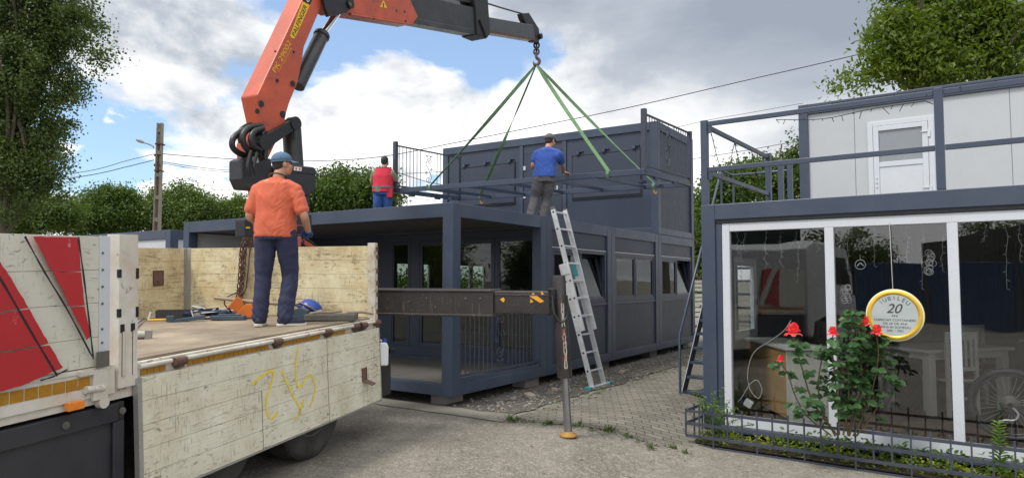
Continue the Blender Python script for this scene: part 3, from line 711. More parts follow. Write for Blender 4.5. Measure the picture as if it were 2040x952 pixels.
def container(name, label, Mx, W=CW - .008, L=CL, H=CH, fm=None, ceil=True, cat='container', group=None, **kw):
    r = thing(name, label, cat, Mx, group); fm = fm or M['anth']
    frame_mesh(W, L, H, **kw).build('frame', fm, r, .006)
    s = MB(); s.box((.145, .145, H - .05), (W - .145, L - .145, H - .02)); s.build('roof_panel', M['anth_dark'], r)
    s = MB(); s.box((.142, .142, .05), (W - .142, L - .142, FB - .01)); s.build('floor_panel', M['deck'], r)
    if ceil:
        s = MB(); s.box((.142, .142, H - RB + .02), (W - .142, L - .142, H - RB + .04)); s.build('ceiling_panel', M['ceiling'], r)
    return r, faces(W, L)

def scroll_pts(c, hgt, up, side, n=9):
    """wrought iron S scroll: list of polylines"""
    def spiral(cx, cz, r, a0, turns, k=.12):
        return [(cx + r * math.cos(a0 + 2 * math.pi * turns * i / 22) * (1 - (1 - k) * i / 22), cz + r * math.sin(a0 + 2 * math.pi * turns * i / 22) * (1 - (1 - k) * i / 22)) for i in range(23)]
    h = hgt / 2; out = []
    A = spiral(.02, .62 * h, .24 * h, math.pi * 1.02, -1.45)
    Bv = spiral(-.02, -.58 * h, .24 * h, math.pi * .02, -1.45)
    mid = [(-.105, .40 * h), (-.02, .12 * h), (.045, -.12 * h), (.10, -.40 * h)]
    out.append(A[::-1] + mid + Bv)
    out.append(spiral(.09, .12 * h, .12 * h, math.pi, 1.3)); out.append(spiral(-.09, -.16 * h, .12 * h, 0, 1.3))
    out.append(spiral(.07, .95 * h, .07 * h, math.pi, 1.2)); out.append(spiral(-.07, .95 * h, .07 * h, 0, -1.2)); out.append(spiral(-.06, -.94 * h, .07 * h, 0, 1.2)); out.append(spiral(.06, -.94 * h, .07 * h, math.pi, -1.2))
    return [[c + side * a + up * b for a, b in pl] for pl in out]

def railing(parent, p0, p1, z0, z1, mat, step=.115, scroll=True, post=(0, 0), pw=.07, br=.0075, rail=.03, up=V((0, 0, 1)), gap=.17):
    """railing between p0 and p1: two rails, separate balusters, iron scroll in the middle"""
    p0, p1 = V(p0), V(p1); L = (p1 - p0).length; d = (p1 - p0) / L; s = MB()
    s.bar(p0 + up * (z1 - .015), p1 + up * (z1 - .015), rail, .03); R = s.build('railing', mat, parent)
    s = MB(); s.bar(p0 + up * (z0 + .015), p1 + up * (z0 + .015), rail, .03); s.build('bottom_rail', mat, R)
    for i, q in enumerate((p0, p1)):
        if post[i]:
            s = MB(); s.bar(q + up * (z0 - .1), q + up * post[i], pw, pw, up=d); s.build('post', mat, R, .004)
    n = int(L / step); base = None
    for i in range(1, n):
        a = L * i / n
        if scroll and abs(a - L / 2) < gap: continue
        s = MB(); q = p0 + d * a; s.tube([q + up * (z0 + .03), q + up * (z1 - .03)], br, 6); s.build('baluster', mat, R)
    if scroll:
        s = MB(); c = p0 + d * L / 2 + up * ((z0 + z1) / 2); hh = z1 - z0 - .2
        for pl in scroll_pts(c, hh, up, d): s.tube(pl, .007, 6)
        s.tube([c + up * (hh / 2 - .03), c + up * ((z1 - z0) / 2 - .02)], .006, 6); s.tube([c - up * (hh / 2 - .03), c - up * ((z1 - z0) / 2 - .02)], .006, 6)
        s.build('scroll', mat, R)
    return R

MA = frame(A0, AU)
GA = 'container modules of the dark grey building'
# porch module
r, F = container('porch_container', 'open anthracite porch container at the near corner, with deck, dark ceiling and scroll railing', MA, group=GA)
s = wall_mesh(F['y1'], PW, CW - .008 - PW, FB, CH - RB, d0=.05, d1=.10); s.build('end_wall', M['white_rib'], r)
railing(r, (PW, .07, 0), (CW - .008 - PW, .07, 0), FB + .07, 1.18, M['iron'], step=.1)
s = MB(); s.box((PW, .022, FB), (CW - PW - .01, .12, FB + .05)); s.build('sill_beam', M['anth'], r)
# module 2: glass doors on the porch, tilted window on the right face
def Mat(u, w_=0., z=0.): return frame(A0 + AU * u + AW * w_ + V((0, 0, z)), AU)
lab = ['anthracite container behind the porch, with porch glass doors and a tilted window by the ladder', 'anthracite window container between the ladder one and the far end, both sashes shut',
       'anthracite container at the far right end of the ground row, under the upper container']
for i in range(3):
    r, F = container('window_container', lab[i], Mat((i + 1) * CW), group=GA)
    W = CW - .008
    wall_mesh(F['y0'], PW, W - PW, FB, CH - RB, [(PW + .01, W - PW - .01, 1.09, 2.03)]).build('side_wall', M['anth_dark'], r)
    window(r, F['y0'], PW + .012, W - PW - .012, 1.092, 2.028, M['upvc_grey'], M['glass_a'], 2, tilt=((1,) if i != 1 else ()))
    s = MB(); s.box((PW, .022, 2.03), (W - PW, .03, 2.042)); s.build('drip_strip', M['alu'], r)
    s = MB(); s.box((PW, .012, 1.045), (W - PW, .030, 1.09)); s.build('window_sill', M['anth'], r, .003)
    if i == 0:
        hs = [(.2, 1.0, .30, 2.2), (1.03, 2.70, .30, 2.2), (2.9, 3.37, .30, 2.2)]
        wall_mesh(F['x0'], PW, CL - PW, FB, CH - RB, hs).build('porch_wall', M['anth_dark'], r)
        window(r, F['x0'], .202, .998, .302, 2.198, M['upvc_grey'], M['glass_a'], 1, fw=.03, sw=.03)
        window(r, F['x0'], 1.032, 2.698, .302, 2.198, M['upvc_grey'], M['glass_a'], 2, fw=.03, sw=.05, name='glass_door')
        window(r, F['x0'], 2.902, 3.368, .302, 2.198, M['upvc_grey'], M['glass_a'], 1, fw=.03, sw=.03)
        s = MB(); s.tube([V((-.035, 1.72, 1.2)), V((-.035, 1.72, 1.33))], .011, 8); s.bar((.03, 1.72, 1.2), (-.035, 1.72, 1.2), .02, .02); s.box((.012, 1.70, 1.13), (.02, 1.74, 1.28)); s.build('handle', M['alu'], r)
    wall_mesh(F['y1'], PW, W - PW, FB, CH - RB, [(.5, W - .5, 1.0, 2.0)]).build('rear_wall', M['cream_wall'], r)
    window(r, F['y1'], .502, W - .502, 1.002, 1.998, M['upvc'], M['glass_a'], 2)
    if i == 2: wall_mesh(F['x1'], PW, CL - PW, FB, CH - RB).build('end_wall', M['room_wall'], r)
# supports under the modules
for k, (u, d, lab) in enumerate([(.35, -.35, 'grey concrete block propping up the near porch corner'), (2.15, -.22, 'grey concrete block under the joint behind the stabilizer leg'), (4.75, -.22, 'grey concrete block under the second joint of the building'),
                                  (7.2, -.22, 'grey concrete block under the third joint of the building'), (9.4, -.25, 'grey concrete block under the far end of the ground row')]):
    x, y = aloc(u, d); s = MB(); s.box((-.2, -.12, 0), (.2, .12, .16 + (.02 if k else .0)))
    o = s.build('concrete_block', M['block'], None, .008); o.location = (x, y, ground_z(x, y) - .03); o.rotation_euler = (0, 0, math.atan2(AU.y, AU.x)); tag(o, lab, 'concrete block', 'blocks carrying the grey building')
# upper module
r, F = container('upper_container', 'anthracite upper container with two shuttered windows, stacked on the far end of the ground row', Mat(3 * CW, 0, CH + .004), group=GA)
W = CW - .008
wall_mesh(F['x0'], PW, CL - PW, FB, CH - RB, [(2.42, 3.5, FB, 2.12)], d0=.04, d1=.1).build('front_wall', M['anth_rib_y'], r)
wall_mesh(F['y0'], PW, W - PW, FB, CH - RB, d0=.04, d1=.1).build('end_wall', M['anth_rib'], r)
wall_mesh(F['y1'], PW, W - PW, FB, CH - RB, d0=.04, d1=.1).build('far_end_wall', M['anth_dark'], r)
wall_mesh(F['x1'], PW, CL - PW, FB, CH - RB, d0=.04, d1=.1).build('rear_wall', M['anth_dark'], r)
for a0, a1 in ((.42, 2.12), (3.78, 5.48)):
    s = MB(); s.box(F['x0'](a0, .92, .012), F['x0'](a1, 1.9, .034)); sh = s.build('shutter', M['anth_dark'], r, .004)
    s = MB()
    for a in (a0 - .03, a1 + .005): s.box(F['x0'](a, .9, .02), F['x0'](a + .025, 1.95, .04))
    s.box(F['x0'](a0 - .03, .875, .016), F['x0'](a1 + .03, .9, .04)); s.box(F['x0'](a0 - .03, 1.91, .014), F['x0'](a1 + .03, 1.93, .04)); s.build('track', M['greasy'], sh)
    for a in (a0 + .1, (a0 + a1) / 2, a1 - .18):
        s = MB(); s.box(F['x0'](a, 1.94, -.03), F['x0'](a + .08, 2.03, .038)); s.box(F['x0'](a - .09, 2.0, -.01), F['x0'](a, 2.02, .038)); s.build('hook', M['anth'], sh)
for a in (2.30, 3.52):
    s = MB(); s.box(F['x0'](a, FB, .012), F['x0'](a + .1, CH - RB, .04)); s.build('stud', M['anth'], r, .003)
s = MB(); s.box(F['x0'](2.425, FB + .01, .03), F['x0'](3.495, 2.11, .08)); dr = s.build('door', M['anth_dark'], r, .004)
s = MB(); s.box(F['x0'](2.53, 1.05, .005), F['x0'](2.56, 1.25, .03)); s.bar(F['x0'](2.545, 1.15, -.03), F['x0'](2.66, 1.15, -.03), .02, .02); s.build('handle', M['alu'], dr)
for z in (.5, 1.0, 1.7):
    s = MB(); s.box(F['x0'](3.44, z, .005), F['x0'](3.50, z + .1, .03)); s.build('hinge', M['alu'], dr)

# far containers at the left
C0 = V((-6.83, 13.7, .13))
r, F = container('office_container', 'dark blue grey container with a white framed window, seen over the truck bed', frame(C0, AU), group='far containers behind the truck')
wall_mesh(F['x0'], PW, CL - PW, FB, CH - RB, [(.45, 1.75, 1.0, 2.12)]).build('front_wall', M['white_rib'], r)
window(r, F['x0'], .452, 1.748, 1.002, 2.118, M['upvc'], M['glass_a'], 2, fw=.09, d=.01)
s = MB(); s.box(F['x0'](.5, 1.02, .2), F['x0'](1.7, 2.1, .22)); s.build('curtain', M['terracotta'], r)
wall_mesh(F['y0'], PW, CW - .008 - PW, FB, CH - RB).build('end_wall', M['white_rib'], r)
r, F = container('office_container', 'pale walled far container standing in line behind the one with the white window', frame(C0 + AW * 6.3 + AU * .3, AU), group='far containers behind the truck')
wall_mesh(F['x0'], PW, CL - PW, FB, CH - RB).build('front_wall', M['white_rib'], r)

# ------------------------------------------------------------------ the showroom building at the right
BW, BL, BH = CL, 8.4, 2.71
MBm = frame(B0, BR)
r = thing('showroom_container', 'ground floor anthracite showroom with a white framed glass front and furniture inside', 'container', MBm)
F = faces(BW, BL)
frame_mesh(BW, BL, BH, fb=.075, inner=.12).build('frame', M['anth'], r, .006)
s = MB(); s.box((.125, .125, BH - .06), (BW - .125, BL - .125, BH - .01)); s.build('roof_deck', M['deck'], r)
s = MB(); s.box((.125, .125, BH - .2), (BW - .125, 4.75, BH - .18)); s.build('ceiling_panel', M['room_ceil'], r)
s = MB(); s.box((.125, .125, .06), (BW - .125, 4.75, .15)); s.build('floor_panel', M['room_floor'], r)
wall_mesh(F['x0'], PW, BL - PW, .07, BH - RB, [(.9, 1.9, 1.0, 2.1)]).build('side_wall', M['anth_dark'], r)
window(r, F['x0'], .902, 1.898, 1.002, 2.098, M['upvc'], M['glass'], 1)
wall_mesh(F['x1'], PW, BL - PW, .07, BH - RB).build('right_wall', M['room_wall'], r)
s = MB(); s.box((.11, 4.75, .075), (BW - .11, 4.85, BH - .19)); s.build('inner_wall', M['room_wall'], r)
# white storefront
z0, z1, fx0, fx1, mod, fw = .075, 2.475, .245, 5.86, 1.152, .09
s = MB(); s.box((fx0, .035, z0), (fx0 + fw, .115, z1)); s.box((fx1 - fw, .035, z0), (fx1, .115, z1)); s.box((fx0 + fw, .037, z0), (fx1 - fw, .115, z0 + .125)); s.box((fx0 + fw, .037, z1 - .1), (fx1 - fw, .115, z1))
sf = s.build('storefront_frame', M['upvc'], r, .006)
mx = [.29 + mod * i for i in range(1, 5)]
for x in mx:
    s = MB(); s.box((x - .047, .039, z0 + .125), (x + .047, .115, z1 - .1)); s.build('mullion', M['upvc'], sf, .005)
e = [fx0 + fw] + mx + [fx1 - fw]
for i in range(5):
    a = e[i] + (.047 if i else 0); b = e[i + 1] - (.047 if i < 4 else 0)
    s = MB(); s.box((a, .070, z0 + .125), (b, .074, z1 - .1)); s.build('pane', M['glass'], sf)
s = MB(); s.box((PW, .02, z1 + .004), (BW - PW, .1, BH - RB)); s.build('gap_seal', M['greasy'], r)
s = MB(); s.box((PW, .03, .0), (fx0 - .004, .11, z1)); s.box((fx1 + .004, .03, 0), (BW - PW, .11, z1)); s.build('jamb_filler', M['anth'], r)
# upper white cabin
U0 = V((5.61, 13.3, 2.575)); MU = frame(U0, BR)
r = thing('upper_cabin', 'upper white panelled cabin with a white half glazed door, dark posts and roof edge', 'container', MU)
W, L, H = CL, CW, 2.5; F = faces(W, L)
frame_mesh(W, L, H, rb=.2).build('frame', M['anth'], r, .006)
wall_mesh(F['y0'], PW, W - PW, FB, H - .2, [(1.2, 2.26, FB, 2.0)], d0=.05, d1=.1).build('front_wall', M['white_rib_fine'], r)
for x in (.98, 3.35, 4.5):
    s = MB(); s.box((x, .046, FB), (x + .006, .05, H - .2)); s.build('panel_joint', M['padgrey'], r)
for k in ('x0', 'x1'): wall_mesh(F[k], PW, L - PW, FB, H - .2).build('end_wall', M['white_rib_fine'], r)
wall_mesh(F['y1'], PW, W - PW, FB, H - .2).build('rear_wall', M['white_rib_fine'], r)
s = MB(); s.box((.1, .1, H - .05), (W - .1, L - .1, H - .01)); s.build('roof_panel', M['anth_dark'], r)
s = MB(); s.box((1.202, .02, .0), (1.29, .10, 1.998)); s.box((2.17, .02, 0), (2.258, .10, 1.998)); s.box((1.29, .022, 1.91), (2.17, .10, 1.998)); s.box((2.258, .03, 0), (2.28, .06, 1.998)); df = s.build('door_frame', M['upvc'], r, .004)
s = MB(); s.box((1.295, .015, .0), (1.385, .085, 1.905)); s.box((2.075, .015, 0), (2.165, .085, 1.905)); s.box((1.385, .017, 1.82), (2.075, .085, 1.905)); s.box((1.385, .017, 1.15), (2.075, .085, 1.24)); s.box((1.385, .03, 0), (2.075, .08, 1.15)); dd = s.build('door', M['upvc'], r, .004)
s = MB(); s.box((1.385, .045, 1.24), (2.075, .055, 1.82)); s.build('pane', M['glass_frost'], dd)
for z in (.62, 1.62):
    s = MB(); s.box((2.16, .0, z), (2.20, .02, z + .12)); s.bar((2.06, .005, z + .1), (2.18, .005, z + .1), .015, .015); s.build('hinge', M['alu'], dd)
s = MB(); s.box((1.325, .0, .86), (1.35, .015, .90)); s.box((1.325, 0, .94), (1.35, .015, .97)); s.box((1.325, 0, .78), (1.35, .015, .80)); s.build('handle', M['alu'], dd)

# terrace railing on the showroom roof
DZ = BH + .004
r = thing('terrace_railing', 'anthracite pipe railing with two bars round the showroom roof terrace', 'railing', MBm)
zt, zm = 3.62 - B0.z, 3.005 - B0.z
s = MB()
for y0_, z in ((.045, zt - .045), (.045, zm)):
    s.bar((.085, y0_, z), (2.47, y0_, z), .04, .055); s.bar((2.56, y0_, z), (BW - .09, y0_, z), .04, .055)
s.build('front_rail', M['anth'], r, .003)
s = MB()
for z in (zt - .06, zm - .02): s.bar((.045, .09, z), (.045, 2.71, z), .04, .055)
s.build('side_rail', M['anth'], r, .003)
for x, y in ((.045, .045), (2.515, .045), (5.0, .045), (.045, 2.75), (.045, 3.45), (.045, 4.02)):
    s = MB(); s.box((x - .04, y - .04, DZ), (x + .04, y + .04, zt)); s.build('post', M['anth'], r, .004)
for z in (zt - .16, zm - .12):
    s = MB(); s.box((.085, .03, z), (.13, .06, z + .13)); s.build('bracket', M['anth'], r)
# outside staircase
r = thing('outside_stairs', 'steep blue grey steel staircase with a pipe handrail climbing beside the showroom end wall', 'staircase', MBm)
zb, n = -.08, 13
P0, P1 = V((0, 1.62, .04)), V((0, 3.4, DZ - .02))
for x in (-.93, -.10):
    s = MB(); s.bar(P0 + V((x, -.08, -.08)), P1 + V((x, 0, -.06)), .012, .16, up=(0, 0, 1)); s.build('stringer', M['anth'], r)
for i in range(n):
    p = P0.lerp(P1, i / n) + V((0, .05, .09)); s = MB(); s.box((-.91, p.y - .08, p.z), (-.12, p.y + .12, p.z + .035)); s.build('tread', M['anth'], r)
s = MB(); hz = [V((-.92, 1.5, .02)), V((-.92, 1.5, .98)), V((-.92, 3.38, zt - .1)), V((-.92, 4.0, zt - .1)), V((.0, 4.0, zt - .1))]
s.tube(hz, .021, 8); s.tube([V((-.92, 4.0, DZ)), V((-.92, 4.0, zt - .1))], .02, 8); s.tube([V((-.92, 3.38, DZ - .3)), V((-.92, 3.38, zt - .1))], .02, 8); s.build('handrail', M['anth'], r)
s = MB(); s.box((-.95, 3.38, DZ - .06), (-.005, 4.1, DZ - .02)); s.build('landing', M['anth'], r)
for y in (3.4, 4.02):
    s = MB(); s.tube([V((-.9, y, -.2)), V((-.9, y, DZ - .06))], .025, 8); s.build('leg', M['anth'], r)

# low iron garden fence
fo = V((1.993, 7.957, -.23)); MF = frame(fo, BR)
r = thing('garden_fence', 'low anthracite iron garden fence with square bars in front of the showroom', 'fence', MF)
zr = [.395, .255, .12, .01]
s = MB()
for z in zr: s.bar((0, 0, z), (4.4, 0, z), .018, .03 if z > .02 else .035)
for z in zr[:2]: s.bar((0, 0, z), (0, .52, z), .018, .03)
s.bar((0, 0, .01), (0, .52, .01), .02, .03); s.build('rail', M['iron'], r)
for i in range(28):
    s = MB(); x = .16 * i; h = .46 if i else .42
    s.box((x - .0075, -.012, .01 if i % 3 == 2 else .12), (x + .0075, .006, h + (.01 if i % 2 else 0))); s.build('bar', M['iron'], r)
for y in (.25, .5):
    s = MB(); s.box((-.008, y - .0075, .01), (.008, y + .0075, .44)); s.build('bar', M['iron'], r)
# ------------------------------------------------------------------ the flatbed truck
MT = frame(T0, TX, math.atan(TILT)); MTi = MT.inverted(); TYw = MT.to_3x3() @ V((0, 1, 0))
def tp(px, py, y):
    """photograph sight line met with the truck's side plane at local y"""
    return MTi @ on_plane(px, py, MT @ V((0, y, 0)), TYw)
TR = thing('flatbed_truck', 'worn cream flatbed truck with one side board folded down and red stripes', 'truck', MT)
s = MB(); s.box((-5.15, .03, -.07), (-.035, 2.43, .08)); s.build('bed_floor', M['bedwood'], TR)
s = MB(); s.box((-5.15, -.015, -.14), (0., .028, .062)); s.box((-5.15, 2.432, -.14), (0., 2.49, .062)); s.build('edge_rail', M['rustwhite'], TR, .004)
# hinge rods and knuckles along the lowered side
segs = [(-3.12, -2.86), (-2.72, -1.78), (-1.66, -1.02), (-.90, -.50), (-.26, -.03)]
for a, b in segs:
    s = MB(); s.tube([V((a, -.034, .035)), V((b, -.034, .035))], .015, 8); s.build('hinge_rod', M['rustwhite'], TR)
for a in (-2.79, -1.72, -.96, -.45, -.29, -.01):
    s = MB(); s.tube([V((a - .05, -.036, .022)), V((a + .05, -.036, .022))], .030, 8); s.box((a - .03, -.05, -.02), (a + .03, -.016, .04)); s.build('hinge', M['rust'], TR)
s = MB(); s.box((-.42, -.045, -.025), (-.31, -.017, .05)); s.build('latch_hole', M['greasy'], TR)
n = 0
for a, b in ((-3.10, -2.9), (-2.70, -1.8), (-1.64, -1.04), (-.88, -.6)):
    s = MB(); x = a
    while x < b - .03: s.box((x, -.022, -.022), (x + .046, -.016, .012)); x += .052
    s.build('reflective_strip', M['reflect'], TR)

def boards(Mx, x0, x1, zs, th, mat, name, cuts=(), bevel=.0015):
    s = MB()
    for i in range(len(zs) - 1):
        cs = [x0] + [c for c in cuts if x0 < c < x1 and i >= 2] + [x1]
        for a, b in zip(cs, cs[1:]): s.box((a + .0015, 0, zs[i] + .0012), (b - .0015, th, zs[i + 1] - .0012))
    s.box((x0 + .01, th * .35, zs[0] + .01) if zs[0] < zs[-1] else (x0 + .01, th * .35, zs[-1] + .01), (x1 - .01, th * .8, max(zs) - .01))
    o = s.build(name, mat, TR, bevel); o.matrix_local = Mx; return o
PH = .755
Mh = Matrix.Translation((0, -.028, -.030)) @ Matrix.Rotation(math.radians(-2.2), 4, 'X')     # hangs slightly outwards
zs = [0, -.15, -.30, -.45, -.605, -PH]
zs2 = zs[::-1]
hp = boards(Mh @ Matrix.Translation((0, -.03, 0)), -3.13, -.012, zs2, .03, M['cream'], 'lowered_side_board')
hp.data.materials[0] = M['cream']
s = MB(); s.box((-3.165, -.034, -PH), (-3.132, .004, 0)); s.box((-.012, -.033, -PH), (.0, .003, 0)); s.box((-3.13, -.034, -PH - .012), (-.012, .004, -PH - .001)); s.build('board_edging', M['alu_mill'], hp).matrix_local = Matrix.Translation((0, .03, 0))
for xx, zz0, zz1 in ((-1.97, -PH, -.30), (-1.02, -PH, -.0)):
    s = MB(); s.box((xx, -.002, zz0), (xx + .004, .0, zz1)); s.build('board_seam', M['rust'], hp)
# latch pocket with its flap hanging open
q = tp(712, 748, -.06)
s = MB(); s.box((-.40, -.004, -.50), (-.31, .0, -.37)); s.box((-.405, -.008, -.505), (-.40, .002, -.365)); s.box((-.31, -.008, -.505), (-.305, .002, -.365)); lp = s.build('latch_pocket', M['pocket'], hp)
s = MB(); s.add([V(p) for p in ((-.40, -.004, -.49), (-.31, -.004, -.49), (-.30, -.10, -.53), (-.38, -.10, -.54), (-.40, -.004, -.497), (-.31, -.004, -.497), (-.30, -.10, -.537), (-.38, -.10, -.547))],
          [(0, 1, 2, 3), (7, 6, 5, 4), (0, 4, 5, 1), (1, 5, 6, 2), (2, 6, 7, 3), (3, 7, 4, 0)]); s.build('latch_flap', M['pocket'], lp)
# spray painted figures
Mhw = MT @ Mh @ Matrix.Translation((0, -.03, 0)); Mhi = Mhw.inverted(); hn = Mhw.to_3x3() @ V((0, 1, 0))
def hpx(cx, cy):
    p = Mhi @ on_plane(220 + cx / 3.052, 640 + cy / 3.052, Mhw @ V((0, -.0025, 0)), hn); return p
def ribbon(s, pts, w, seed, nrm=V((0, -1, 0)), n=5):
    P = spline(pts, n); rr = random.Random(seed); m = len(P); vs = []
    for i, p in enumerate(P):
        d = (P[min(i + 1, m - 1)] - P[max(i - 1, 0)]).normalized(); c = d.cross(nrm).normalized(); k = w * (1 + .25 * math.sin(i * 1.7 + seed) + rr.uniform(-.12, .12)) / 2
        vs += [p - c * k, p + c * k]
    s.add(vs, [(2 * i, 2 * i + 1, 2 * i + 3, 2 * i + 2) for i in range(m - 1)])
s = MB()
for i, st in enumerate([[(862, 382), (905, 342), (955, 308), (988, 300), (988, 345), (962, 415), (948, 490), (953, 550), (970, 586)], [(982, 592), (1005, 570), (1022, 546)], [(1040, 298), (1080, 385), (1112, 452), (1148, 520), (1153, 552), (1126, 596)], [(1178, 472), (1160, 520), (1150, 556)],
                        [(1143, 152), (1130, 230), (1128, 330), (1138, 384), (1162, 390), (1188, 348), (1212, 322), (1235, 352), (1245, 402), (1236, 462), (1212, 520)]]):
    ribbon(s, [hpx(*p) for p in st], .021, i)
s.build('spray_marking', M['spray'], hp)

# rear board, far side board and corner post
zb = [.082, .235, .385, .54, .69, .84]
Mr = Matrix(((0, -1, 0, 0.), (1, 0, 0, 0.), (0, 0, 1, 0), (0, 0, 0, 1)))            # board x along truck y, thickness towards -x
rb = boards(Matrix(((0, 1, 0, -.032), (1, 0, 0, 0), (0, 0, 1, 0), (0, 0, 0, 1))), .055, 2.42, zb, .03, M['cream_in'], 'rear_board')
rb.data.flip_normals()
s = MB(); s.box((-.05, -.035, -.13), (.012, .052, .87)); s.build('corner_post', M['rustpost'], TR, .004)
s = MB()
for z in (.12, .3, .42, .55, .7, .78): s.box((-.02, -.042, z), (.016, -.03, z + .045))
s.build('corner_hinge', M['rust'], TR)
fb = boards(Matrix.Translation((0, 2.44, 0)), -5.1, -.05, zb, .03, M['cream_in'], 'far_side_board', cuts=(-3.2,))
s = MB(); s.box((-.05, 2.425, .085), (-.022, 2.475, .845)); s.box((-.034, 2.36, .085), (-.028, 2.425, .845)); s.build('board_edging', M['alu_mill'], TR)
s = MB(); s.box((-.50, 2.432, .43), (-.375, 2.438, .58)); pk = s.build('latch_pocket', M['pocket'], TR)
s = MB(); s.box((-.51, 2.428, .42), (-.50, 2.44, .59)); s.box((-.375, 2.428, .42), (-.365, 2.44, .59)); s.box((-.50, 2.428, .58), (-.375, 2.44, .59)); s.box((-.50, 2.428, .42), (-.375, 2.44, .43)); s.box((-.455, 2.424, .455), (-.42, 2.433, .475)); s.build('latch_rim', M['rust'], pk)

# raised front board with the red livery
zf = [.086, .256, .456, .65, .848]
fp = boards(Matrix.Translation((0, -.03, 0)), -5.1, -3.36, zf, .03, M['cream_clean'], 'front_side_board')
s = MB(); s.box((-3.42, -.035, .085), (-3.36, -.0305, .85)); s.box((-3.36, -.035, .085), (-3.345, .0, .85)); s.build('board_edging', M['upvc'], TR, .002)
s = MB()
for z in (.13, .22, .3, .45, .55, .65, .75): s.ball((-3.40, -.036, z), .008, 8, 4)
s.build('rivet', M['padgrey'], TR)
fo_ = -.0325
def poly_decal(name, polys, mat, parent, th=.0012):
    s = MB()
    for pl in polys:
        q = [tp(x, y, fo_) for x, y in pl]; s.prism([(p.x, p.z) for p in q], fo_ - th, fo_ + .0016)
    return s.build(name, mat, parent)
def jag(pts, amp, seed, step=9):
    """worn edges: a polygon whose sides are slightly ragged"""
    rr = random.Random(seed); o = []
    for i in range(len(pts)):
        a, b = pts[i], pts[(i + 1) % len(pts)]; L = math.hypot(b[0] - a[0], b[1] - a[1]); n = max(1, int(L / step))
        for k in range(n):
            t_ = k / n; j = 0 if k == 0 else amp * rr.gauss(0, 1) * (2.5 if rr.random() < .12 else 1); o.append((a[0] + (b[0] - a[0]) * t_ + j * (b[1] - a[1]) / L, a[1] + (b[1] - a[1]) * t_ - j * (b[0] - a[0]) / L))
    return o
# the four planks each carry their piece of the stripes; seams stay bare
poly_decal('red_stripe', [jag([(58, 471.5), (148, 473), (153, 540), (96, 540.5)], .5, 1), jag([(98, 543), (153.5, 542), (160, 608), (132, 609.5)], .5, 2), jag([(133, 612), (160.5, 610), (172, 669), (165, 676)], .5, 3),
                          jag([(-60, 455), (3, 538), (48, 612), (-60, 627)], .6, 4), jag([(-60, 632), (50, 615), (88, 684), (-60, 708)], .6, 5), jag([(-60, 712), (90, 687), (117, 731), (40, 765), (-60, 795)], .7, 6)], M['red'], fp)
s = MB()
def line_px(pts, w):
    q = [tp(x, y, fo_ - .002) for x, y in pts]; ribbon(s, [V((p.x, fo_ - .002, p.z)) for p in q], w, 2, n=4)
line_px([(41, 471), (81, 543), (125, 615), (178, 714)], .010); line_px([(148, 472), (160, 560), (172, 660), (178, 714)], .011); line_px([(-30, 520), (0, 568), (58, 668), (106, 748)], .012); line_px([(72, 757), (98, 749), (126, 735)], .008)
s.build('black_line', M['blackline'], fp)
a = tp(184, 733, fo_); b = tp(210, 697, fo_); s = MB(); s.box((a.x, fo_ - .002, a.z), (b.x, fo_ + .001, b.z)); s.build('grey_patch', M['padgrey'], fp)
# front post with lock slots
s = MB(); s.box((-3.29, -.045, -.07), (-3.15, .05, .865)); s.cur = 1
for z in (.60, .36): s.box((-3.29 - .004, -.049, z), (-3.276, -.03, z + .05)); s.box((-3.166, -.049, z - .01), (-3.146, -.03, z + .055))
for x in (-3.268, -3.19): s.box((x, -.048, -.0), (x + .006, -.044, .29)); s.box((x - .012, -.0475, .265), (x + .018, -.044, .315))
po = s.build('board_post', [M['rustwhite_post'], M['greasy']], TR)
for x in (-3.258, -3.18):
    s = MB(); s.tube([V((x, -.05, .0)), V((x, -.05, .27))], .009, 8); s.build('lock_lever', M['rustwhite'], po)
# lower rail under the front board
s = MB(); s.box((-5.1, -.03, -.095), (-3.30, -.0155, .08)); s.box((-5.1, -.037, .054), (-3.34, -.03, .078)); s.build('lower_rail', M['rustwhite_post'], TR, .004)
s = MB(); x = -5.05
while x < -3.50: s.box((x, -.0335, -.030), (x + .072, -.030, .034)); x += .079
s.build('reflective_strip', M['reflect'], TR)
s = MB(); s.box((-3.47, -.055, -.11), (-3.37, -.03, .07)); s.tube([V((-3.52, -.05, -.035)), V((-3.40, -.05, -.045))], .022, 8); s.tube([V((-3.40, -.06, -.13)), V((-3.40, -.02, -.13))], .035, 10); s.box((-3.56, -.06, .045), (-3.47, -.03, .07)); s.build('rail_bracket', M['rustwhite'], TR, .003)
a = tp(130, 820, -.05); b = tp(163, 795, -.05)
s = MB(); s.box((a.x, -.075, a.z), (b.x, -.04, b.z)); s.build('side_marker_lamp', M['amber'], TR, .006)
# black side skirt
s = MB(); s.box((-5.1, .0, -1.0), (-3.20, .03, -.16)); s.box((-5.1, -.022, -.27), (-3.26, -.0005, -.16)); s.box((-3.30, -.022, -1.0), (-3.22, -.0005, -.272)); s.box((-5.1, .031, -.175), (-3.2, .5, -.16)); sk = s.build('side_skirt', M['blackplastic'], TR, .008)
for x in (-3.62, -3.24, -4.35):
    s = MB(); s.tube([V((x, -.03, -.215)), V((x, -.02, -.215))], .022, 14); s.tube([V((x, -.036, -.215)), V((x, -.03, -.215))], .012, 10); s.build('skirt_knob', M['padgrey'], sk)
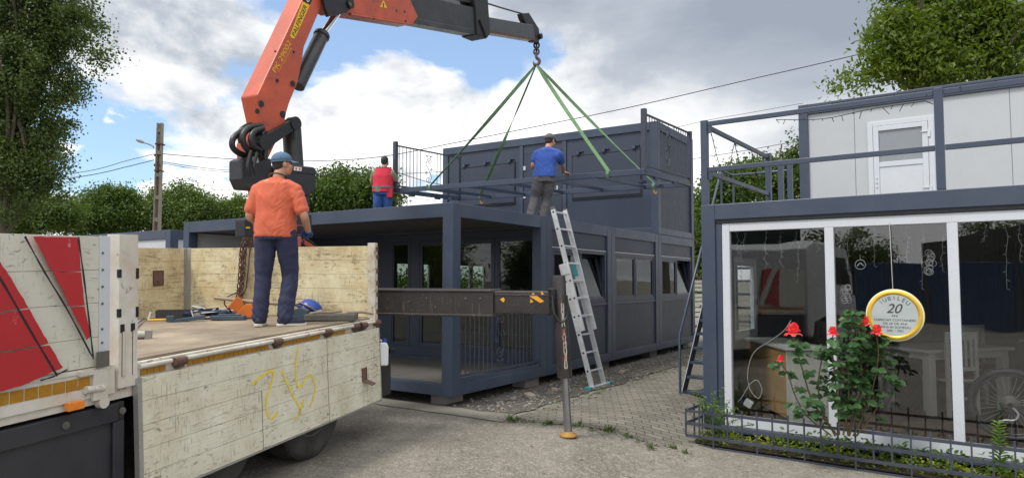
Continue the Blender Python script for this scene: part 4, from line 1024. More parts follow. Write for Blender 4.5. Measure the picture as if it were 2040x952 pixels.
# chassis
s = MB()
for y in (.85, 1.55): s.box((-7., y, -.42), (.55, y + .09, -.16))
for x in (-.15, -1.6, -3.0, -4.6): s.box((x, .1, -.16), (x + .08, 2.4, -.072)); s.box((x, .94, -.38), (x + .08, 1.55, -.2))
s.build('chassis', M['blacksteel'], TR)
s = MB(); s.box((-3.15, .30, -.9), (-3.10, .85, -.3)); s.box((-3.14, .3, -.86), (-2.9, .8, -.4)); s.build('air_tank', M['blacksteel'], TR, .03)
def wheel(x, y, yo):
    """yo: -1 outer face to the near side"""
    Mw = Matrix.Translation((x, y, -T0.z + .51 - TILT * x)) @ Matrix.Rotation(math.pi / 2, 4, 'X')
    r = .5; s = MB()
    for k in (0, 1):
        c = k * .33 * (-yo) * -1
        s.lathe([(.30, c - .12), (.40, c - .14), (.455, c - .135), (.49, c - .115), (r, c - .09), (r, c + .09), (.49, c + .115), (.455, c + .135), (.40, c + .14), (.30, c + .12)], 40)
    for k in range(60):
        a = 2 * math.pi * k / 60; ca, sa = math.cos(a), math.sin(a)
        for zc_ in (-.07, .0, .07):
            s.cbox((0, 0, 0), (.012, .03, .06), Matrix.Translation((r * ca, r * sa, zc_)) @ Matrix.Rotation(a, 4, 'Z'))
    wo = thing('wheel', None, None); wo.parent = TR; wo.matrix_local = Mw
    s.build('tyre', M['rubber'], wo)
    f = .12 * (1 if yo < 0 else -1)
    s = MB(); s.lathe([(.30, f), (.285, f * .9), (.27, f * .2), (.16, f * .1), (.15, f * .85), (.08, f * 1.0), (.0, f * 1.02)], 32); s.lathe([(.30, -f), (.28, -f), (.28, f), (.30, f)], 32)
    for k in range(10):
        a = 2 * math.pi * k / 10; s.tube([V((.21 * math.cos(a), .21 * math.sin(a), f * .1)), V((.21 * math.cos(a), .21 * math.sin(a), f * .38))], .018, 6)
    s.build('rim', M['rim'], wo)
for x in (-1.02, -2.32, -6.0):
    wheel(x, .20, -1); wheel(x, 2.28, 1)
s = MB()
for x in (-1.02, -2.32, -6.0): s.tube([V((x, .25, -.63)), V((x, 2.25, -.63))], .07, 10); s.ball((x, 1.2, -.66), .2, 12, 8)
s.build('axle', M['blacksteel'], TR)
s = MB(); s.box((-.42, .12, -.75), (-.38, .62, -.30)); s.build('mudflap', M['rubber'], TR)
# rear under-run box beside the crane base
a = tp(757, 790, .15); b = tp(812, 736, .15)
s = MB(); s.box((-.02, .0, -.80), (.38, .35, -.46)); s.build('rear_step_box', M['blacksteel'], TR, .006)
s = MB(); s.ball((.13, .15, -.36), (.16, .12, .12), 12, 8); s.tube([V((.1, .1, -.3)), V((.3, .08, -.26)), V((.42, .05, -.33))], .03, 8); s.box((.12, .04, -.44), (.38, .2, -.36)); s.tube([V((.4, .04, -.33)), V((.47, .02, -.33))], .035, 10); s.build('rear_coupling', M['greasy'], TR)
# cab (beyond the left edge of the photograph, seen mirrored in the shop window)
cab = thing('cab', None, None); cab.parent = TR; cab.location = (1.4, 0, 0)
s = MB(); s.prism([(-6.75, -.55), (-6.75, 1.45), (-7.1, 1.62), (-8.3, 1.5), (-8.75, .75), (-8.85, .2), (-8.85, -.75), (-7.95, -.75), (-7.85, -.35), (-7.45, -.15), (-7.0, -.35), (-6.92, -.6)], .06, 2.44); s.build('cab_body', M['van_white'], cab, .05, 3)
s = MB(); s.prism([(-7.45, .55), (-7.45, 1.25), (-8.2, 1.25), (-8.5, .72), (-8.5, .55)], .03, .058); s.prism([(-7.45, .55), (-7.45, 1.25), (-8.2, 1.25), (-8.5, .72), (-8.5, .55)], 2.442, 2.47); s.build('side_window', M['black'], cab, .01)
s = MB(); s.add([V(p) for p in ((-8.33, .2, 1.42), (-8.33, 2.3, 1.42), (-8.77, 2.3, .72), (-8.77, .2, .72))], [(0, 1, 2, 3)]); s.build('windscreen', M['black'], cab)
s = MB(); s.box((-8.55, -.16, .35), (-8.42, -.08, 1.05)); s.bar((-8.45, .05, .95), (-8.45, -.12, .95), .03, .03); s.build('mirror', M['blackplastic'], cab, .01)
s = MB(); s.box((-8.9, .1, -.8), (-8.84, 2.4, -.35)); s.build('bumper', M['blackplastic'], cab, .01)

# ------------------------------------------------------------------ the loader crane
MC = frame(V((-2.85, 8.15, 1.16)), (.4725, .8814)); MCi = MC.inverted(); CYw = MC.to_3x3() @ V((0, 1, 0))
def cp(px, py, y=0.): return MCi @ on_plane(px, py, MC @ V((0, y, 0)), CYw)
def cprism(s, pl, y0, y1):
    s.prism([((p := cp(x, y, y0)).x, p.z) for x, y in pl], y0, y1); return s
CR = thing('loader_crane', 'orange truck mounted knuckle boom crane with dark extension arm and one stabilizer leg put down', 'crane', MC)
s = MB(); cprism(s, [(512.9, 189), (602, 0), (640, -82), (662, -112), (705, -98), (694, -62), (668, -48), (645.7, 0), (612.6, 79), (606, 94), (602, 121), (594, 163), (576, 207), (570.6, 226), (566, 250), (556, 274), (528, 262)], -.14, .14)
mb = s.build('main_boom', M['craneorange'], CR, .012)
s = MB(); cprism(s, [(516, 244), (562, 262), (546, 292), (530, 326), (498, 326), (497, 285)], -.11, .11); cprism(s, [(510, 320), (533, 322), (560, 490), (530, 490)], -.1, .1); s.build('column', M['craneorange'], CR, .012)
s = MB(); cprism(s, [(600, 472), (606, 466), (632, 494), (634, 520), (596, 520)], -.12, .2); s.box((-.26, -.3, -.35), (.42, .3, .12)); s.build('crane_base', M['craneorange'], CR, .01)
for (x, y, r_) in ((583, 167, .036), (520, 207, .038), (563, 228, .040), (552, 161, .022), (548, 103, .012), (585, 104, .014), (512, 222, .03)):
    p = cp(x, y, -.141); s = MB(); s.tube([V((p.x, -.150, p.z)), V((p.x, -.138, p.z))], r_, 18); s.build('pin', M['greasy'], mb)
# lettering on the boom
D_ = -.1415
s = MB(); s.prism([((p := cp(x, y, D_)).x, p.z) for x, y in ((578, 71), (581, 76.5), (586, 77), (589, 74), (617, 11), (603, 3.5))], D_ - .0012, D_ + .003); st = s.build('maker_sticker', M['yellow'], mb)
s = MB(); s.prism([((p := cp(x, y, D_)).x, p.z) for x, y in ((603.3, 3), (617.3, 10.5), (643, -47), (630, -53))], D_ - .0012, D_ + .003); st2 = s.build('maker_sticker', M['black'], mb)
def boom_text(txt, a, b, h, mat, parent, y=D_ - .0014, **kw):
    p, q = cp(*a, y), cp(*b, y); m = (p + q) / 2; m.y = y
    return text_mesh('lettering', txt, mat, parent, axes(m, V((q.x - p.x, 0, q.z - p.z)), (0, -1, 0)), length=(q - p).length, height=h, depth=.0008, **kw)
boom_text('PALFINGER', (584.5, 71.5), (609, 11), .060, M['black'], st, bold=.012)
boom_text('CRANE', (612, 4), (634, -44), .05, M['whiteprint'], st2, bold=.01)
boom_text('PK 29002', (545.5, 143), (577, 83), .066, M['yellowtext'], mb, bold=.012)
boom_text('PERFORMANCE', (555, 143), (580, 96), .022, M['yellowtext'], mb)
# outer boom and its linkage
s = MB(); cprism(s, [(640, -34), (652, 10), (672, 24), (686, 25), (822.6, 48), (833, 33.6), (821, 8), (812, -12), (800, -58), (720, -78), (660, -74)], -.15, .15); cprism(s, [(700, 26.8), (823, 47.6), (823.5, 50.5), (806, 49), (700, 31)], -.155, -.10)
ob = s.build('outer_boom', M['craneorange'], CR, .01)
s = MB(); s.prism([((p := cp(x, y, -.152)).x, p.z) for x, y in ((757, 15), (764, 1), (771, 16.5))], -.1535, -.148); ws = s.build('warning_sign', M['yellow'], ob)
s = MB(); p = cp(764, 11, -.1545); s.box((p.x - .012, -.1545, p.z - .03), (p.x + .012, -.153, p.z + .03)); s.build('warning_symbol', M['black'], ws)
s = MB(); cprism(s, [(644, -8), (649, 18), (655, 34), (664, 30), (676, 30), (690, 26), (704, 14), (706, -12), (690, -30), (655, -30)], -.21, -.16); cprism(s, [(644, -8), (649, 18), (655, 34), (664, 30), (676, 30), (690, 26), (704, 14), (706, -12), (690, -30), (655, -30)], .16, .21)
p = cp(697, 9, -.21); s.tube([V((p.x, -.235, p.z)), V((p.x, .21, p.z))], .062, 20); s.build('knuckle_link', M['greasy'], CR, .006)
s = MB(); p = cp(697, 9, -.235); s.tube([V((p.x, -.243, p.z)), V((p.x, -.235, p.z))], .026, 14); s.build('pin', M['rim'], CR)
for (x, y) in ((745, 38), (790, 22), (808, 43), (806, 24)):
    p = cp(x, y, -.151); s = MB(); s.tube([V((p.x, -.156, p.z)), V((p.x, -.148, p.z))], .016, 12); s.build('bolt', M['greasy'], ob)
s = MB(); cprism(s, [(770, -26), (952, 18), (957, 70), (800, 40)], -.125, .125); cprism(s, [(822, 36), (955, 62), (956, 71), (823, 46.5)], -.13, -.118); s.build('extension_boom', M['craneblack'], CR, .008)
s = MB(); cprism(s, [(862, -30), (962, 2), (962, 12), (868, -8)], -.09, .09); s.build('hose_tray', M['greasy'], CR, .006)
s = MB(); cprism(s, [(947, -10), (972, -5), (977, 68), (970, 77), (951, 69)], -.165, .165); s.tube([cp(955, 40, -.17), cp(968, 74, -.17)], .03, 8); s.build('boom_collar', M['greasy'], CR, .01)
s = MB(); cprism(s, [(965, 33), (1062, 50), (1067, 81.5), (968, 64.5)], -.085, .085); s.build('inner_extension', M['tele'], CR, .008)
s = MB(); cprism(s, [(970, 60), (1066, 77), (1066.5, 82), (970, 65)], -.0865, -.082); s.build('wear_strip', M['rust'], CR)
s = MB(); cprism(s, [(1040, 27), (1054, 26), (1074, 58), (1076, 80), (1068, 85), (1062, 83), (1058, 50), (1051, 52), (1043, 38)], -.06, .06); p = cp(1070, 74); s.tube([V((p.x, -.11, p.z)), V((p.x, .11, p.z))], .06, 14); s.build('boom_tip', M['greasy'], CR, .008)
s = MB(); s.tube(spline([cp(966, 6), cp(1005, 18), cp(1048, 30)], 5), .017, 8); s.build('hose', M['greasy'], CR)
# cylinders
s = MB(); a, b = cp(592, 172), cp(643.5, 66); d = (b - a).normalized(); s.tube([a, b - d * .03, b], [.094, .094, .082], 24); s.tube([b - d * .07, b - d * .03], .105, 24); c1 = s.build('outer_boom_cylinder', M['craneblack'], CR)
s = MB(); s.tube([b, cp(676, 22)], .042, 20); s.build('piston_rod', M['chrome'], c1)
s = MB(); s.tube([b + V((0, .09, -.05)), cp(664, 28, .09)], .012, 6); s.build('hose', M['greasy'], c1)
s = MB(); s.tube([cp(581, 256), cp(591, 410)], .115, 24); s.tube([cp(580, 240), cp(581, 262)], .085, 20); s.build('main_lift_cylinder', M['craneblack'], CR)
s = MB(); a, b = cp(522, 285, -.17), cp(583, 247, -.17); d = (b - a).normalized(); nn = V((-d.z, 0, d.x)); q = [a + nn * .075, b + nn * .06, b - nn * .06, a - nn * .075]
s.prism([(p.x, p.z) for p in q], -.22, -.16)
for c, r_ in ((a, .092), (b, .082)): s.tube([V((c.x, -.235, c.z)), V((c.x, -.13, c.z))], r_, 20)
s.tube([cp(528, 295, -.2), cp(529, 318, -.2)], .03, 8); s.tube([cp(586, 255, -.2), cp(588, 278, -.2)], .022, 8); s.build('link_arm', M['greasy'], CR, .008)
for pl, r_, y in (([(508, 255), (482, 262), (465, 276), (463, 292), (474, 304), (492, 309), (512, 300)], .034, -.05), ([(520, 250), (497, 255), (484, 270), (486, 288), (498, 302), (516, 308)], .036, -.14), ([(524, 256), (508, 262), (500, 276), (505, 292), (520, 300)], .034, -.20),
                   ([(516, 246), (492, 251), (478, 264), (480, 284), (490, 298)], .030, .06), ([(528, 262), (514, 280), (516, 300), (524, 318)], .028, -.16), ([(500, 300), (494, 330), (498, 352)], .022, -.2), ([(512, 304), (506, 330), (510, 350)], .02, -.24)):
    s = MB(); s.tube(spline([cp(x, yy, y) for x, yy in pl], 5), r_, 10); s.build('hydraulic_hose', M['greasy'], CR)
s = MB(); p = cp(510, 278, 0); s.tube([V((p.x, -.12, p.z)), V((p.x, .12, p.z))], .13, 18); s.build('slew_motor', M['greasy'], CR)
s = MB(); cprism(s, [(482, 318), (500, 311), (542, 316), (542, 372), (526, 379), (491, 377), (482, 356)], -.12, .10); bx = s.build('valve_box', M['blackplastic'], CR, .02)
s = MB(); cprism(s, [(503, 313), (514, 311), (516, 324), (505, 326)], -.132, -.122); s.build('cover_plate', M['lampgrey'], bx)
s = MB(); cprism(s, [(566, 330), (571, 326.5), (627, 333), (630, 338), (630, 379), (614, 391), (577, 388), (566, 378)], -.27, .15); ot = s.build('oil_tank', M['blackplastic'], CR, .02)
s = MB(); cprism(s, [(565.5, 341), (630.5, 346), (630.5, 348), (565.5, 343)], -.275, .155); s.build('tank_seam', M['greasy'], ot)
s = MB(); cprism(s, [(586, 332), (601, 333.5), (601, 341), (586, 339.5)], -.2735, -.27); pl_ = s.build('tank_label', M['whiteprint'], ot)
s = MB()
for x, y in ((590, 336), (597, 336.8)): p = cp(x, y, -.2735); s.tube([V((p.x, -.2755, p.z)), V((p.x, -.273, p.z))], .013, 12)
s.build('label_dot', M['red'], pl_)
s = MB(); cprism(s, [(577, 331.5), (583.5, 332.2), (583.5, 340), (577, 339)], -.2735, -.27); s.build('tank_label', M['lanyard'], ot)
s = MB(); cprism(s, [(601, 386), (617, 388), (618, 425), (602, 425)], -.08, .08); cprism(s, [(600, 425), (621, 427), (622, 474), (601, 474)], -.12, .12); s.build('support_post', M['craneblack'], CR, .01)
s = MB(); cprism(s, [(487, 437), (505, 437), (505, 471), (487, 471)], -.25, -.1); cb_ = s.build('control_box', M['blackplastic'], CR, .008)
s = MB(); cprism(s, [(490, 452), (498, 452), (498, 455), (490, 455)], -.253, -.249); s.build('box_label', M['yellow'], cb_)
for k, pl in enumerate(([(604, 470), (612, 478), (622, 484), (634, 494)], [(598, 462), (604, 480), (598, 496)], [(608, 472), (602, 484), (612, 492), (628, 492)])):
    s = MB(); s.tube(spline([cp(x, y, -.25 - .02 * k) for x, y in pl], 5), .014, 8); s.build('hydraulic_hose', M['greasy'], CR)
# stabilizer
MTC = MCi @ MT
def tpart(s, name, mat, parent=CR, bevel=0.):
    o = s.build(name, mat, parent, bevel); o.matrix_local = MTC if parent == CR else Matrix.Identity(4); return o
s = MB(); s.box((.46, -1.18, .068), (.76, 2.5, .348)); s.box((.45, -1.175, .330), (.77, 2.4, .356)); s.box((.45, -1.175, .06), (.77, 2.4, .09)); sb = tpart(s, 'stabilizer_beam', M['stabil'], bevel=.008)
s = MB(); s.box((.49, -1.80, .10), (.73, -1.18, .338)); s.box((.483, -1.78, .295), (.737, -1.182, .31)); sx_ = s.build('beam_extension', M['stabil'], sb, .008)
for (px, py, q) in ((928, 594, .014), (957, 594, .012), (772, 597, .008), (815, 600, .009), (850, 593, .009), (868, 610, .009)):
    p = MTi @ on_plane(px, py, MT @ V((.46, 0, 0)), MT.to_3x3() @ V((1, 0, 0))); s = MB(); s.tube([V((.45, p.y, p.z)), V((.462, p.y, p.z))], q * .8, 10); s.build('bolt', M['rim'], sb)
def bx_px(pl, x=.489): return [((p := MTi @ on_plane(a, b, MT @ V((x, 0, 0)), MT.to_3x3() @ V((1, 0, 0)))).y, p.z) for a, b in pl]
s = MB()
for pl in ([(1055, 590), (1062, 583), (1084, 600), (1076, 603)], [(1077, 580), (1082, 583), (1084, 589), (1079, 588)], [(1057, 595), (1063, 601), (1056, 603)], [(996, 596), (1003, 592), (1006, 597), (1003, 602)]):
    s.prism(bx_px(pl), .4875, .492, axis='x')
s.build('hazard_stripe', M['yellowtext'], sx_)
s = MB(); s.box((.50, -1.86, .09), (.72, -1.78, .37))
for k in range(7): s.tube([V((.50, -1.80 - .01 * (k % 2), (.12 + k * .037))), V((.72, -1.80, (.12 + k * .037)))], .022, 8)
s.tube(spline([V((.5, -1.83, .3)), V((.45, -1.86, .12)), V((.47, -1.93, .02)), V((.52, -1.99, .1)), V((.53, -1.98, .3))], 5), .012, 8); s.build('stabilizer_clamp', M['greasy'], sb, .006)
L0, L1 = V((.6, -1.875, .51)), V((.6, -1.935, -.575)); d = (L1 - L0).normalized()
L2 = V((.6, -1.935 - .033, -1.192))
s = MB(); s.tube([L0, L0 + d * .02, L1 - d * .02, L1], [.066, .074, .074, .068], 24); s.tube([L1 - d * .1, L1], .08, 24); lg = s.build('stabilizer_leg', M['stabil'], sb)
s = MB(); s.tube([L1, L2], .042, 20); s.build('leg_rod', M['dullrod'], lg)
s = MB(); zf_ = L2 + V((0, 0, .0)); s.lathe([(0, .05), (.05, .05), (.055, .03), (.092, .022), (.095, .004), (.09, 0), (0, 0)], 28, Matrix.Translation(zf_)); s.build('foot_plate', mk('yellow_rusty_foot', (.34, .19, .04), .7, var=.3, vs=12, rust=.35), lg)
# torn red and white warning tape down the leg
m_, t_, b_, o_ = new_mat('torn_warning_tape'); tc_ = t_.new('ShaderNodeTexCoord').outputs['Object']
t_.link(t_.mix(t_.ramp(t_.noise(t_.mapv(tc_, (20, 20, 9)), 1., 5, .7), [(.44, 0.), (.5, 1.)]), (.36, .085, .065), (.42, .40, .37)), b_.inputs['Base Color']); b_.inputs['Roughness'].default_value = .5
tm = mk('bare_leg', (.036, .031, .029)); s = MB(); rr = random.Random(5); N = 26
u_, w_, _ = basis(d)
def on_leg(f, ang):
    c = L0.lerp(L1, f); ca = V((-math.cos(ang), -math.sin(ang), 0)); ca = (ca - d * ca.dot(d)).normalized(); return c + ca * .0755
edge = [(.30 + rr.uniform(-.07, .05), .74 + rr.uniform(-.08, .06)) for _ in range(N + 1)]
vs_ = []
for i in range(N + 1):
    f = .27 + .66 * i / N
    for a_ in edge[i]: vs_.append(on_leg(f, a_))
s.add(vs_, [(2 * i, 2 * i + 1, 2 * i + 3, 2 * i + 2) for i in range(N) if i not in (9,)]); s.build('warning_tape', m_, lg)
# ------------------------------------------------------------------ the balcony frame in the air
fu, fw_ = V((.568, .823, .024)), V((-.823, .568, .016)); FO = V((2.275, 11.733, 3.517)); fz = fu.cross(fw_).normalized()
fux = fu.normalized(); fwy = fz.cross(fux)
MFr = Matrix(((fux.x, fwy.x, fz.x, FO.x), (fux.y, fwy.y, fz.y, FO.y), (fux.z, fwy.z, fz.z, FO.z), (0, 0, 0, 1)))
FRW, FRL = 2.35, 5.99
r = thing('balcony_frame', 'dark steel balcony floor frame with two end railings, hanging from the green slings', 'steel frame', MFr)
for nm, x in (('long_beam', 0.), ('long_beam', FRW - .06)):
    s = MB(); s.box((x, .062, -.05), (x + .06, FRL - .062, .05)); s.build(nm, M['anth'], r, .004)
for y in (0., FRL - .06):
    s = MB(); s.box((0, y, -.05), (FRW, y + .06, .05)); s.build('end_beam', M['anth'], r, .004)
for i in range(1, 6):
    y = FRL * i / 6; s = MB(); s.box((.062, y - .02, -.03), (FRW - .062, y + .02, .03)); s.build('joist', M['anth'], r)
s = MB()
for y in (.35, FRL - .45):
    for x in (.7, 1.5): s.box((x, y if y < 1 else y, -.1), (x + .22, y + .1, -.052))
for x in (.5, 1.4): s.box((x, .01, -.085), (x + .18, .05, -.052)); s.box((x, FRL - .05, -.085), (x + .18, FRL - .01, -.052))
s.build('fixing_plate', M['anth'], r)
for y in (.03, FRL - .03):
    railing(r, (.06, y, 0), (FRW - .06, y, 0), .10, 1.03, M['iron'], step=.115, post=(1.10, 1.05), pw=.085, gap=.21, br=.008)

# sling hook on its chain
HK = at_depth(1068.5, 127, 14.4)
h = thing('crane_hook', 'rusty forged lifting hook on a short chain below the boom tip', 'hook', HK)
tipw = MC @ cp(1069, 80)
s = MB(); top = (tipw - HK); s.box((top.x - .05, top.y - .03, top.z - .10), (top.x + .05, top.y + .03, top.z + .0)); s.build('swivel', M['greasy'], h, .01)
def ring(s, c, rx, rz, r_, a, n=16):
    s.tube([V(c) + Matrix.Rotation(a, 3, 'Z') @ V((rx * math.cos(2 * math.pi * k / n), 0, rz * math.sin(2 * math.pi * k / n))) for k in range(n)], r_, 8, closed=True)
nl = 3; zt_ = top.z - .08; zb_ = .22
for k in range(nl):
    s = MB(); f = (k + .5) / nl; c = V((top.x * (1 - f), top.y * (1 - f), zt_ + (zb_ - zt_) * f)); ring(s, c, .055, (zt_ - zb_) / nl / 2 + .03, .02, k * math.pi / 2); s.build('chain_link', M['greasy'] if k < 2 else M['hookmetal'], h)
s = MB(); s.tube(spline([V((0, 0, .24)), V((0, 0, .14)), V((.055, 0, .08)), V((.06, 0, .02)), V((.0, 0, -.035)), V((-.055, 0, -.0)), V((-.06, 0, .05))], 5), [.03] * 6 + [.036] * 18 + [.028, .024, .02, .016, .012, .01, .008], 10); s.build('hook', M['hookmetal'], h)

def sling(label, end, twist, w=.065, hang=None):
    a = HK + V((0, 0, -.02)); b = MFr @ V(end); n = 40; d = (b - a).normalized(); u, v, _ = basis(d)
    # side of the webbing that looks towards the yard
    vs, fs = [], []
    for i in range(n + 1):
        f = i / n; ang = twist[0] + (twist[1] - twist[0]) * smooth01(.25, .75, f); k = u * math.cos(ang) + v * math.sin(ang); t_ = d.cross(k)
        p = a.lerp(b, f); p.z -= .03 * math.sin(math.pi * f); ww = w * (.55 + .45 * smooth01(0, .15, f)) / 2
        for sx_, sy_ in ((-1, -1), (1, -1), (1, 1), (-1, 1)): vs.append(p - a + k * ww * sx_ + t_ * .004 * sy_)
    for i in range(n):
        for q in range(4): fs.append((i * 4 + q, i * 4 + (q + 1) % 4, i * 4 + 4 + (q + 1) % 4, i * 4 + 4 + q))
    root = thing('lifting_sling', label, 'sling', a, 'green slings carrying the balcony frame')
    s = MB(); s.add(vs, fs); s.add(vs[:4], [(0, 1, 2, 3)]); s.build('webbing', M['sling'], root)
    # the loop round the beam
    s = MB(); e = MFr.to_3x3(); c = b - a
    loop = [c + e @ V(q) for q in ((-.035, 0, .0), (-.05, 0, -.06), (-.03, 0, -.12), (.03, 0, -.12), (.05, 0, -.06), (.035, 0, 0))]
    vs = []
    for p in loop: vs += [p - e @ V((0, .03, 0)), p + e @ V((0, .03, 0))]
    s.add(vs, [(2 * i, 2 * i + 1, 2 * i + 3, 2 * i + 2) for i in range(len(loop) - 1)]); lo = s.build('loop', M['sling'], root); sm = lo.modifiers.new('thick', 'SOLIDIFY'); sm.thickness = .008
    if hang:
        s = MB(); q = c + e @ V((0, 0, -.1)); s.tube(spline([q, q + V((.0, 0, -.07)), q + V((.03, 0, -.12)), q + V((.06, 0, -.07))], 4), .012, 8); s.build('sling_hook', M['yellowtext'], root)
e0 = .03
sling('green sling running down to the near beam beside the left scroll railing', (e0, 4.90, .06), (1.4, .2), .075)
sling('green sling ending in a yellow hook left of the man in blue', (FRW - e0, 5.30, .06), (2.6, .1), .075, True)
sling('broad green sling ending on the near beam right of the blue shirt man', (e0, .70, .06), (.3, .1), .085)
sling('thin green sling passing to the far beam under the right hand railing', (FRW - e0, .80, .06), (1.5, .5), .065, True)

# ------------------------------------------------------------------ ladder
LF = V((A0.x, A0.y, 0)) + AU * 2.42 + AN * .80; LF.z = ground_z(LF.x, LF.y)
ltop = V((A0.x, A0.y, 0)) + AU * 2.40 + AN * .05; ltop.z = 2.76
r = thing('extension_ladder', 'aluminium two part extension ladder leaning on the roof edge of the dark building', 'ladder', LF)
ld = (ltop - LF); LL = ld.length; ld.normalize(); lw = AU.copy(); lo_ = ld.cross(lw).normalized()
if lo_.dot(AN) < 0: lo_ = -lo_
def section(f0, f1, off, wd, name):
    for x in (0, wd):
        s = MB(); s.bar(ld * (LL * f0) + lw * x + lo_ * off, ld * (LL * f1) + lw * x + lo_ * off, .028, .075, up=lo_); k = int(LL * f0 / .28) + 1; s.cur = 1; sg = -1 if x == 0 else 1
        while k * .28 < LL * f1 - .05:
            c = ld * (k * .28) + lw * x + lo_ * off; s.tube([c + lw * (sg * .0142), c + lw * (sg * .0155)], .017, 10); k += 1
        s.build('side_rail', [M['alu'], M['greasy']], r)
    k = int(LL * f0 / .28) + 1
    while k * .28 < LL * f1 - .05:
        c = ld * (k * .28) + lo_ * off; s = MB(); s.bar(c, c + lw * wd, .032, .028, up=ld); s.build('rung', M['alu'], r); k += 1
section(.0, .66, 0., .42, 'lower'); section(.31, 1., .078, .40, 'upper')
for x in (0, .42):
    s = MB(); c = ld * (LL * .655) + lw * x; s.bar(c - ld * .09 + lo_ * .03, c + ld * .09 + lo_ * .03, .045, .16, up=lo_); s.build('guide_bracket', M['teal'] if x else M['alu'], r, .006)
s = MB(); s.bar(lw * -.14 + V((0, 0, .03)), lw * .58 + V((0, 0, .03)), .08, .04); s.build('stabilizer_bar', M['alu'], r, .004)
for x in (-.14, .56):
    s = MB(); s.bar(lw * (x - .03) + V((0, 0, .028)), lw * (x + .05) + V((0, 0, .028)), .1, .06); s.build('foot', M['teal'], r, .008)
for x in (0, .42):
    s = MB(); c = ld * LL + lw * x + lo_ * .078; s.bar(c - ld * .02, c + ld * .025, .034, .082, up=lo_); s.build('rail_cap', M['padgrey'], r, .006)

# ------------------------------------------------------------------ loose gear on the truck bed
def bedp(px, py, h=.083): return on_plane(px, py, MT @ V((0, 0, h)), MT.to_3x3() @ V((0, 0, 1)))
tx3, ty3 = MT.to_3x3() @ V((1, 0, 0)), MT.to_3x3() @ V((0, 1, 0))
def onbed(px, py, yaw=0.): return frame(bedp(px, py), (math.cos(yaw), math.sin(yaw)))
# dark steel trough
a, b = bedp(309, 637), bedp(396, 634); s = MB(); L = (b - a).length
r = thing('steel_trough', 'dark open steel trough lying against the far side board', 'trough', frame(a, (b - a)))
s.box((0, 0, 0), (L, .16, .012)); s.box((0, 0, .012), (L, .012, .10)); s.box((0, .148, .012), (L, .16, .10)); s.box((0, .012, .012), (.012, .148, .1)); s.box((L - .012, .012, .012), (L, .148, .1)); s.build('trough_body', M['craneblack'], r)
# aluminium profiles
for i, (p, q, lab) in enumerate((((250, 676), (296, 632), 'long aluminium profile lying across the bed behind the front post'), ((262, 664), (290, 628), 'second aluminium profile lying behind the longer one by the front post'), ((240, 677), (302, 674), 'short aluminium tube with a dark end cap poking past the front post'))):
    a, b = bedp(*p), bedp(*q); L = (b - a).length; r = thing('aluminium_profile', lab, 'profile', frame(a, (b - a)), 'aluminium profiles on the truck bed'); s = MB()
    if i < 2: s.box((0, 0, 0), (L, .06, .012)); s.box((0, 0, .012), (L, .012, .05)); s.box((0, .048, .012), (L, .06, .05)); s.box((0, .024, .012), (L, .034, .04))
    else: s.tube([V((0, .03, .035)), V((L - .05, .03, .035))], .033, 12)
    s.build('profile_bar', M['alu_mill'], r)
    if i == 2: s = MB(); s.box((L - .05, -.005, 0), (L, .065, .07)); s.build('end_cap', M['block'], r, .004)
# orange chocks
for i, (px, py, w2, lab) in enumerate(((470, 628, .26, 'orange steel wheel chock standing on the bed beside the hanging chain'), (497, 633, .3, 'second orange chock, pushed behind the left leg of the man on the bed'))):
    r = thing('wheel_chock', lab, 'wheel chock', onbed(px, py, .3 - i * .4), 'orange chocks on the truck bed'); s = MB()
    s.prism([(-.15, 0), (.15, 0), (.05, .20 - .05 * i), (.0, .20 - .05 * i)], -.1, .1); s.build('chock_body', M['orangep'], r, .006)
    s = MB(); s.box((-.16, -.104, .0), (.16, .104, .012)); s.build('chock_base', M['rust'], r)
# blue tool, strap heap, hammer
r = thing('blue_clamp', 'dull blue steel clamp with a yellow handle lying in front of the trough', 'clamp', onbed(375, 640, .35)); s = MB(); s.box((-.16, -.025, .0), (.16, .025, .04), Matrix.Rotation(-.15, 4, 'Y')); s.box((-.2, -.03, 0), (-.13, .03, .06)); s.build('clamp_bar', M['bluetool'], r, .005)
s = MB(); s.tube([V((-.36, -.02, .02)), V((-.18, .0, .02))], .013, 8); s.build('handle', M['yellowtext'], r)
s = MB(); s.tube([V((-.36, -.02, .02)), V((-.34, -.01, .10))], .01, 6); s.tube([V((.05, .04, .02)), V((.02, .05, .11))], .008, 6); s.build('lever', M['alu'], r)
r = thing('ratchet_strap', 'crumpled blue and white ratchet strap heaped on the bed left of the orange chock', 'strap', onbed(419, 634)); rr = random.Random(8)
for mname, k in (('bluestrap', 7), ('cloth_white', 3), ('greasy', 4)):
    s = MB()
    for _ in range(k):
        c = V((rr.uniform(-.13, .13), rr.uniform(-.09, .09), rr.uniform(.015, .06))); p = [c + V((rr.gauss(0, .09), rr.gauss(0, .06), abs(rr.gauss(0, .03)))) for _ in range(5)]; s.tube(spline(p, 5), .022, 6, flat=.25)
    s.build('strap_webbing' if mname != 'greasy' else 'ratchet', M[mname], r)
r = thing('blue_steel_bar', 'short dull blue steel plate lying flat just left of the chain foot', 'steel plate', onbed(455, 637, .1)); s = MB(); s.box((-.17, -.05, 0), (.17, .05, .045)); s.box((-.1, -.03, .045), (.12, .03, .06)); s.build('plate', M['bluetool'], r, .006)
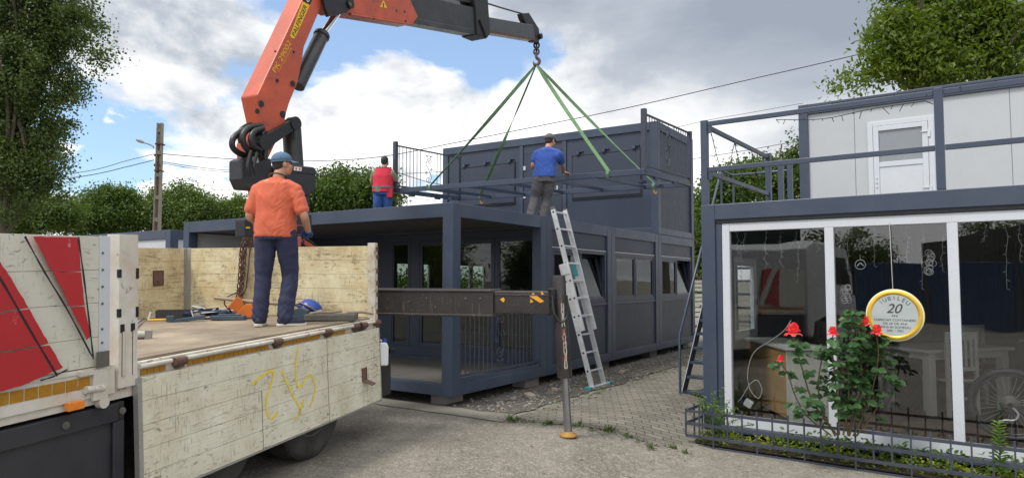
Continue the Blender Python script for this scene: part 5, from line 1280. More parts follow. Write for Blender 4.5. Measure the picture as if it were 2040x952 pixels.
# shovel leaning along the boards
p0, p1 = bedp(428, 640) , bedp(612, 640); n0 = on_plane(428, 593, MT @ V((-.12, 0, 0)), tx3); n1 = on_plane(600, 607, MT @ V((-.16, 0, 0)), tx3); n2 = on_plane(640, 624, MT @ V((-.30, 0, 0)), tx3)
r = thing('shovel', 'long wooden handled shovel lying across the gear along the rear board', 'shovel', n0); s = MB(); s.tube([V((0, 0, 0)), (n1 - n0) * .5 + V((0, 0, -.01)), n1 - n0], .021, 10); s.build('handle', M['handle_wood'], r)
dd_ = (n2 - n1).normalized(); sd_ = dd_.cross(V((0, .35, 1))).normalized(); up_ = sd_.cross(dd_); c = n1 - n0; s = MB(); vs = []
for i in range(7):
    f = i / 6; wv = .10 * (1 - .25 * f ** 4) * (1.0 if i else .45)
    for j in range(-3, 4): vs.append(c + dd_ * (.30 * f * (1 - .08 * abs(j) ** 2 / 9 * (f > .9))) + sd_ * (wv * j / 3) + up_ * (.03 * (j / 3) ** 2 + .03 * math.sin(math.pi * f) * 0))
s.add(vs, [(i * 7 + j, i * 7 + j + 1, i * 7 + j + 8, i * 7 + j + 7) for i in range(6) for j in range(6)], True); bl = s.build('blade', M['shovel'], r); bl.modifiers.new('thick', 'SOLIDIFY').thickness = .004
s = MB(); s.tube([c - dd_ * .1, c + dd_ * .05], [.024, .018], 8); s.build('socket', M['shovel'], r)
# blue helmet, blue box, rubber pad
hp_ = on_plane(616, 612, MT @ V((-.16, 0, 0)), tx3); r = thing('safety_helmet', 'blue hard hat lying on the gear against the rear board', 'helmet', Matrix.Translation(hp_ - V((0, 0, .05))) @ Matrix.Rotation(.5, 4, 'Y') @ Matrix.Rotation(-.3, 4, 'X'))
s = MB(); s.lathe([(.135, 0), (.132, .04), (.118, .08), (.085, .115), (.04, .13), (0, .133)], 28); s.lathe([(.135, 0), (.158, -.008), (.16, -.012), (.135, -.006), (.12, .02)], 28); s.build('shell', M['bluep'], r)
r = thing('blue_toolbox', 'small dark blue tool case behind the right shoe of the man on the bed', 'tool case', onbed(590, 637, .2)); s = MB(); s.prism([(-.15, 0), (.12, 0), (.12, .10), (.05, .13), (-.15, .07)], -.09, .09); s.build('case_body', M['bluetool'], r, .008)
s = MB(); s.tube([V((-.05, 0, .11)), V((-.05, 0, .15)), V((.05, 0, .165)), V((.05, 0, .13))], .008, 6); s.build('handle', M['black'], r)
r = thing('outrigger_pad', 'thick grey rubber outrigger pad lying at the rear corner of the bed', 'pad', onbed(655, 639, .12)); s = MB(); s.box((-.24, -.03, 0), (.26, .30, .065)); s.build('pad_slab', M['padgrey'], r, .012)
s = MB(); s.tube([V((-.2, .1, .07)), V((-.1, .05, .085)), V((0, .12, .08)), V((.1, .2, .09))], .014, 6); s.tube([V((.15, .22, .07)), V((.3, .26, .08)), V((.42, .25, .06))], .02, 6); s.build('rope_end', M['handle_wood'], r)
# chain hanging over the rear board
CHT = on_plane(492, 482, MT @ V((-.02, 0, 0)), tx3); r = thing('lifting_chain', 'rusty lifting chain with a wire loop draped over the rear board', 'chain', CHT)
path = [on_plane(x, y, MT @ V((k, 0, 0)), tx3) - CHT for x, y, k in ((500, 487, -.0), (493, 482, -.05), (487, 500, -.065), (484, 540, -.07), (480, 590, -.08), (476, 628, -.12), (468, 636, -.2))]
def chain(s, pts, ll=.052, rr_=.0075, off=V((0, 0, 0))):
    P = spline(pts, 14); acc, k = 0., 0
    for i in range(1, len(P)):
        acc += (P[i] - P[i - 1]).length
        if acc > ll * .72:
            acc = 0.; k += 1; d = (P[i] - P[i - 1]).normalized(); u, v, _ = basis(d); a = k * math.pi / 2 + .5; x = u * math.cos(a) + v * math.sin(a)
            s.tube([P[i] + off + d * (ll / 2 * math.cos(q)) + x * (ll * .34 * math.sin(q)) for q in [2 * math.pi * j / 10 for j in range(10)]], rr_, 6, closed=True)
s = MB()
for q in range(3): chain(s, path, .07, .0075, V((.030 * (q - 1), -.012 * q, .02 * math.cos(q * 3))) + tx3 * -.012 * q)
s.build('chain_strand', M['rust'], r)
s = MB()
for pl in ([(500, 487), (486, 486), (478, 500), (482, 530), (480, 560), (474, 580), (452, 592), (447, 604), (452, 612)], [(505, 488), (498, 500), (494, 540), (488, 580), (470, 594), (448, 598)]): s.tube(spline([on_plane(x, y, MT @ V((-.09, 0, 0)), tx3) - CHT for x, y in pl], 5), .007, 6)
s.build('wire_loop', M['rust'], r)
# coiled rope over the board top, by the crane
p = on_plane(500, 486, MT @ V((.06, 0, 0)), tx3); r = thing('wire_rope_coil', 'dark wire rope coil hanging over the rear board top behind the chain', 'rope', p); s = MB()
for k in range(4): s.tube([V(((.07 + .012 * k) * math.cos(q), .02 * k, .12 * math.sin(q) + .02)) for q in [2 * math.pi * j / 20 for j in range(20)]], .008, 6, closed=True)
s.build('coil', M['greasy'], r)
# jerrycan at the truck's rear
p = MT @ V((.10, -.07, -.40)); q = at_depth(763, 727, p.y); r = thing('jerrycan', 'white plastic jerrycan with a blue cap hanging at the rear corner of the truck', 'jerrycan', frame(V((q.x, q.y, q.z)), (1, .2)))
s = MB(); s.prism([(-.05, 0), (.05, 0), (.055, .02), (.055, .20), (.035, .245), (-.03, .245), (-.055, .22), (-.055, .02)], -.07, .07); s.build('can_body', M['hdpe'], r, .016, 3)
s = MB(); s.tube([V((.012, 0, .24)), V((.012, 0, .285))], .027, 16); s.build('cap', M['bluep'], r); s = MB(); s.tube(spline([V((-.05, 0, .2)), V((-.055, 0, .255)), V((-.02, 0, .265)), V((.0, 0, .24))], 4), .01, 8); s.build('handle', M['hdpe'], r)

# ------------------------------------------------------------------ power pole, lamp, cables
PB = at_depth(310, 560, 28); PB.z = 0
r = thing('power_pole', 'slim weathered concrete power pole with recessed sides and a street lamp arm', 'pole', PB); ptop = 8.05
s = MB(); s.prism([(-.16, -.3), (.16, -.3), (.105, ptop), (-.105, ptop)], -.05, .05)
for sgn in (-1, 1): s.prism([(sgn * .16, -.3), (sgn * .085, -.3), (sgn * .055, ptop), (sgn * .105, ptop)], -.13, -.051)
for k in range(9): z = .3 + k * .92; s.box((-.09 + k * .004, -.13, z), (.09 - k * .004, -.052, z + .16))
s.build('shaft', M['concrete_pole'], r)
s = MB(); s.prism([(-.08, 0), (.08, 0), (.05, ptop - .9), (-.05, ptop - .9)], -.0515, -.0505); s.build('recess', M['polerecess'], r)
s = MB(); a = at_depth(304, 291, 28) - PB; b = at_depth(284, 284, 28) - PB; s.tube(spline([a + V((.05, 0, -.1)), a, a.lerp(b, .5) + V((0, 0, .02)), b], 4), .03, 8); la = s.build('lamp_arm', M['lampgrey'], r)
s = MB(); c = at_depth(279, 281, 28) - PB; s.ball(c, (.19, .09, .075), 14, 8, Matrix.Rotation(.35, 3, 'Y')); s.build('lamp_head', M['lampgrey'], la)
s = MB()
for z in (ptop - .9, ptop - 2.0): s.box((-.14, -.15, z), (.14, .15, z + .05))
for dx in (-.12, .1):
    for z in (6.66, 6.25): s.tube([V((dx, -.16, z)), V((dx, -.16, z + .09))], .03, 8)
s.build('bracket', M['rust'], r)
def cable(label, pts, rad=.013, n=10, group='overhead cables'):
    P = [at_depth(x, y, d) for x, y, d in pts]; s = MB(); o = P[0].copy(); s.tube([p - o for p in spline(P, n)], rad, 5)
    c = s.build('overhead_cable', M['wire']); c.location = o; return tag(c, label, 'cable', group)
cable('long black cable climbing from the concrete pole across the sky to the walnut tree', [(313, 306, 28), (400, 313, 28), (490, 318, 28), (620, 321, 28), (755, 313, 27.5), (900, 286, 27), (1080, 250, 26.5), (1260, 213, 26), (1480, 162, 25), (1706, 110, 24), (1900, 60, 23.5)], .016)
cable('lower cable sagging from the pole behind the crane and the left railing', [(313, 321, 28), (400, 334, 28), (480, 341, 28), (640, 347, 28), (800, 346, 28), (960, 338, 28)], .012)
cable('doubled cable just under the sagging one right of the pole', [(313, 324, 28), (400, 338, 28.3), (480, 344, 28.5), (640, 351, 29), (800, 352, 29)], .010)
cable('upper cable running from the pole down to the left behind the poplar', [(307, 307, 28), (250, 321, 28), (190, 338, 28), (105, 352, 28), (40, 366, 28)], .013)
cable('lower heavy cable running from the pole to the left edge', [(307, 319, 28), (250, 333, 28), (190, 347, 28), (105, 360, 28), (0, 372, 28), (-60, 376, 28)], .016)
cable('thin cable low behind the railing of the hanging frame', [(790, 388, 34), (850, 398, 34), (905, 405, 34), (960, 409, 34)], .011)
cable('thin cable crossing above the terrace railing corner', [(1330, 258, 30), (1410, 240, 30), (1500, 224, 30), (1600, 206, 30)], .010)
cable('cable crossing behind the terrace between its two rails', [(1330, 326, 30), (1385, 316, 30), (1480, 301, 30), (1600, 279, 30), (1680, 262, 30)], .013)
cable('slack dark cable dipping across the left railing of the hanging frame', [(780, 340, 19), (820, 353, 19), (850, 362, 19), (880, 368, 19)], .010)

# pale stacks behind the gap between the buildings
for i, (px, y0, y1, lab) in enumerate(((1398, 640, 612, 'lowest pale panel stack far behind the gap between the buildings'), (1396, 608, 584, 'middle pale panel stack far behind the gap between the buildings'), (1400, 580, 556, 'top pale panel bundle with rusty sheet far behind the gap between the buildings'))):
    a, b = at_depth(px, y0, 24), at_depth(px, y1, 24); r = thing('panel_stack', lab, 'panel stack', frame(V((a.x - .5, 24, a.z)), (1, .3)), 'pale stacks behind the buildings'); s = MB(); h = b.z - a.z; n = 3
    for k in range(n): s.box((-.2 + .03 * k, 0, h * k / n), (1.7 - .05 * k, 1., h * (k + .8) / n))
    s.build('panel', M['cream_clean'], r, .01)
    s = MB(); s.box((.1, -.06, -.12), (.2, 1., -.005)); s.box((1.2, -.06, -.12), (1.3, 1., -.005)); s.build('batten', M['blacksteel'], r)
    if i == 2: s = MB(); s.box((-.3, -.1, h + .05), (1.8, 1.1, h + .1)); s.build('rusty_sheet', M['rust'], r)

# ------------------------------------------------------------------ inside the showroom
FZ = B0.z + .15
def box_part(r, a, b, mat, name, bev=.004): s = MB(); s.box(a, b); return s.build(name, mat, r, bev)
r = thing('counter', 'brown board counter with an off white panelled front, standing just behind the glass', 'counter', V((3.17, 7.99, FZ)))
box_part(r, (0, 0.02, .06), (.53, 1.5, .83), M['desk_wood'], 'body'); box_part(r, (.0, .0, .0), (.53, .018, .83), M['cab_white'], 'front_panel')
box_part(r, (.07, -.012, .12), (.46, -.001, .76), M['cab_white'], 'front_moulding'); box_part(r, (-.02, -.03, .835), (.56, 1.52, .86), M['cab_white'], 'worktop')
box_part(r, (-.006, .12, .52), (-.001, .17, .64), M['whiteprint'], 'paper_tag', 0); box_part(r, (.05, .05, .862), (.40, .35, .875), M['hdpe'], 'tray')
s = MB(); s.tube([V((.3, -.02, .12)), V((.3, -.013, .12))], .035, 14); s.tube([V((.40, -.02, .17)), V((.40, -.013, .17))], .03, 14); s.build('cable_hole', M['black'], r)
r = thing('white_table', 'white painted wooden table standing behind the round jubilee sign', 'table', frame(V((5.62, 9.0, FZ)), (1, .32))); box_part(r, (-.72, -.40, .76), (.72, .40, .80), M['furn'], 'tabletop'); box_part(r, (-.62, -.33, .67), (.62, .33, .757), M['furn'], 'apron')
for x in (-.66, .56):
    for y in (-.36, .26): box_part(r, (x, y, 0), (x + .1, y + .1, .757), M['furn'], 'leg')
def chair(label, o, dr):
    r = thing('dining_chair', label, 'chair', frame(o, dr), 'chairs at the white table'); box_part(r, (-.21, -.2, .42), (.21, .22, .45), M['furn'], 'seat'); box_part(r, (-.19, -.18, .452), (.19, .2, .475), M['cushion'], 'cushion', .01)
    for x in (-.21, .17):
        box_part(r, (x, -.22, 0), (x + .04, -.18, 1.02), M['furn'], 'rear_leg'); box_part(r, (x, .18, 0), (x + .04, .22, .42), M['furn'], 'front_leg')
    s = MB(); s.box((-.17, -.215, .93), (.17, -.185, 1.02)); s.box((-.17, -.213, .55), (.17, -.187, .60))
    for x in (-.13, -.045, .04, .115): s.box((x, -.21, .60), (x + .03, -.19, .93))
    s.build('backrest', M['furn'], r, .003); box_part(r, (-.17, -.21, .2), (.17, -.19, .235), M['furn'], 'stretcher'); return r
chair('white slat back dining chair with its back to the glass, right of the jubilee sign', V((5.45, 8.62, FZ)), (1, .12)); chair('white dining chair half hidden behind the rose bush, left of the table', V((4.55, 9.15, FZ)), (.3, -1))
chair('white dining chair at the far side of the table near the mountain bike wheel', V((6.55, 9.6, FZ)), (-1, -.2))
r = thing('mountain_bike', 'dark mountain bike leaning inside the showroom, its rear wheel and disc behind the right pane', 'bicycle', frame(V((0, 0, 0)), (1, 0)))
wc = at_depth(2013, 806, 7.02); bx_ = V((.80, -.55, 0)).normalized(); r.matrix_world = frame(V((wc.x, wc.y, wc.z)), bx_)
for k, x in enumerate((0, 1.12)):
    w2 = thing('wheel', None, None); w2.parent = r; w2.location = (x, 0, 0); R90 = Matrix.Rotation(math.pi / 2, 4, 'X')
    s = MB(); s.tube([R90 @ V((.335 * math.cos(a), .335 * math.sin(a), 0)) for a in [2 * math.pi * j / 48 for j in range(48)]], .030, 10, closed=True); s.build('tyre', M['blackplastic'], w2)
    s = MB(); s.tube([R90 @ V((.298 * math.cos(a), .298 * math.sin(a), 0)) for a in [2 * math.pi * j / 48 for j in range(48)]], .013, 8, closed=True); s.build('rim', M['craneblack'], w2)
    s = MB()
    for j in range(28): a = 2 * math.pi * j / 28; s.tube([V((.02 * math.cos(a + .8), .02 * (1 if j % 2 else -1), .02 * math.sin(a + .8))), V((.295 * math.cos(a), 0, .295 * math.sin(a)))], .0015, 4)
    s.build('spokes', M['alu'], w2); s = MB(); s.lathe([(.0, .03), (.07 if k == 0 else .02, .03), (.09 if k == 0 else .02, .022), (.09 if k == 0 else .02, .018), (0, .018)], 24, R90 @ Matrix.Rotation(math.pi, 4, 'X'))
    for j in range(5): s.lathe([(.085 - .012 * j, .02 + .006 * j), (.085 - .012 * j, .024 + .006 * j), (.03, .024 + .006 * j)], 22, R90)
    s.build('cassette' if k == 0 else 'hub', M['rim'], w2)
s = MB()
for a, b, q in (((0, 0, 0), (.44, 0, .02), .014), ((0, 0, 0), (.30, 0, .42), .013), ((.44, 0, .02), (.27, 0, .52), .02), ((.29, 0, .45), (.90, 0, .55), .023), ((.44, 0, .02), (.93, 0, .48), .026), ((.93, 0, .48), (.90, 0, .62), .024), ((.93, .0, .48), (1.12, .0, .0), .022)): s.tube([V(a), V(b)], q, 10)
s.build('frame', M['blacksteel'], r)
s = MB(); s.tube([V((.27, 0, .52)), V((.245, 0, .62))], .013, 8); s.ball((.22, 0, .64), (.14, .06, .03), 12, 6); s.build('saddle', M['blackplastic'], r)
s = MB(); s.tube([V((.89, -.34, .66)), V((.89, .34, .66))], .013, 8); s.tube([V((.90, 0, .6)), V((.89, 0, .66))], .016, 8); s.build('handlebar', M['blackplastic'], r)
s = MB(); s.tube(spline([V((.02, -.05, -.02)), V((.06, -.05, -.08)), V((.03, -.05, -.14)), V((-.05, -.05, -.15)), V((-.09, -.05, -.17))], 5), .011, 8); s.ball((-.09, -.05, -.17), .02, 8, 6); s.build('derailleur', M['alu'], r)
# cable and adapter lying behind the glass
pl = [(1576, 638), (1560, 660), (1532, 680), (1502, 702), (1490, 738), (1493, 772), (1510, 793), (1518, 776), (1508, 757), (1493, 766), (1480, 788), (1470, 800)]
P = [MBm.inverted() @ on_plane(x, y, MBm @ V((0, .15, 0)), BB) for x, y in pl]; r = thing('white_cable', 'white power cable hanging in a loop behind the left pane, with its plug adapter', 'cable', MBm); s = MB(); s.tube(spline(P, 8), .0055, 8); s.build('lead', M['whitewire'], r)
q = MBm.inverted() @ on_plane(1491, 803, MBm @ V((0, .2, 0)), BB); s = MB(); s.box((-.05, -.02, -.045), (.05, .03, .045), Matrix.Translation(q) @ Matrix.Rotation(.5, 4, 'Y')); s.build('adapter', M['hdpe'], r, .01)
# icicle lights at the top of each pane
strs = {'left pane': [(1470, 453, 520), (1483, 453, 500), (1478, 480, 560), (1525, 452, 535), (1556, 451, 530), (1590, 450, 560), (1632, 449, 500)], 'middle pane behind the sign': [(1690, 448, 545), (1742, 446, 530), (1808, 443, 520), (1838, 443, 575), (1878, 441, 540)], 'right pane': [(1962, 436, 480), (2005, 435, 575), (2032, 434, 520)]}
for k, (nm, L) in enumerate(strs.items()):
    r = thing('icicle_lights', 'white icicle light strings hanging inside the top of the ' + nm, 'string lights', MBm, 'icicle lights in the shop window'); rr = random.Random(k)
    for x, ya, yb in L:
        s = MB(); n = 9; P = []
        for i in range(n): P.append(MBm.inverted() @ on_plane(x + rr.gauss(0, 1.6), ya + (yb - ya) * i / (n - 1), MBm @ V((0, .11, 0)), BB))
        s.tube(spline(P, 3), .0022, 5)
        for p in P[1:]: d = V((rr.choice((-1, 1)) * .025, 0, -.012)); s.tube([p, p + d], .0025, 5)
        s.build('light_strand', M['bulb'], r)
for i, (px, py, q, lab) in enumerate(((1714, 527, 10, 'round white bauble ornament sticker on the middle pane near the left mullion'), (1851, 522, 13, 'white angel shaped ornament sticker on the middle pane right of the sign string'), (1684, 582, 12, 'white tree shaped ornament sticker on the middle pane beside the left mullion'))):
    c = MBm.inverted() @ on_plane(px, py, MBm @ V((0, .08, 0)), BB); k = q * 7 / FPX; s = MB(); r3 = random.Random(i)
    if i == 0: s.tube([c + V((k * math.cos(a), 0, k * math.sin(a))) for a in [2 * math.pi * j / 20 for j in range(20)]], .004, 5, closed=True); s.tube([c + V((0, 0, k)), c + V((0, 0, k * 1.8))], .003, 5); s.tube(spline([c + V((-.6 * k, 0, -.3 * k)), c + V((0, 0, .3 * k)), c + V((.6 * k, 0, -.3 * k))], 5), .006, 5)
    else:
        for j in range(14): a = r3.uniform(0, 6.28); p = c + V((k * .6 * math.cos(a) * r3.random(), 0, k * 1.6 * (r3.random() - .5) * 2)); s.tube([p + V((.5 * k * math.cos(b), 0, .5 * k * math.sin(b))) for b in [2 * math.pi * jj / 8 for jj in range(8)]], .0026, 4, closed=True)
    o = s.build('window_sticker', M['whitewire']); o.matrix_world = MBm; tag(o, lab, 'sticker', 'ornament stickers on the shop window')
# jubilee sign
c = MBm.inverted() @ on_plane(1783, 627.5, MBm @ V((0, .055, 0)), BB); SM = MBm @ Matrix.Translation((c.x, .030, c.z)) @ Matrix.Rotation(math.pi / 2, 4, 'X') @ Matrix.Rotation(.0, 4, 'Z')
r = thing('jubilee_sign', 'round gold rimmed silver JUBILEU 20 ANI sign hung on a string against the middle pane', 'sign', SM); R_ = .272
s = MB(); s.lathe([(0, -.006), (R_, -.006), (R_, .0), (R_ * .955, .004), (R_ * .94, .004)], 64); s.build('rim_edge', M['goldpale'], r)
s = MB(); s.lathe([(R_ * .95, .003), (R_ * .93, .011), (R_ * .84, .012), (R_ * .80, .006), (R_ * .79, .002)], 64); s.build('gold_ring', M['gold'], r)
s = MB(); s.lathe([(0, .004), (R_ * .79, .004)], 64); s.build('disc', M['silver'], r)
def sg(txt, y, h, L=None, x=0., **kw): text_mesh('lettering', txt, M['signtext'], r, Matrix.Translation((x, y * R_, .0045)), height=h * R_, length=L * R_ if L else None, depth=.001, **kw)
for i, ch in enumerate('JUBILEU'):
    a = math.radians(90 + 44 - i * 88 / 6); rr_ = .66 * R_
    text_mesh('lettering', ch, M['signtext'], r, Matrix.Translation((rr_ * math.cos(a), rr_ * math.sin(a), .0045)) @ Matrix.Rotation(a - math.pi / 2, 4, 'Z'), height=.15 * R_, depth=.001)
sg('20', .26, .36, shear=.35, bold=.006); sg('ANI', -.02, .085); sg('FABRICAM CONTAINERE', -.18, .085, 1.42); sg('DE 20 DE ANI', -.32, .085, .80); sg('PRIMA IN DOMENIU', -.455, .085, 1.05); sg('2001 - 2021', -.585, .08, .55)
s = MB(); top = V((0, 0, 0)); s.tube([V((-.01, R_, .0)), V((-.022, 2.40 - c.z, -.0))], .0035, 5); s.build('string', M['whitewire'], r)
# string lights on the terrace railing
r = thing('garland_lights', 'dark wire fairy lights draped along the terrace railing corner', 'string lights', MBm); rr = random.Random(4)
def garland(P, name):
    s = MB(); Q = spline(P, 10); s.tube(Q, .0045, 5)
    for i in range(0, len(Q), 2): d = V((rr.gauss(0, .03), rr.gauss(0, .03), -.04 + rr.gauss(0, .025))); s.tube([Q[i], Q[i] + d], .004, 4)
    s.build(name, M['wire'], r)
garland([V((.05, .25, zt - .1)), V((.05, .55, zt - .48)), V((.05, .85, zt - .52)), V((.05, 1.15, zt - .1))], 'garland'); garland([V((.05, 1.15, zt - .1)), V((.05, 1.45, zt - .5)), V((.05, 1.5, zt - .75))], 'garland'); garland([V((.05, 1.9, zt - .1)), V((.05, 2.2, zt - .45)), V((.05, 2.5, zt - .1))], 'garland')
garland([V((.9, .06, zt - .1)), V((1.4, .06, zt - .16)), V((1.9, .06, zt - .12)), V((2.4, .06, zt - .11))], 'garland'); garland([V((1.5, .045, zt + .0)), V((3., .045, zt - .0)), V((4.4, .045, zt - .01))], 'garland')

# ------------------------------------------------------------------ garden plants
def ovate(s, c, d, n, L, W, fold=.12, tintlist=None):
    d = d.normalized(); y = n.cross(d).normalized(); n = d.cross(y); f = L * fold
    s.add([c, c + d * .3 * L + y * W * .5 + n * f, c + d * .7 * L + y * W * .42 + n * f, c + d * L, c + d * .7 * L - y * W * .42 + n * f, c + d * .3 * L - y * W * .5 + n * f, c + d * .5 * L],
          [(0, 1, 6), (1, 2, 6), (2, 3, 6), (3, 4, 6), (4, 5, 6), (5, 0, 6)][::-1], False)
    if tintlist is not None: tintlist += [random.random()] * 6
def set_tint(o, tl):
    at = o.data.attributes.new('tint', 'FLOAT', 'FACE'); at.data.foreach_set('value', tl)
RBp = V((3.65, 6.85, -.22)); r = thing('rose_bush', 'tall rose bush with dark leaves and red roses in front of the shop window', 'rose bush', RBp)
rr = random.Random(21); st_, lv, tl = MB(), MB(), []
def bp(px, py, d=6.85): return at_depth(px, py, d) - RBp
canes = [((1668, 866), (1620, 800), (1600, 740), (1588, 700), (1580, 672)), ((1655, 866), (1610, 830), (1585, 790), (1570, 745), (1556, 722)), ((1672, 866), (1668, 790), (1660, 720), (1659, 690), (1659, 668)), ((1690, 868), (1705, 790), (1715, 720), (1722, 680), (1724, 652)),
         ((1700, 868), (1730, 800), (1745, 740), (1750, 700), (1746, 668)), ((1692, 868), (1715, 780), (1712, 700), (1700, 640), (1698, 612)), ((1680, 866), (1690, 800), (1690, 740), (1700, 690), (1708, 672)), ((1706, 868), (1742, 820), (1760, 770), (1766, 740), (1762, 700)), ((1664, 868), (1640, 820), (1630, 770), (1636, 720), (1640, 700)), ((1690, 868), (1680, 800), (1672, 760), (1690, 710), (1685, 690))]
for i, c in enumerate(canes):
    dj = rr.uniform(-.12, .14); P = spline([bp(x, y, 6.85 + dj * k / 4) for k, (x, y) in enumerate(c)], 6); st_.tube(P, [.007 * (1 - .6 * j / len(P)) + .002 for j in range(len(P))], 6)
    for j in range(4, len(P) - 1):
        dens = 2 if i in (3, 5, 9) and rr.random() < .75 else 1
        for _ in range(dens):
            if rr.random() < (.22 if i in (0, 1, 2) and j < 18 else .05): continue
            a = rr.uniform(0, 6.28); out_ = V((math.cos(a), math.sin(a) * .8, .15 + rr.gauss(0, .25))).normalized(); stem = P[j] + out_ * rr.uniform(.05, .105)
            st_.tube([P[j], P[j].lerp(stem, .6) + V((0, 0, .012)), stem], .0018, 4)
            k = 5 if rr.random() < .6 else 3; side = out_.cross(V((0, 0, 1))).normalized()
            for q in range(k):
                if q == 0: b, d = stem, out_
                else: f = .95 - .38 * ((q - 1) // 2); b = P[j].lerp(stem, f); d = out_ * .45 + side * (1 if q % 2 else -1)
                Ls = rr.uniform(.056, .096) * (1.1 if q == 0 else .9); nn = out_ * .8 + V((rr.gauss(-.1, .35), rr.gauss(-.5, .35), .65)); ovate(lv, b, d + V((0, 0, -.45 + rr.gauss(0, .2))), nn, Ls, Ls * .80, .1, tl)
st_.build('stems', M['woodystem'], r); o = lv.build('leaves', M['leaf_rose'], r); set_tint(o, tl)
def rose(px, py, R, d, opened=1.):
    c = bp(px, py, d); s = MB(); q = random.Random(px)
    for ring_, (n, rad, tilt, h) in enumerate(((5, .95, .9, -.1), (5, .7, .6, .12), (4, .45, .35, .25), (3, .22, .15, .32))):
        for k in range(n):
            a = 2 * math.pi * (k + .5 * ring_) / n + q.uniform(-.2, .2); e = V((math.cos(a), math.sin(a), 0)); sd_ = V((-e.y, e.x, 0)); vs = []
            for u in range(4):
                for v in range(-2, 3):
                    f = u / 3; rr2 = R * (.25 + rad * .75 * math.sin(f * 1.5) * (1 if opened else .6)); z = R * (h * 1.2 + f * (1.1 - tilt) - .25 * tilt * f * f)
                    p = c + e * rr2 * math.cos(v * .32) + sd_ * R * (.35 + .62 * rad) * math.sin(v * .5) * (.6 + .5 * math.sin(f * 2.2)) + V((0, 0, z - .32 * R * (v / 2) ** 2 * f)); vs.append(p)
            s.add(vs, [(u * 5 + v, u * 5 + v + 1, u * 5 + v + 6, u * 5 + v + 5) for u in range(3) for v in range(4)], True)
    s.ball(c + V((0, 0, R * .22)), (R * .62, R * .62, R * .5), 10, 8); s.build('rose_flower', M['petal'], r)
    s = MB(); s.ball(c - V((0, 0, R * .25)), (R * .3, R * .3, R * .3), 8, 6); s.build('calyx', M['greenstem'], r)
for px, py, R, d in ((1580, 662, .078, 6.85), (1659, 663, .052, 6.83), (1723, 644, .056, 6.86), (1747, 661, .058, 6.8), (1555, 716, .036, 6.85), (1709, 675, .028, 6.9)): rose(px, py, R, d)
# feathery plant by the post
FP = V((2.30, 7.95, -.2)); r = thing('feathery_shrub', 'light green feathery plant at the fence corner beside the dark post', 'shrub', FP); s, lv, tl = MB(), MB(), []
for px, py, d in ((1384, 778, 7.75), (1400, 790, 7.8), (1420, 784, 7.85), (1438, 776, 7.85), (1452, 800, 7.8), (1464, 812, 7.7), (1432, 812, 7.7), (1412, 806, 7.75), (1446, 822, 7.65), (1480, 830, 7.6), (1500, 845, 7.55), (1395, 800, 7.9), (1425, 795, 8.0)):
    e = at_depth(px, py, d) - FP; P = spline([V((0, 0, 0)) + V((rr.gauss(0, .05), rr.gauss(0, .04), 0)), e * .5 + V((0, 0, .06)), e], 7); s.tube(P, .004, 5)
    for j in range(4, len(P)):
        for _ in range(6): a = rr.uniform(0, 6.28); b = P[j] + V((rr.gauss(0, .012), rr.gauss(0, .012), rr.gauss(0, .012))); ovate(lv, b, V((math.cos(a), math.sin(a), rr.gauss(.1, .3))), V((rr.gauss(0, .4), rr.gauss(0, .4), 1)), rr.uniform(.02, .045), .011, .1, tl)
s.build('stems', M['greenstem'], r); o = lv.build('leaves', M['leaf_fern'], r); set_tint(o, tl)
# upright weed near the right edge
WP = at_depth(1992, 930, 6.25); WP.z = -.2; r = thing('upright_weed', 'single upright leafy stem behind the fence below the bike wheel', 'plant', WP); s, lv, tl = MB(), MB(), []
h_ = (at_depth(1992, 843, 6.25) - WP).z; s.tube([V((0, 0, 0)), V((.006, 0, h_ * .5)), V((0, 0, h_))], .005, 6)
for j in range(17):
    f = .25 + .75 * j / 16
    for q in range(4): a = j * 1.1 + q * 1.57; ovate(lv, V((0, 0, h_ * f)), V((math.cos(a), math.sin(a), .35)), V((0, 0, 1)), .11 * (1.15 - f * .55), .022, .12, tl)
s.build('stem', M['greenstem'], r); o = lv.build('leaves', M['leaf_fern'], r); set_tint(o, tl)
# low ground cover, one mass
s, tl = MB(), []; rr = random.Random(77)
for _ in range(2300):
    x, y = rr.uniform(.05, 4.3), rr.uniform(.08, .48) if rr.random() < .9 else rr.uniform(.0, .1)
    dens = .5 + .5 * noise.noise(V((x * 1.9, y * 3, 0))) + (.35 if x < 1.2 or x > 1.8 else -.1)
    if rr.random() > dens: continue
    p = MF @ V((x, y, .03)); a = rr.uniform(0, 6.28); hgt = rr.uniform(.0, .16) * (.6 + .6 * max(0, noise.noise(V((x * 3, y * 3, 4)))))
    ovate(s, p + V((0, 0, hgt)), V((math.cos(a), math.sin(a), rr.uniform(.0, .7))), V((rr.gauss(0, .4), rr.gauss(0, .4), 1)), rr.uniform(.025, .06), rr.uniform(.012, .03), .1); tl += [min(1, max(0, .5 + .9 * noise.noise(V((x * 2.3, y * 2, 9))) + rr.uniform(-.25, .25)))] * 6
o = s.build('ground_cover', M['leaf_lime']); set_tint(o, tl); tag(o, kind='stuff')
rr = random.Random(78); s, tl = MB(), []
for _ in range(700):
    x, y = rr.uniform(.9, 3.2), rr.uniform(.1, .5); p = MF @ V((x, y, .03)); a = rr.uniform(0, 6.28)
    ovate(s, p + V((0, 0, rr.uniform(0, .2))), V((math.cos(a), math.sin(a), rr.uniform(.2, .9))), V((rr.gauss(0, .4), rr.gauss(0, .4), 1)), rr.uniform(.04, .08), rr.uniform(.02, .035), .1); tl += [rr.random()] * 6
o = s.build('garden_weeds', M['leaf_mid']); set_tint(o, tl); tag(o, kind='stuff')

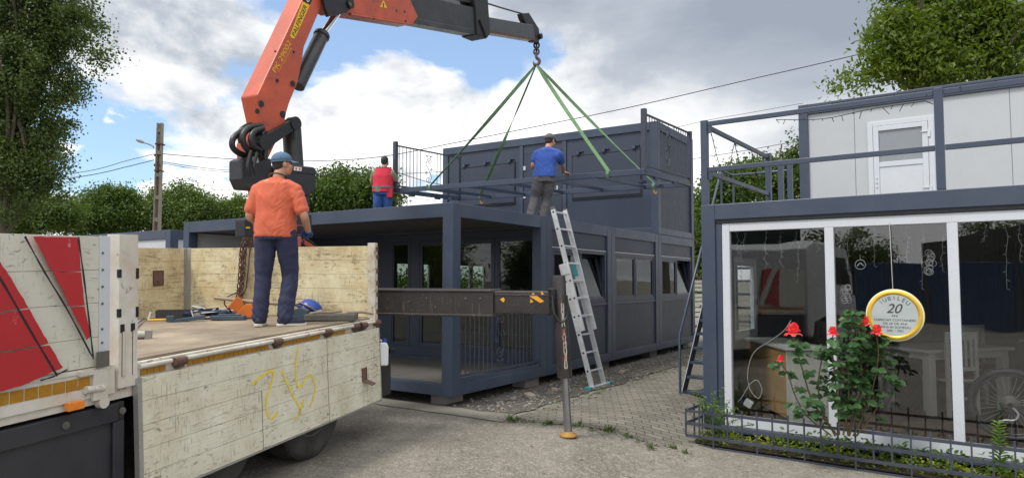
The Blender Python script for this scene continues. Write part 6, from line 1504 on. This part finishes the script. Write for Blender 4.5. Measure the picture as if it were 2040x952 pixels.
# ------------------------------------------------------------------ what stands behind the camera (seen mirrored in the panes)
r = thing('storage_hall', 'long grey clad storage hall with a low gable across the yard', 'hall', frame(V((-34, -36, -.3)), (.8, -.6)))
s = MB(); s.prism([(0, 0), (26, 0), (26, 5.2), (13, 7.6), (0, 5.2)], -14, 0); s.build('hall_wall', M['hall'], r); s = MB(); s.box((9, .01, 0), (13, .05, 4)); s.build('hall_gate', M['hall_blue'], r)
r = thing('green_hall', 'dark green corrugated hall at the side of the yard, mirrored in the left shop pane', 'hall', frame(V((-32, -4, -.3)), (.62, -.78)))
s = MB(); s.prism([(0, 0), (14, 0), (14, 5.6), (7, 6.6), (0, 5.6)], -10, 0); s.build('hall_wall', mk('dark_green_cladding', (.022, .05, .032), .6, ribs=(0, .3, .02)), r); s = MB(); s.box((5, .01, 0), (9, .05, 4.2)); s.build('hall_gate', M['blacksteel'], r)
r = thing('storage_container', 'dark blue shipping container standing across the yard, mirrored in the shop window', 'container', frame(V((-17, -8, -.3)), (.8, -.6))); s = MB(); s.box((0, -2.4, 0), (12, 0, 2.6)); s.build('container_body', M['hall_blue'], r, .03)
s = MB()
for k in (0, 2.9, 5.9, 8.9, 11.9): s.box((k, .0, 0), (k + .1, .04, 2.6))
s.build('corner_post', M['hall'], r)
tb = None
spots = [(-46, -24, .95), (-50, -14, 1.05), (-52, -4, 1.0), (-40, 3, 1.0), (-38, 9, 1.05), (-40, -34, 1.0), (-32, -42, 1.1), (-18, -46, 1.15), (-36, 14, 1.0)]
labs = ['broad tree across the yard beyond the blue container', 'broad tree across the yard left of the blue container', 'tall tree on the far left side of the yard', 'tree on the left side of the yard level with the truck cab', 'tree left of the poplar outside the picture', 'tree beside the grey hall gable', 'tree behind the grey hall', 'tree at the road behind the photographer', 'tree at the far left yard corner']
for i, (x, y, k) in enumerate(spots):
    if tb is None: tb = tree('yard_tree', labs[0], (x, y, -.2), [(x, y, 3.6, 3.4, 3.4, 2.6), (x + 1.5, y, 2.2, 2.4, 2.2, 2.), (x - 1.6, y + .8, 2.2, 2.4, 2.2, 2), (x, y + 1.5, 1.6, 2.6, 2.6, 1.6)], M['leaf_dark'], 520, 30, .28, .45, 71, .2, group='trees across the yard'); o = tb
    else: o = copy_tree(tb); o['label'] = labs[i]
    o.location = (x, y, -.2); o.scale = (k, k, k); o.rotation_euler = (0, 0, i * 1.1)
# ------------------------------------------------------------------ people
def loft(s, rings, n=28, p=2.3):
    vs, fs = [], []
    for c, rx, ry, R in rings:
        for k in range(n):
            a = 2 * math.pi * k / n; ca, sa = math.cos(a), math.sin(a)
            q = V((rx * math.copysign(abs(ca) ** (2 / p), ca), ry * math.copysign(abs(sa) ** (2 / p), sa), 0)); vs.append(V(c) + (R @ q if R is not None else q))
    m = len(rings)
    for i in range(m - 1):
        for k in range(n): k2 = (k + 1) % n; fs.append((i * n + k, i * n + k2, (i + 1) * n + k2, (i + 1) * n + k))
    fs.append(tuple(range(n))[::-1]); fs.append(tuple((m - 1) * n + k for k in range(n)))
    s.add(vs, fs)
def limb(s, pts, rs, n=6):
    P = spline(pts, n); m = len(pts); R = []
    for i in range(len(P)):
        f = i / (len(P) - 1) * (m - 1); j = min(int(f), m - 2); R.append(rs[j] + (rs[j + 1] - rs[j]) * (f - j))
    s.tube(P, R, 16); s.ball(P[0], R[0], 14, 10); s.ball(P[-1], R[-1], 14, 10)
def remesh(name, s, mat, parent, voxel=.008, it=5, disp=None):
    me = s.mesh(name + '_raw'); o = bpy.data.objects.new(name, me); COL.objects.link(o)
    m = o.modifiers.new('r', 'REMESH'); m.mode = 'VOXEL'; m.voxel_size = voxel; m.use_smooth_shade = True
    if it: q = o.modifiers.new('s', 'SMOOTH'); q.factor = .5; q.iterations = it
    dg = bpy.context.evaluated_depsgraph_get(); nm = bpy.data.meshes.new_from_object(o.evaluated_get(dg)); bpy.data.objects.remove(o); bpy.data.meshes.remove(me)
    nm.name = name
    if disp:
        no = [v.normal.copy() for v in nm.vertices]
        for v, k in zip(nm.vertices, no): v.co += k * disp(v.co)
        nm.update()
    nm.polygons.foreach_set('use_smooth', [True] * len(nm.polygons)); nm.materials.clear(); nm.materials.append(mat)
    o = bpy.data.objects.new(name, nm); COL.objects.link(o); o.parent = parent
    return o
def hand(s, w, d, n, side, curl=.5, grow=0.):
    """w wrist, d direction of the fingers, n back of the hand, side +1 puts the thumb on d x n"""
    d = V(d).normalized(); n = V(n); n = (n - d * n.dot(d)).normalized(); t_ = d.cross(n) * side; w = V(w)
    R = Matrix((t_, d, n)).transposed()
    s.ball(w + d * .05, (.042 + grow, .055 + grow, .017 + grow), 14, 8, R); s.tube([w - d * .02, w + d * .03], [.026 + grow] * 2, 12)
    for k, L in enumerate((.072, .082, .076, .060)):
        b = w + d * .09 + t_ * (.030 - .020 * k); p = [w + d * .05 + t_ * (.022 - .014 * k), b]; dd = d.copy(); ax_ = d.cross(n)
        for j in range(3):
            a = curl * (.55 + .35 * j); dd = (dd * math.cos(a) - n * math.sin(a) * 1.).normalized() if j == 0 else (Matrix.Rotation(-a, 3, ax_) @ dd if True else dd); b = b + dd * L * (.45, .32, .23)[j]; p.append(b)
        s.tube(p, [.0095 + grow, .0095 + grow, .009 + grow, .0085 + grow, .0075 + grow], 8); s.ball(p[-1], .0075 + grow, 8, 6)
    b = w + d * .025 + t_ * .032; q = [w + d * .02 + t_ * .015, b, b + (d * .6 + t_ * .75 - n * .35 * curl).normalized() * .034, b + (d * .85 + t_ * .45 - n * .6 * curl).normalized() * .062]
    s.tube(q, [.014 + grow, .013 + grow, .011 + grow, .009 + grow], 8); s.ball(q[-1], .009 + grow, 8, 6)
def head(s, c, R):
    """skull, jaw, nose, ears, brow in the head's own frame (x right, y forward)"""
    T = lambda x, y, z: V(c) + R @ V((x, y, z))
    s.ball(T(0, -.008, .02), (.077, .096, .105), 18, 14, R); s.ball(T(0, .03, -.045), (.058, .062, .07), 16, 12, R); s.ball(T(0, .052, -.082), (.034, .032, .028), 12, 8, R)
    s.ball(T(0, .092, -.012), (.014, .022, .024), 10, 8, R); s.ball(T(0, .08, .028), (.052, .018, .013), 12, 8, R); s.ball(T(0, .083, -.052), (.024, .014, .012), 10, 8, R)
    for k in (-1, 1): s.ball(T(k * .079, -.008, -.005), (.012, .021, .034), 10, 8, R); s.ball(T(k * .045, .062, -.03), (.026, .024, .03), 10, 8, R)
def folds(seed, amp=.006, fx=9., fz=5.):
    def f(co):
        q = V((co.x * fx + seed, co.y * fx, co.z * fz + co.x * 3)); r_ = noise.noise(V((co.x * 5 + co.z * 9 + seed, co.y * 5, co.z * 16 - abs(co.x) * 22)))
        return amp * (noise.noise(q) * .8 + .45 * noise.noise(q * 2.3) + .8 * (.5 - abs(r_)) * 1.1)
    return f

def person(label, Mx, J, shirt, trous, hat, group=None, build=1., shoes='shoe_navy', soles=True, vest=None, hem=.0, sleeve=.8, hip_w=.185, hands=None, gloves=(), seed=1.):
    """J: joints in the figure's frame: pelvis, chest, neck, head (centre), head_yaw, l/r shoulder, elbow, wrist, hip, knee, ankle, toe direction"""
    j = {k: V(v) if hasattr(v, '__len__') else v for k, v in J.items()}
    r = thing('person', label, 'person', Mx, group); RH = Matrix.Rotation(j['head_yaw'], 3, 'Z') @ Matrix.Rotation(j.get('head_pitch', 0.), 3, 'X')
    up = (j['neck'] - j['pelvis']).normalized(); xs_ = (j['r_sh'] - j['l_sh']).normalized(); ys_ = up.cross(xs_).normalized(); RT = Matrix((xs_, ys_, up)).transposed(); RP = Matrix.Rotation(j.get('pelvis_yaw', 0.), 3, 'Z')
    sp = [j['pelvis'], j['pelvis'].lerp(j['chest'], .5), j['chest'], j['neck'].lerp(j['chest'], .3), j['neck']]
    b = build
    # body: one continuous surface
    s = MB()
    loft(s, [(sp[0] - V((0, 0, .10)), .10 * b, .09 * b, RP), (sp[0], .165 * b, .115 * b, RP), (sp[1], .150 * b, .11 * b, RT), (sp[2], .175 * b, .12 * b, RT), (sp[3] + up * .02, .15 * b, .095 * b, RT), (sp[4] - up * .01, .07, .065, RT)])
    limb(s, [j['neck'] - up * .06, j['neck'].lerp(j['head'], .45), j['head'] - V((0, 0, .04))], [.062, .057, .055])
    head(s, j['head'], RH)
    for q in 'lr':
        limb(s, [j[q + '_sh'], j[q + '_sh'].lerp(j[q + '_el'], .5), j[q + '_el'], j[q + '_el'].lerp(j[q + '_wr'], .35), j[q + '_wr']], [.062 * b, .05 * b, .042 * b, .043 * b, .029])
        limb(s, [j[q + '_hip'], j[q + '_hip'].lerp(j[q + '_kn'], .5), j[q + '_kn'], j[q + '_kn'].lerp(j[q + '_an'], .35), j[q + '_an']], [.09 * b, .078 * b, .057 * b, .058 * b, .04])
        s.ball(j[q + '_an'] + V((0, .03, -.04)), (.04, .09, .035), 12, 8)
        hd, hn_, sd_, cu = (hands or {}).get(q, ((0, .3, -1), (1 if q == 'r' else -1, 0, 0), 1, .5)); hand(s, j[q + '_wr'], hd, hn_, sd_, cu)
    body = remesh('body', s, M['skin'], r, .0062, 4)
    s = MB()
    for k in (-1, 1): s.ball(j['head'] + RH @ V((k * .031, .079, .012)), .011, 10, 8)
    s.build('eyes', M['eye'], r)
    # hair
    s = MB(); s.ball(j['head'] + RH @ V((0, -.018, .03)), (.082, .096, .104), 20, 14, RH); s.ball(j['head'] + RH @ V((0, -.05, -.02)), (.064, .055, .06), 14, 10, RH)
    remesh('hair', s, M['hair'], r, .006, 3)
    # shirt
    s = MB(); g = .014
    bot = j['pelvis'] + V((0, 0, hem))
    loft(s, [(bot, .192 * b + g, .138 * b + g, RP), (bot.lerp(sp[1], .5), .192 * b + g, .142 * b + g, RP), (sp[1] + up * .02, .180 * b + g, .132 * b + g, RT), (sp[2], .190 * b + g, .130 * b + g, RT), (sp[3] + up * .0, .175 * b + g, .108 * b + g, RT), (sp[4] - up * .045, .115 * b + g, .085 + g, RT), (sp[4] - up * .005, .068 + g, .062 + g, RT)])
    for q in 'lr':
        e = j[q + '_sh'].lerp(j[q + '_el'], sleeve); limb(s, [j[q + '_sh'] + (j['chest'] - j[q + '_sh']) * .12, j[q + '_sh'].lerp(e, .4), e], [.082 * b, .078 * b, .074 * b])
        limb(s, [sp[4] - up * .05 + (j[q + '_sh'] - sp[4]) * .2, (sp[4] - up * .02).lerp(j[q + '_sh'], .6), j[q + '_sh']], [.075 * b, .070 * b, .078 * b])
        limb(s, [j['chest'] + (j[q + '_sh'] - j['chest']) * .25 - up * .08, j['chest'].lerp(j[q + '_sh'], .75) - up * .03, j[q + '_sh'].lerp(e, .25)], [.115 * b, .095 * b, .082 * b])
    remesh('shirt', s, M[shirt], r, .0085, 16, folds(seed, .010))
    if vest:
        s = MB(); g2 = .026
        loft(s, [(bot - V((0, 0, .03)), .192 * b + g2, .142 * b + g2, RP), (sp[1] + up * .02, .180 * b + g2, .136 * b + g2, RT), (sp[2], .188 * b + g2, .132 * b + g2, RT), (sp[3] + up * .03, .150 * b + g2, .105 * b + g2, RT), (sp[4] - up * .03, .09 * b + g2, .07 + g2, RT)])
        ve = remesh('vest', s, M[vest], r, .0085, 6, folds(seed + 3, .006))
        s = MB(); loft(s, [(sp[3] + up * .055, .152 * b + g2, .100 * b + g2, RT), (sp[4] - up * .025, .094 * b + g2, .073 + g2, RT)]); remesh('yoke', s, M['vest_grey'], ve, .0085, 4)
        s = MB(); loft(s, [(bot + V((0, 0, .055)), .198 * b + g2, .147 * b + g2, RP), (bot + V((0, 0, .10)), .197 * b + g2, .146 * b + g2, RP)]); s.build('waist_band', M['vest_grey'], ve)
        s = MB(); pc = j['pelvis'] + V((.16, -.09, -.07)); s.cbox(pc, (.12, .10, .19)); remesh('pouch', s, M[vest], ve, .01, 5)
        s = MB(); s.cbox(j['pelvis'] + V((-.09, -.165, .0)), (.13, .012, .10)); s.build('back_label', M['camo'], ve, .004)
    # trousers
    s = MB(); loft(s, [(j['pelvis'] + V((0, 0, .07)), (hip_w - .01) * b, .132 * b, RP), (j['pelvis'], hip_w * b, .142 * b, RP), (j['pelvis'] - V((0, 0, .1)), hip_w * b, .14 * b, RP)])
    for q in 'lr':
        a = j[q + '_an']; k = j[q + '_kn']; h = j[q + '_hip']; limb(s, [h, h.lerp(k, .5), k, k.lerp(a, .5), a - (a - k).normalized() * .01], [.112 * b, .102 * b, .082 * b, .080 * b, .078 * b])
    remesh('trousers', s, M[trous], r, .0085, 5, lambda co, f=folds(seed + 7, .009, 7., 8.): f(co) * (1.6 if co.z < .3 else 1.))
    # shoes
    for q in 'lr':
        td = j.get(q + '_toe', V((0, 1, 0))).normalized(); a = j[q + '_an']; c = V((a.x, a.y, 0)); sd_ = V((td.y, -td.x, 0)); R = Matrix((sd_, td, V((0, 0, 1)))).transposed()
        s = MB(); s.ball(c + td * .10 + V((0, 0, .045)), (.047, .11, .04), 14, 10, R); s.ball(c - td * .01 + V((0, 0, .06)), (.043, .07, .06), 14, 10, R); sh = remesh('shoe', s, M[shoes], r, .006, 4)
        if soles:
            s = MB(); P = [(.042, -.06), (.047, .03), (.05, .13), (.03, .205), (0, .218), (-.03, .205), (-.05, .13), (-.047, .03), (-.042, -.06), (0, -.085)]
            s.prism([((c + sd_ * x + td * y).x, (c + sd_ * x + td * y).y) for x, y in P], .0, .026, axis='z'); s.build('sole', M['sole'], sh, .006)
    # cap
    if hat:
        hm, brim_yaw = hat; RB = Matrix.Rotation(brim_yaw, 3, 'Z') @ RH; T = lambda x, y, z: j['head'] + RB @ V((x, y, z))
        s = MB(); vs = []
        for i in range(9):
            t_ = i / 8 * math.pi / 2
            for k in range(28): a = 2 * math.pi * k / 28; vs.append(T(.094 * math.cos(t_) * math.cos(a), -.010 + .110 * math.cos(t_) * math.sin(a), .035 + .098 * math.sin(t_) ** .9))
        s.add(vs, [(i * 28 + k, i * 28 + (k + 1) % 28, (i + 1) * 28 + (k + 1) % 28, (i + 1) * 28 + k) for i in range(8) for k in range(28)], True)
        s.add([T(.094 * math.cos(a), -.010 + .110 * math.sin(a), .035 - .012) for a in [2 * math.pi * k / 28 for k in range(28)]] + vs[:28], [(k, (k + 1) % 28, 28 + (k + 1) % 28, 28 + k) for k in range(28)], True)
        cp_ = s.build('cap', M[hm], r); cp_.modifiers.new('thick', 'SOLIDIFY').thickness = .004
        s = MB(); vs = []
        for i in range(5):
            for k in range(-7, 8): a = k / 7 * 1.05; e = i / 4; vs.append(T((.094 + .012 * e) * math.sin(a), -.010 + .108 * math.cos(a) + .078 * e * math.cos(a * 1.15), .040 - .02 * e - .022 * (k / 7) ** 2 * e))
        s.add(vs, [(i * 15 + k, i * 15 + k + 1, (i + 1) * 15 + k + 1, (i + 1) * 15 + k) for i in range(4) for k in range(14)], True); br = s.build('brim', M[hm], cp_); br.modifiers.new('thick', 'SOLIDIFY').thickness = .004
        s = MB(); s.ball(T(0, -.01, .134), .008, 8, 6); s.build('cap_button', M[hm], cp_)
    for q in gloves:
        hd, hn_, sd_, cu = hands[q]; s = MB(); hand(s, j[q + '_wr'], hd, hn_, sd_, cu, .005); remesh('glove', s, M['glove'], r, .006, 3)
    return r, j, RH

# the crane operator on the truck bed
pl = on_plane(546, 649, MT @ V((0, 0, .0815)), MT.to_3x3() @ V((0, 0, 1))); M1 = Matrix.Translation(pl) @ Matrix.Rotation(math.radians(2), 4, 'Z') @ Matrix.Scale(.915, 4)
J1 = dict(pelvis=(-.01, 0, .98), chest=(-.01, .0, 1.31), neck=(.0, .015, 1.525), head=(.035, .055, 1.672), head_yaw=math.radians(-52), head_pitch=math.radians(6), l_sh=(-.19, -.0, 1.39), r_sh=(.185, -.01, 1.385), l_el=(-.268, -.02, 1.13), r_el=(.295, -.05, 1.125), l_wr=(-.215, .21, 1.03), r_wr=(.285, .16, .985),
          l_hip=(-.10, 0, .93), r_hip=(.10, 0, .93), l_kn=(-.125, .02, .51), r_kn=(.135, .06, .51), l_an=(-.14, -.03, .085), r_an=(.115, -.02, .085), l_toe=(-.1, 1, 0), r_toe=(.92, .4, 0))
r, j, RH = person('man in orange T-shirt, navy trousers and faded blue cap standing on the truck bed', M1, J1, 'tee_orange', 'navy', ('cap_blue', 0.), build=1.0, hem=-.075, sleeve=.74, seed=1.,
                  hands={'l': ((.6, .6, -.1), (-.3, -.2, 1), -1, .9), 'r': ((-.45, .85, -.05), (.4, -.1, 1), 1, .9)}, gloves=('r',))
s = MB(); c = j['neck'] + V((0, .0, .02)); s.tube([c + V((.083 * math.cos(a), .078 * math.sin(a), -.012 + .03 * -math.sin(a))) for a in [2 * math.pi * k / 28 for k in range(28)]], .013, 8, closed=True, flat=.5); s.build('neck_strap', M['lanyard'], r)
q = thing('remote_control', 'black crane remote control box held in front of the man in the orange shirt', 'remote control', M1 @ Matrix.Translation((.06, .36, .96)))
s = MB(); s.box((-.14, -.07, 0), (.14, .07, .10)); s.build('control_case', M['blackplastic'], q, .012); s = MB()
for k in range(5): s.tube([V((-.1 + .05 * k, 0, .1)), V((-.1 + .05 * k, .0, .15))], .007, 8)
s.build('lever', M['greasy'], q); s = MB(); s.tube(spline([V((-.13, .07, .05)), V((-.1, .12, .09)), V((.1, .12, .09)), V((.13, .07, .05))], 5), .009, 8); s.build('guard_bar', M['yellow'], q)
# man in the red vest at the left end of the hanging frame
p2 = at_depth(761, 500, 14.95); M2 = Matrix.Translation((p2.x, p2.y, A0.z + CH + .002)) @ Matrix.Rotation(math.radians(4), 4, 'Z')
ln = M2.inverted() @ (MFr @ V((0.03, FRL - .03, .30)))
J2 = dict(pelvis=(0, 0, .93), chest=(-.0, .03, 1.24), neck=(.01, .06, 1.44), head=(.025, .095, 1.585), head_yaw=math.radians(-15), head_pitch=math.radians(-3), l_sh=(-.175, .02, 1.31), r_sh=(.18, .03, 1.31), l_el=(-.24, .12, 1.10), r_el=(.275, .10, 1.17), l_wr=(-.12, .33, 1.08), r_wr=(.235, .29, 1.30),
          l_hip=(-.095, 0, .88), r_hip=(.095, 0, .88), l_kn=(-.11, .03, .48), r_kn=(.11, .03, .48), l_an=(-.12, -.02, .085), r_an=(.12, -.02, .085))
J2['r_wr'] = (ln.x - .06, ln.y - .10, 1.36); 
r, j, RH = person('bareheaded man in a red work vest and blue jeans holding the left railing post', M2, J2, 'camo', 'jeans', None, build=1.05, shoes='boot', soles=False, vest='vest_red', hem=-.01, sleeve=.75, seed=5.,
                  hands={'l': ((.5, .8, 0), (-.3, 0, 1), -1, .9), 'r': ((.55, .75, .25), (.6, -.75, .2), -1, 1.0)})
# man in the blue shirt reaching for the near beam
p3 = V((.565, 12.02, A0.z + CH + .002)); M3 = Matrix.Translation(p3); hb = M3.inverted() @ (MFr @ V((.02, 1.54, .055)))
J3 = dict(pelvis=(.0, .0, .80), pelvis_yaw=math.radians(-12), chest=(.035, .06, 1.13), neck=(.075, .11, 1.335), head=(.115, .155, 1.475), head_yaw=math.radians(-38), head_pitch=math.radians(-8), l_sh=(-.115, .07, 1.215), r_sh=(.255, .04, 1.21), l_el=(-.195, .06, 1.02), r_el=(.34, .24, 1.06), l_wr=(-.10, .26, .93), r_wr=(hb.x - .075, hb.y - .05, hb.z + .035),
          l_hip=(-.09, -.01, .76), r_hip=(.10, 0, .76), l_kn=(-.16, .08, .42), r_kn=(.035, .10, .40), l_an=(-.255, -.10, .085), r_an=(-.035, .0, .085), l_toe=(-.15, 1, 0), r_toe=(.2, 1, 0))
r, j, RH = person('man in blue T-shirt and grey cap pressing on the hanging frame above the ladder', M3, J3, 'tee_blue', 'work_grey', ('cap_grey', 0.), build=1.0, shoes='boot', soles=False, hem=-.015, sleeve=.62, hip_w=.175, seed=9.,
                  hands={'l': ((.5, .7, -.5), (-.6, .2, .5), -1, .8), 'r': ((.9, .35, -.12), (.05, -.1, 1), -1, .45)})
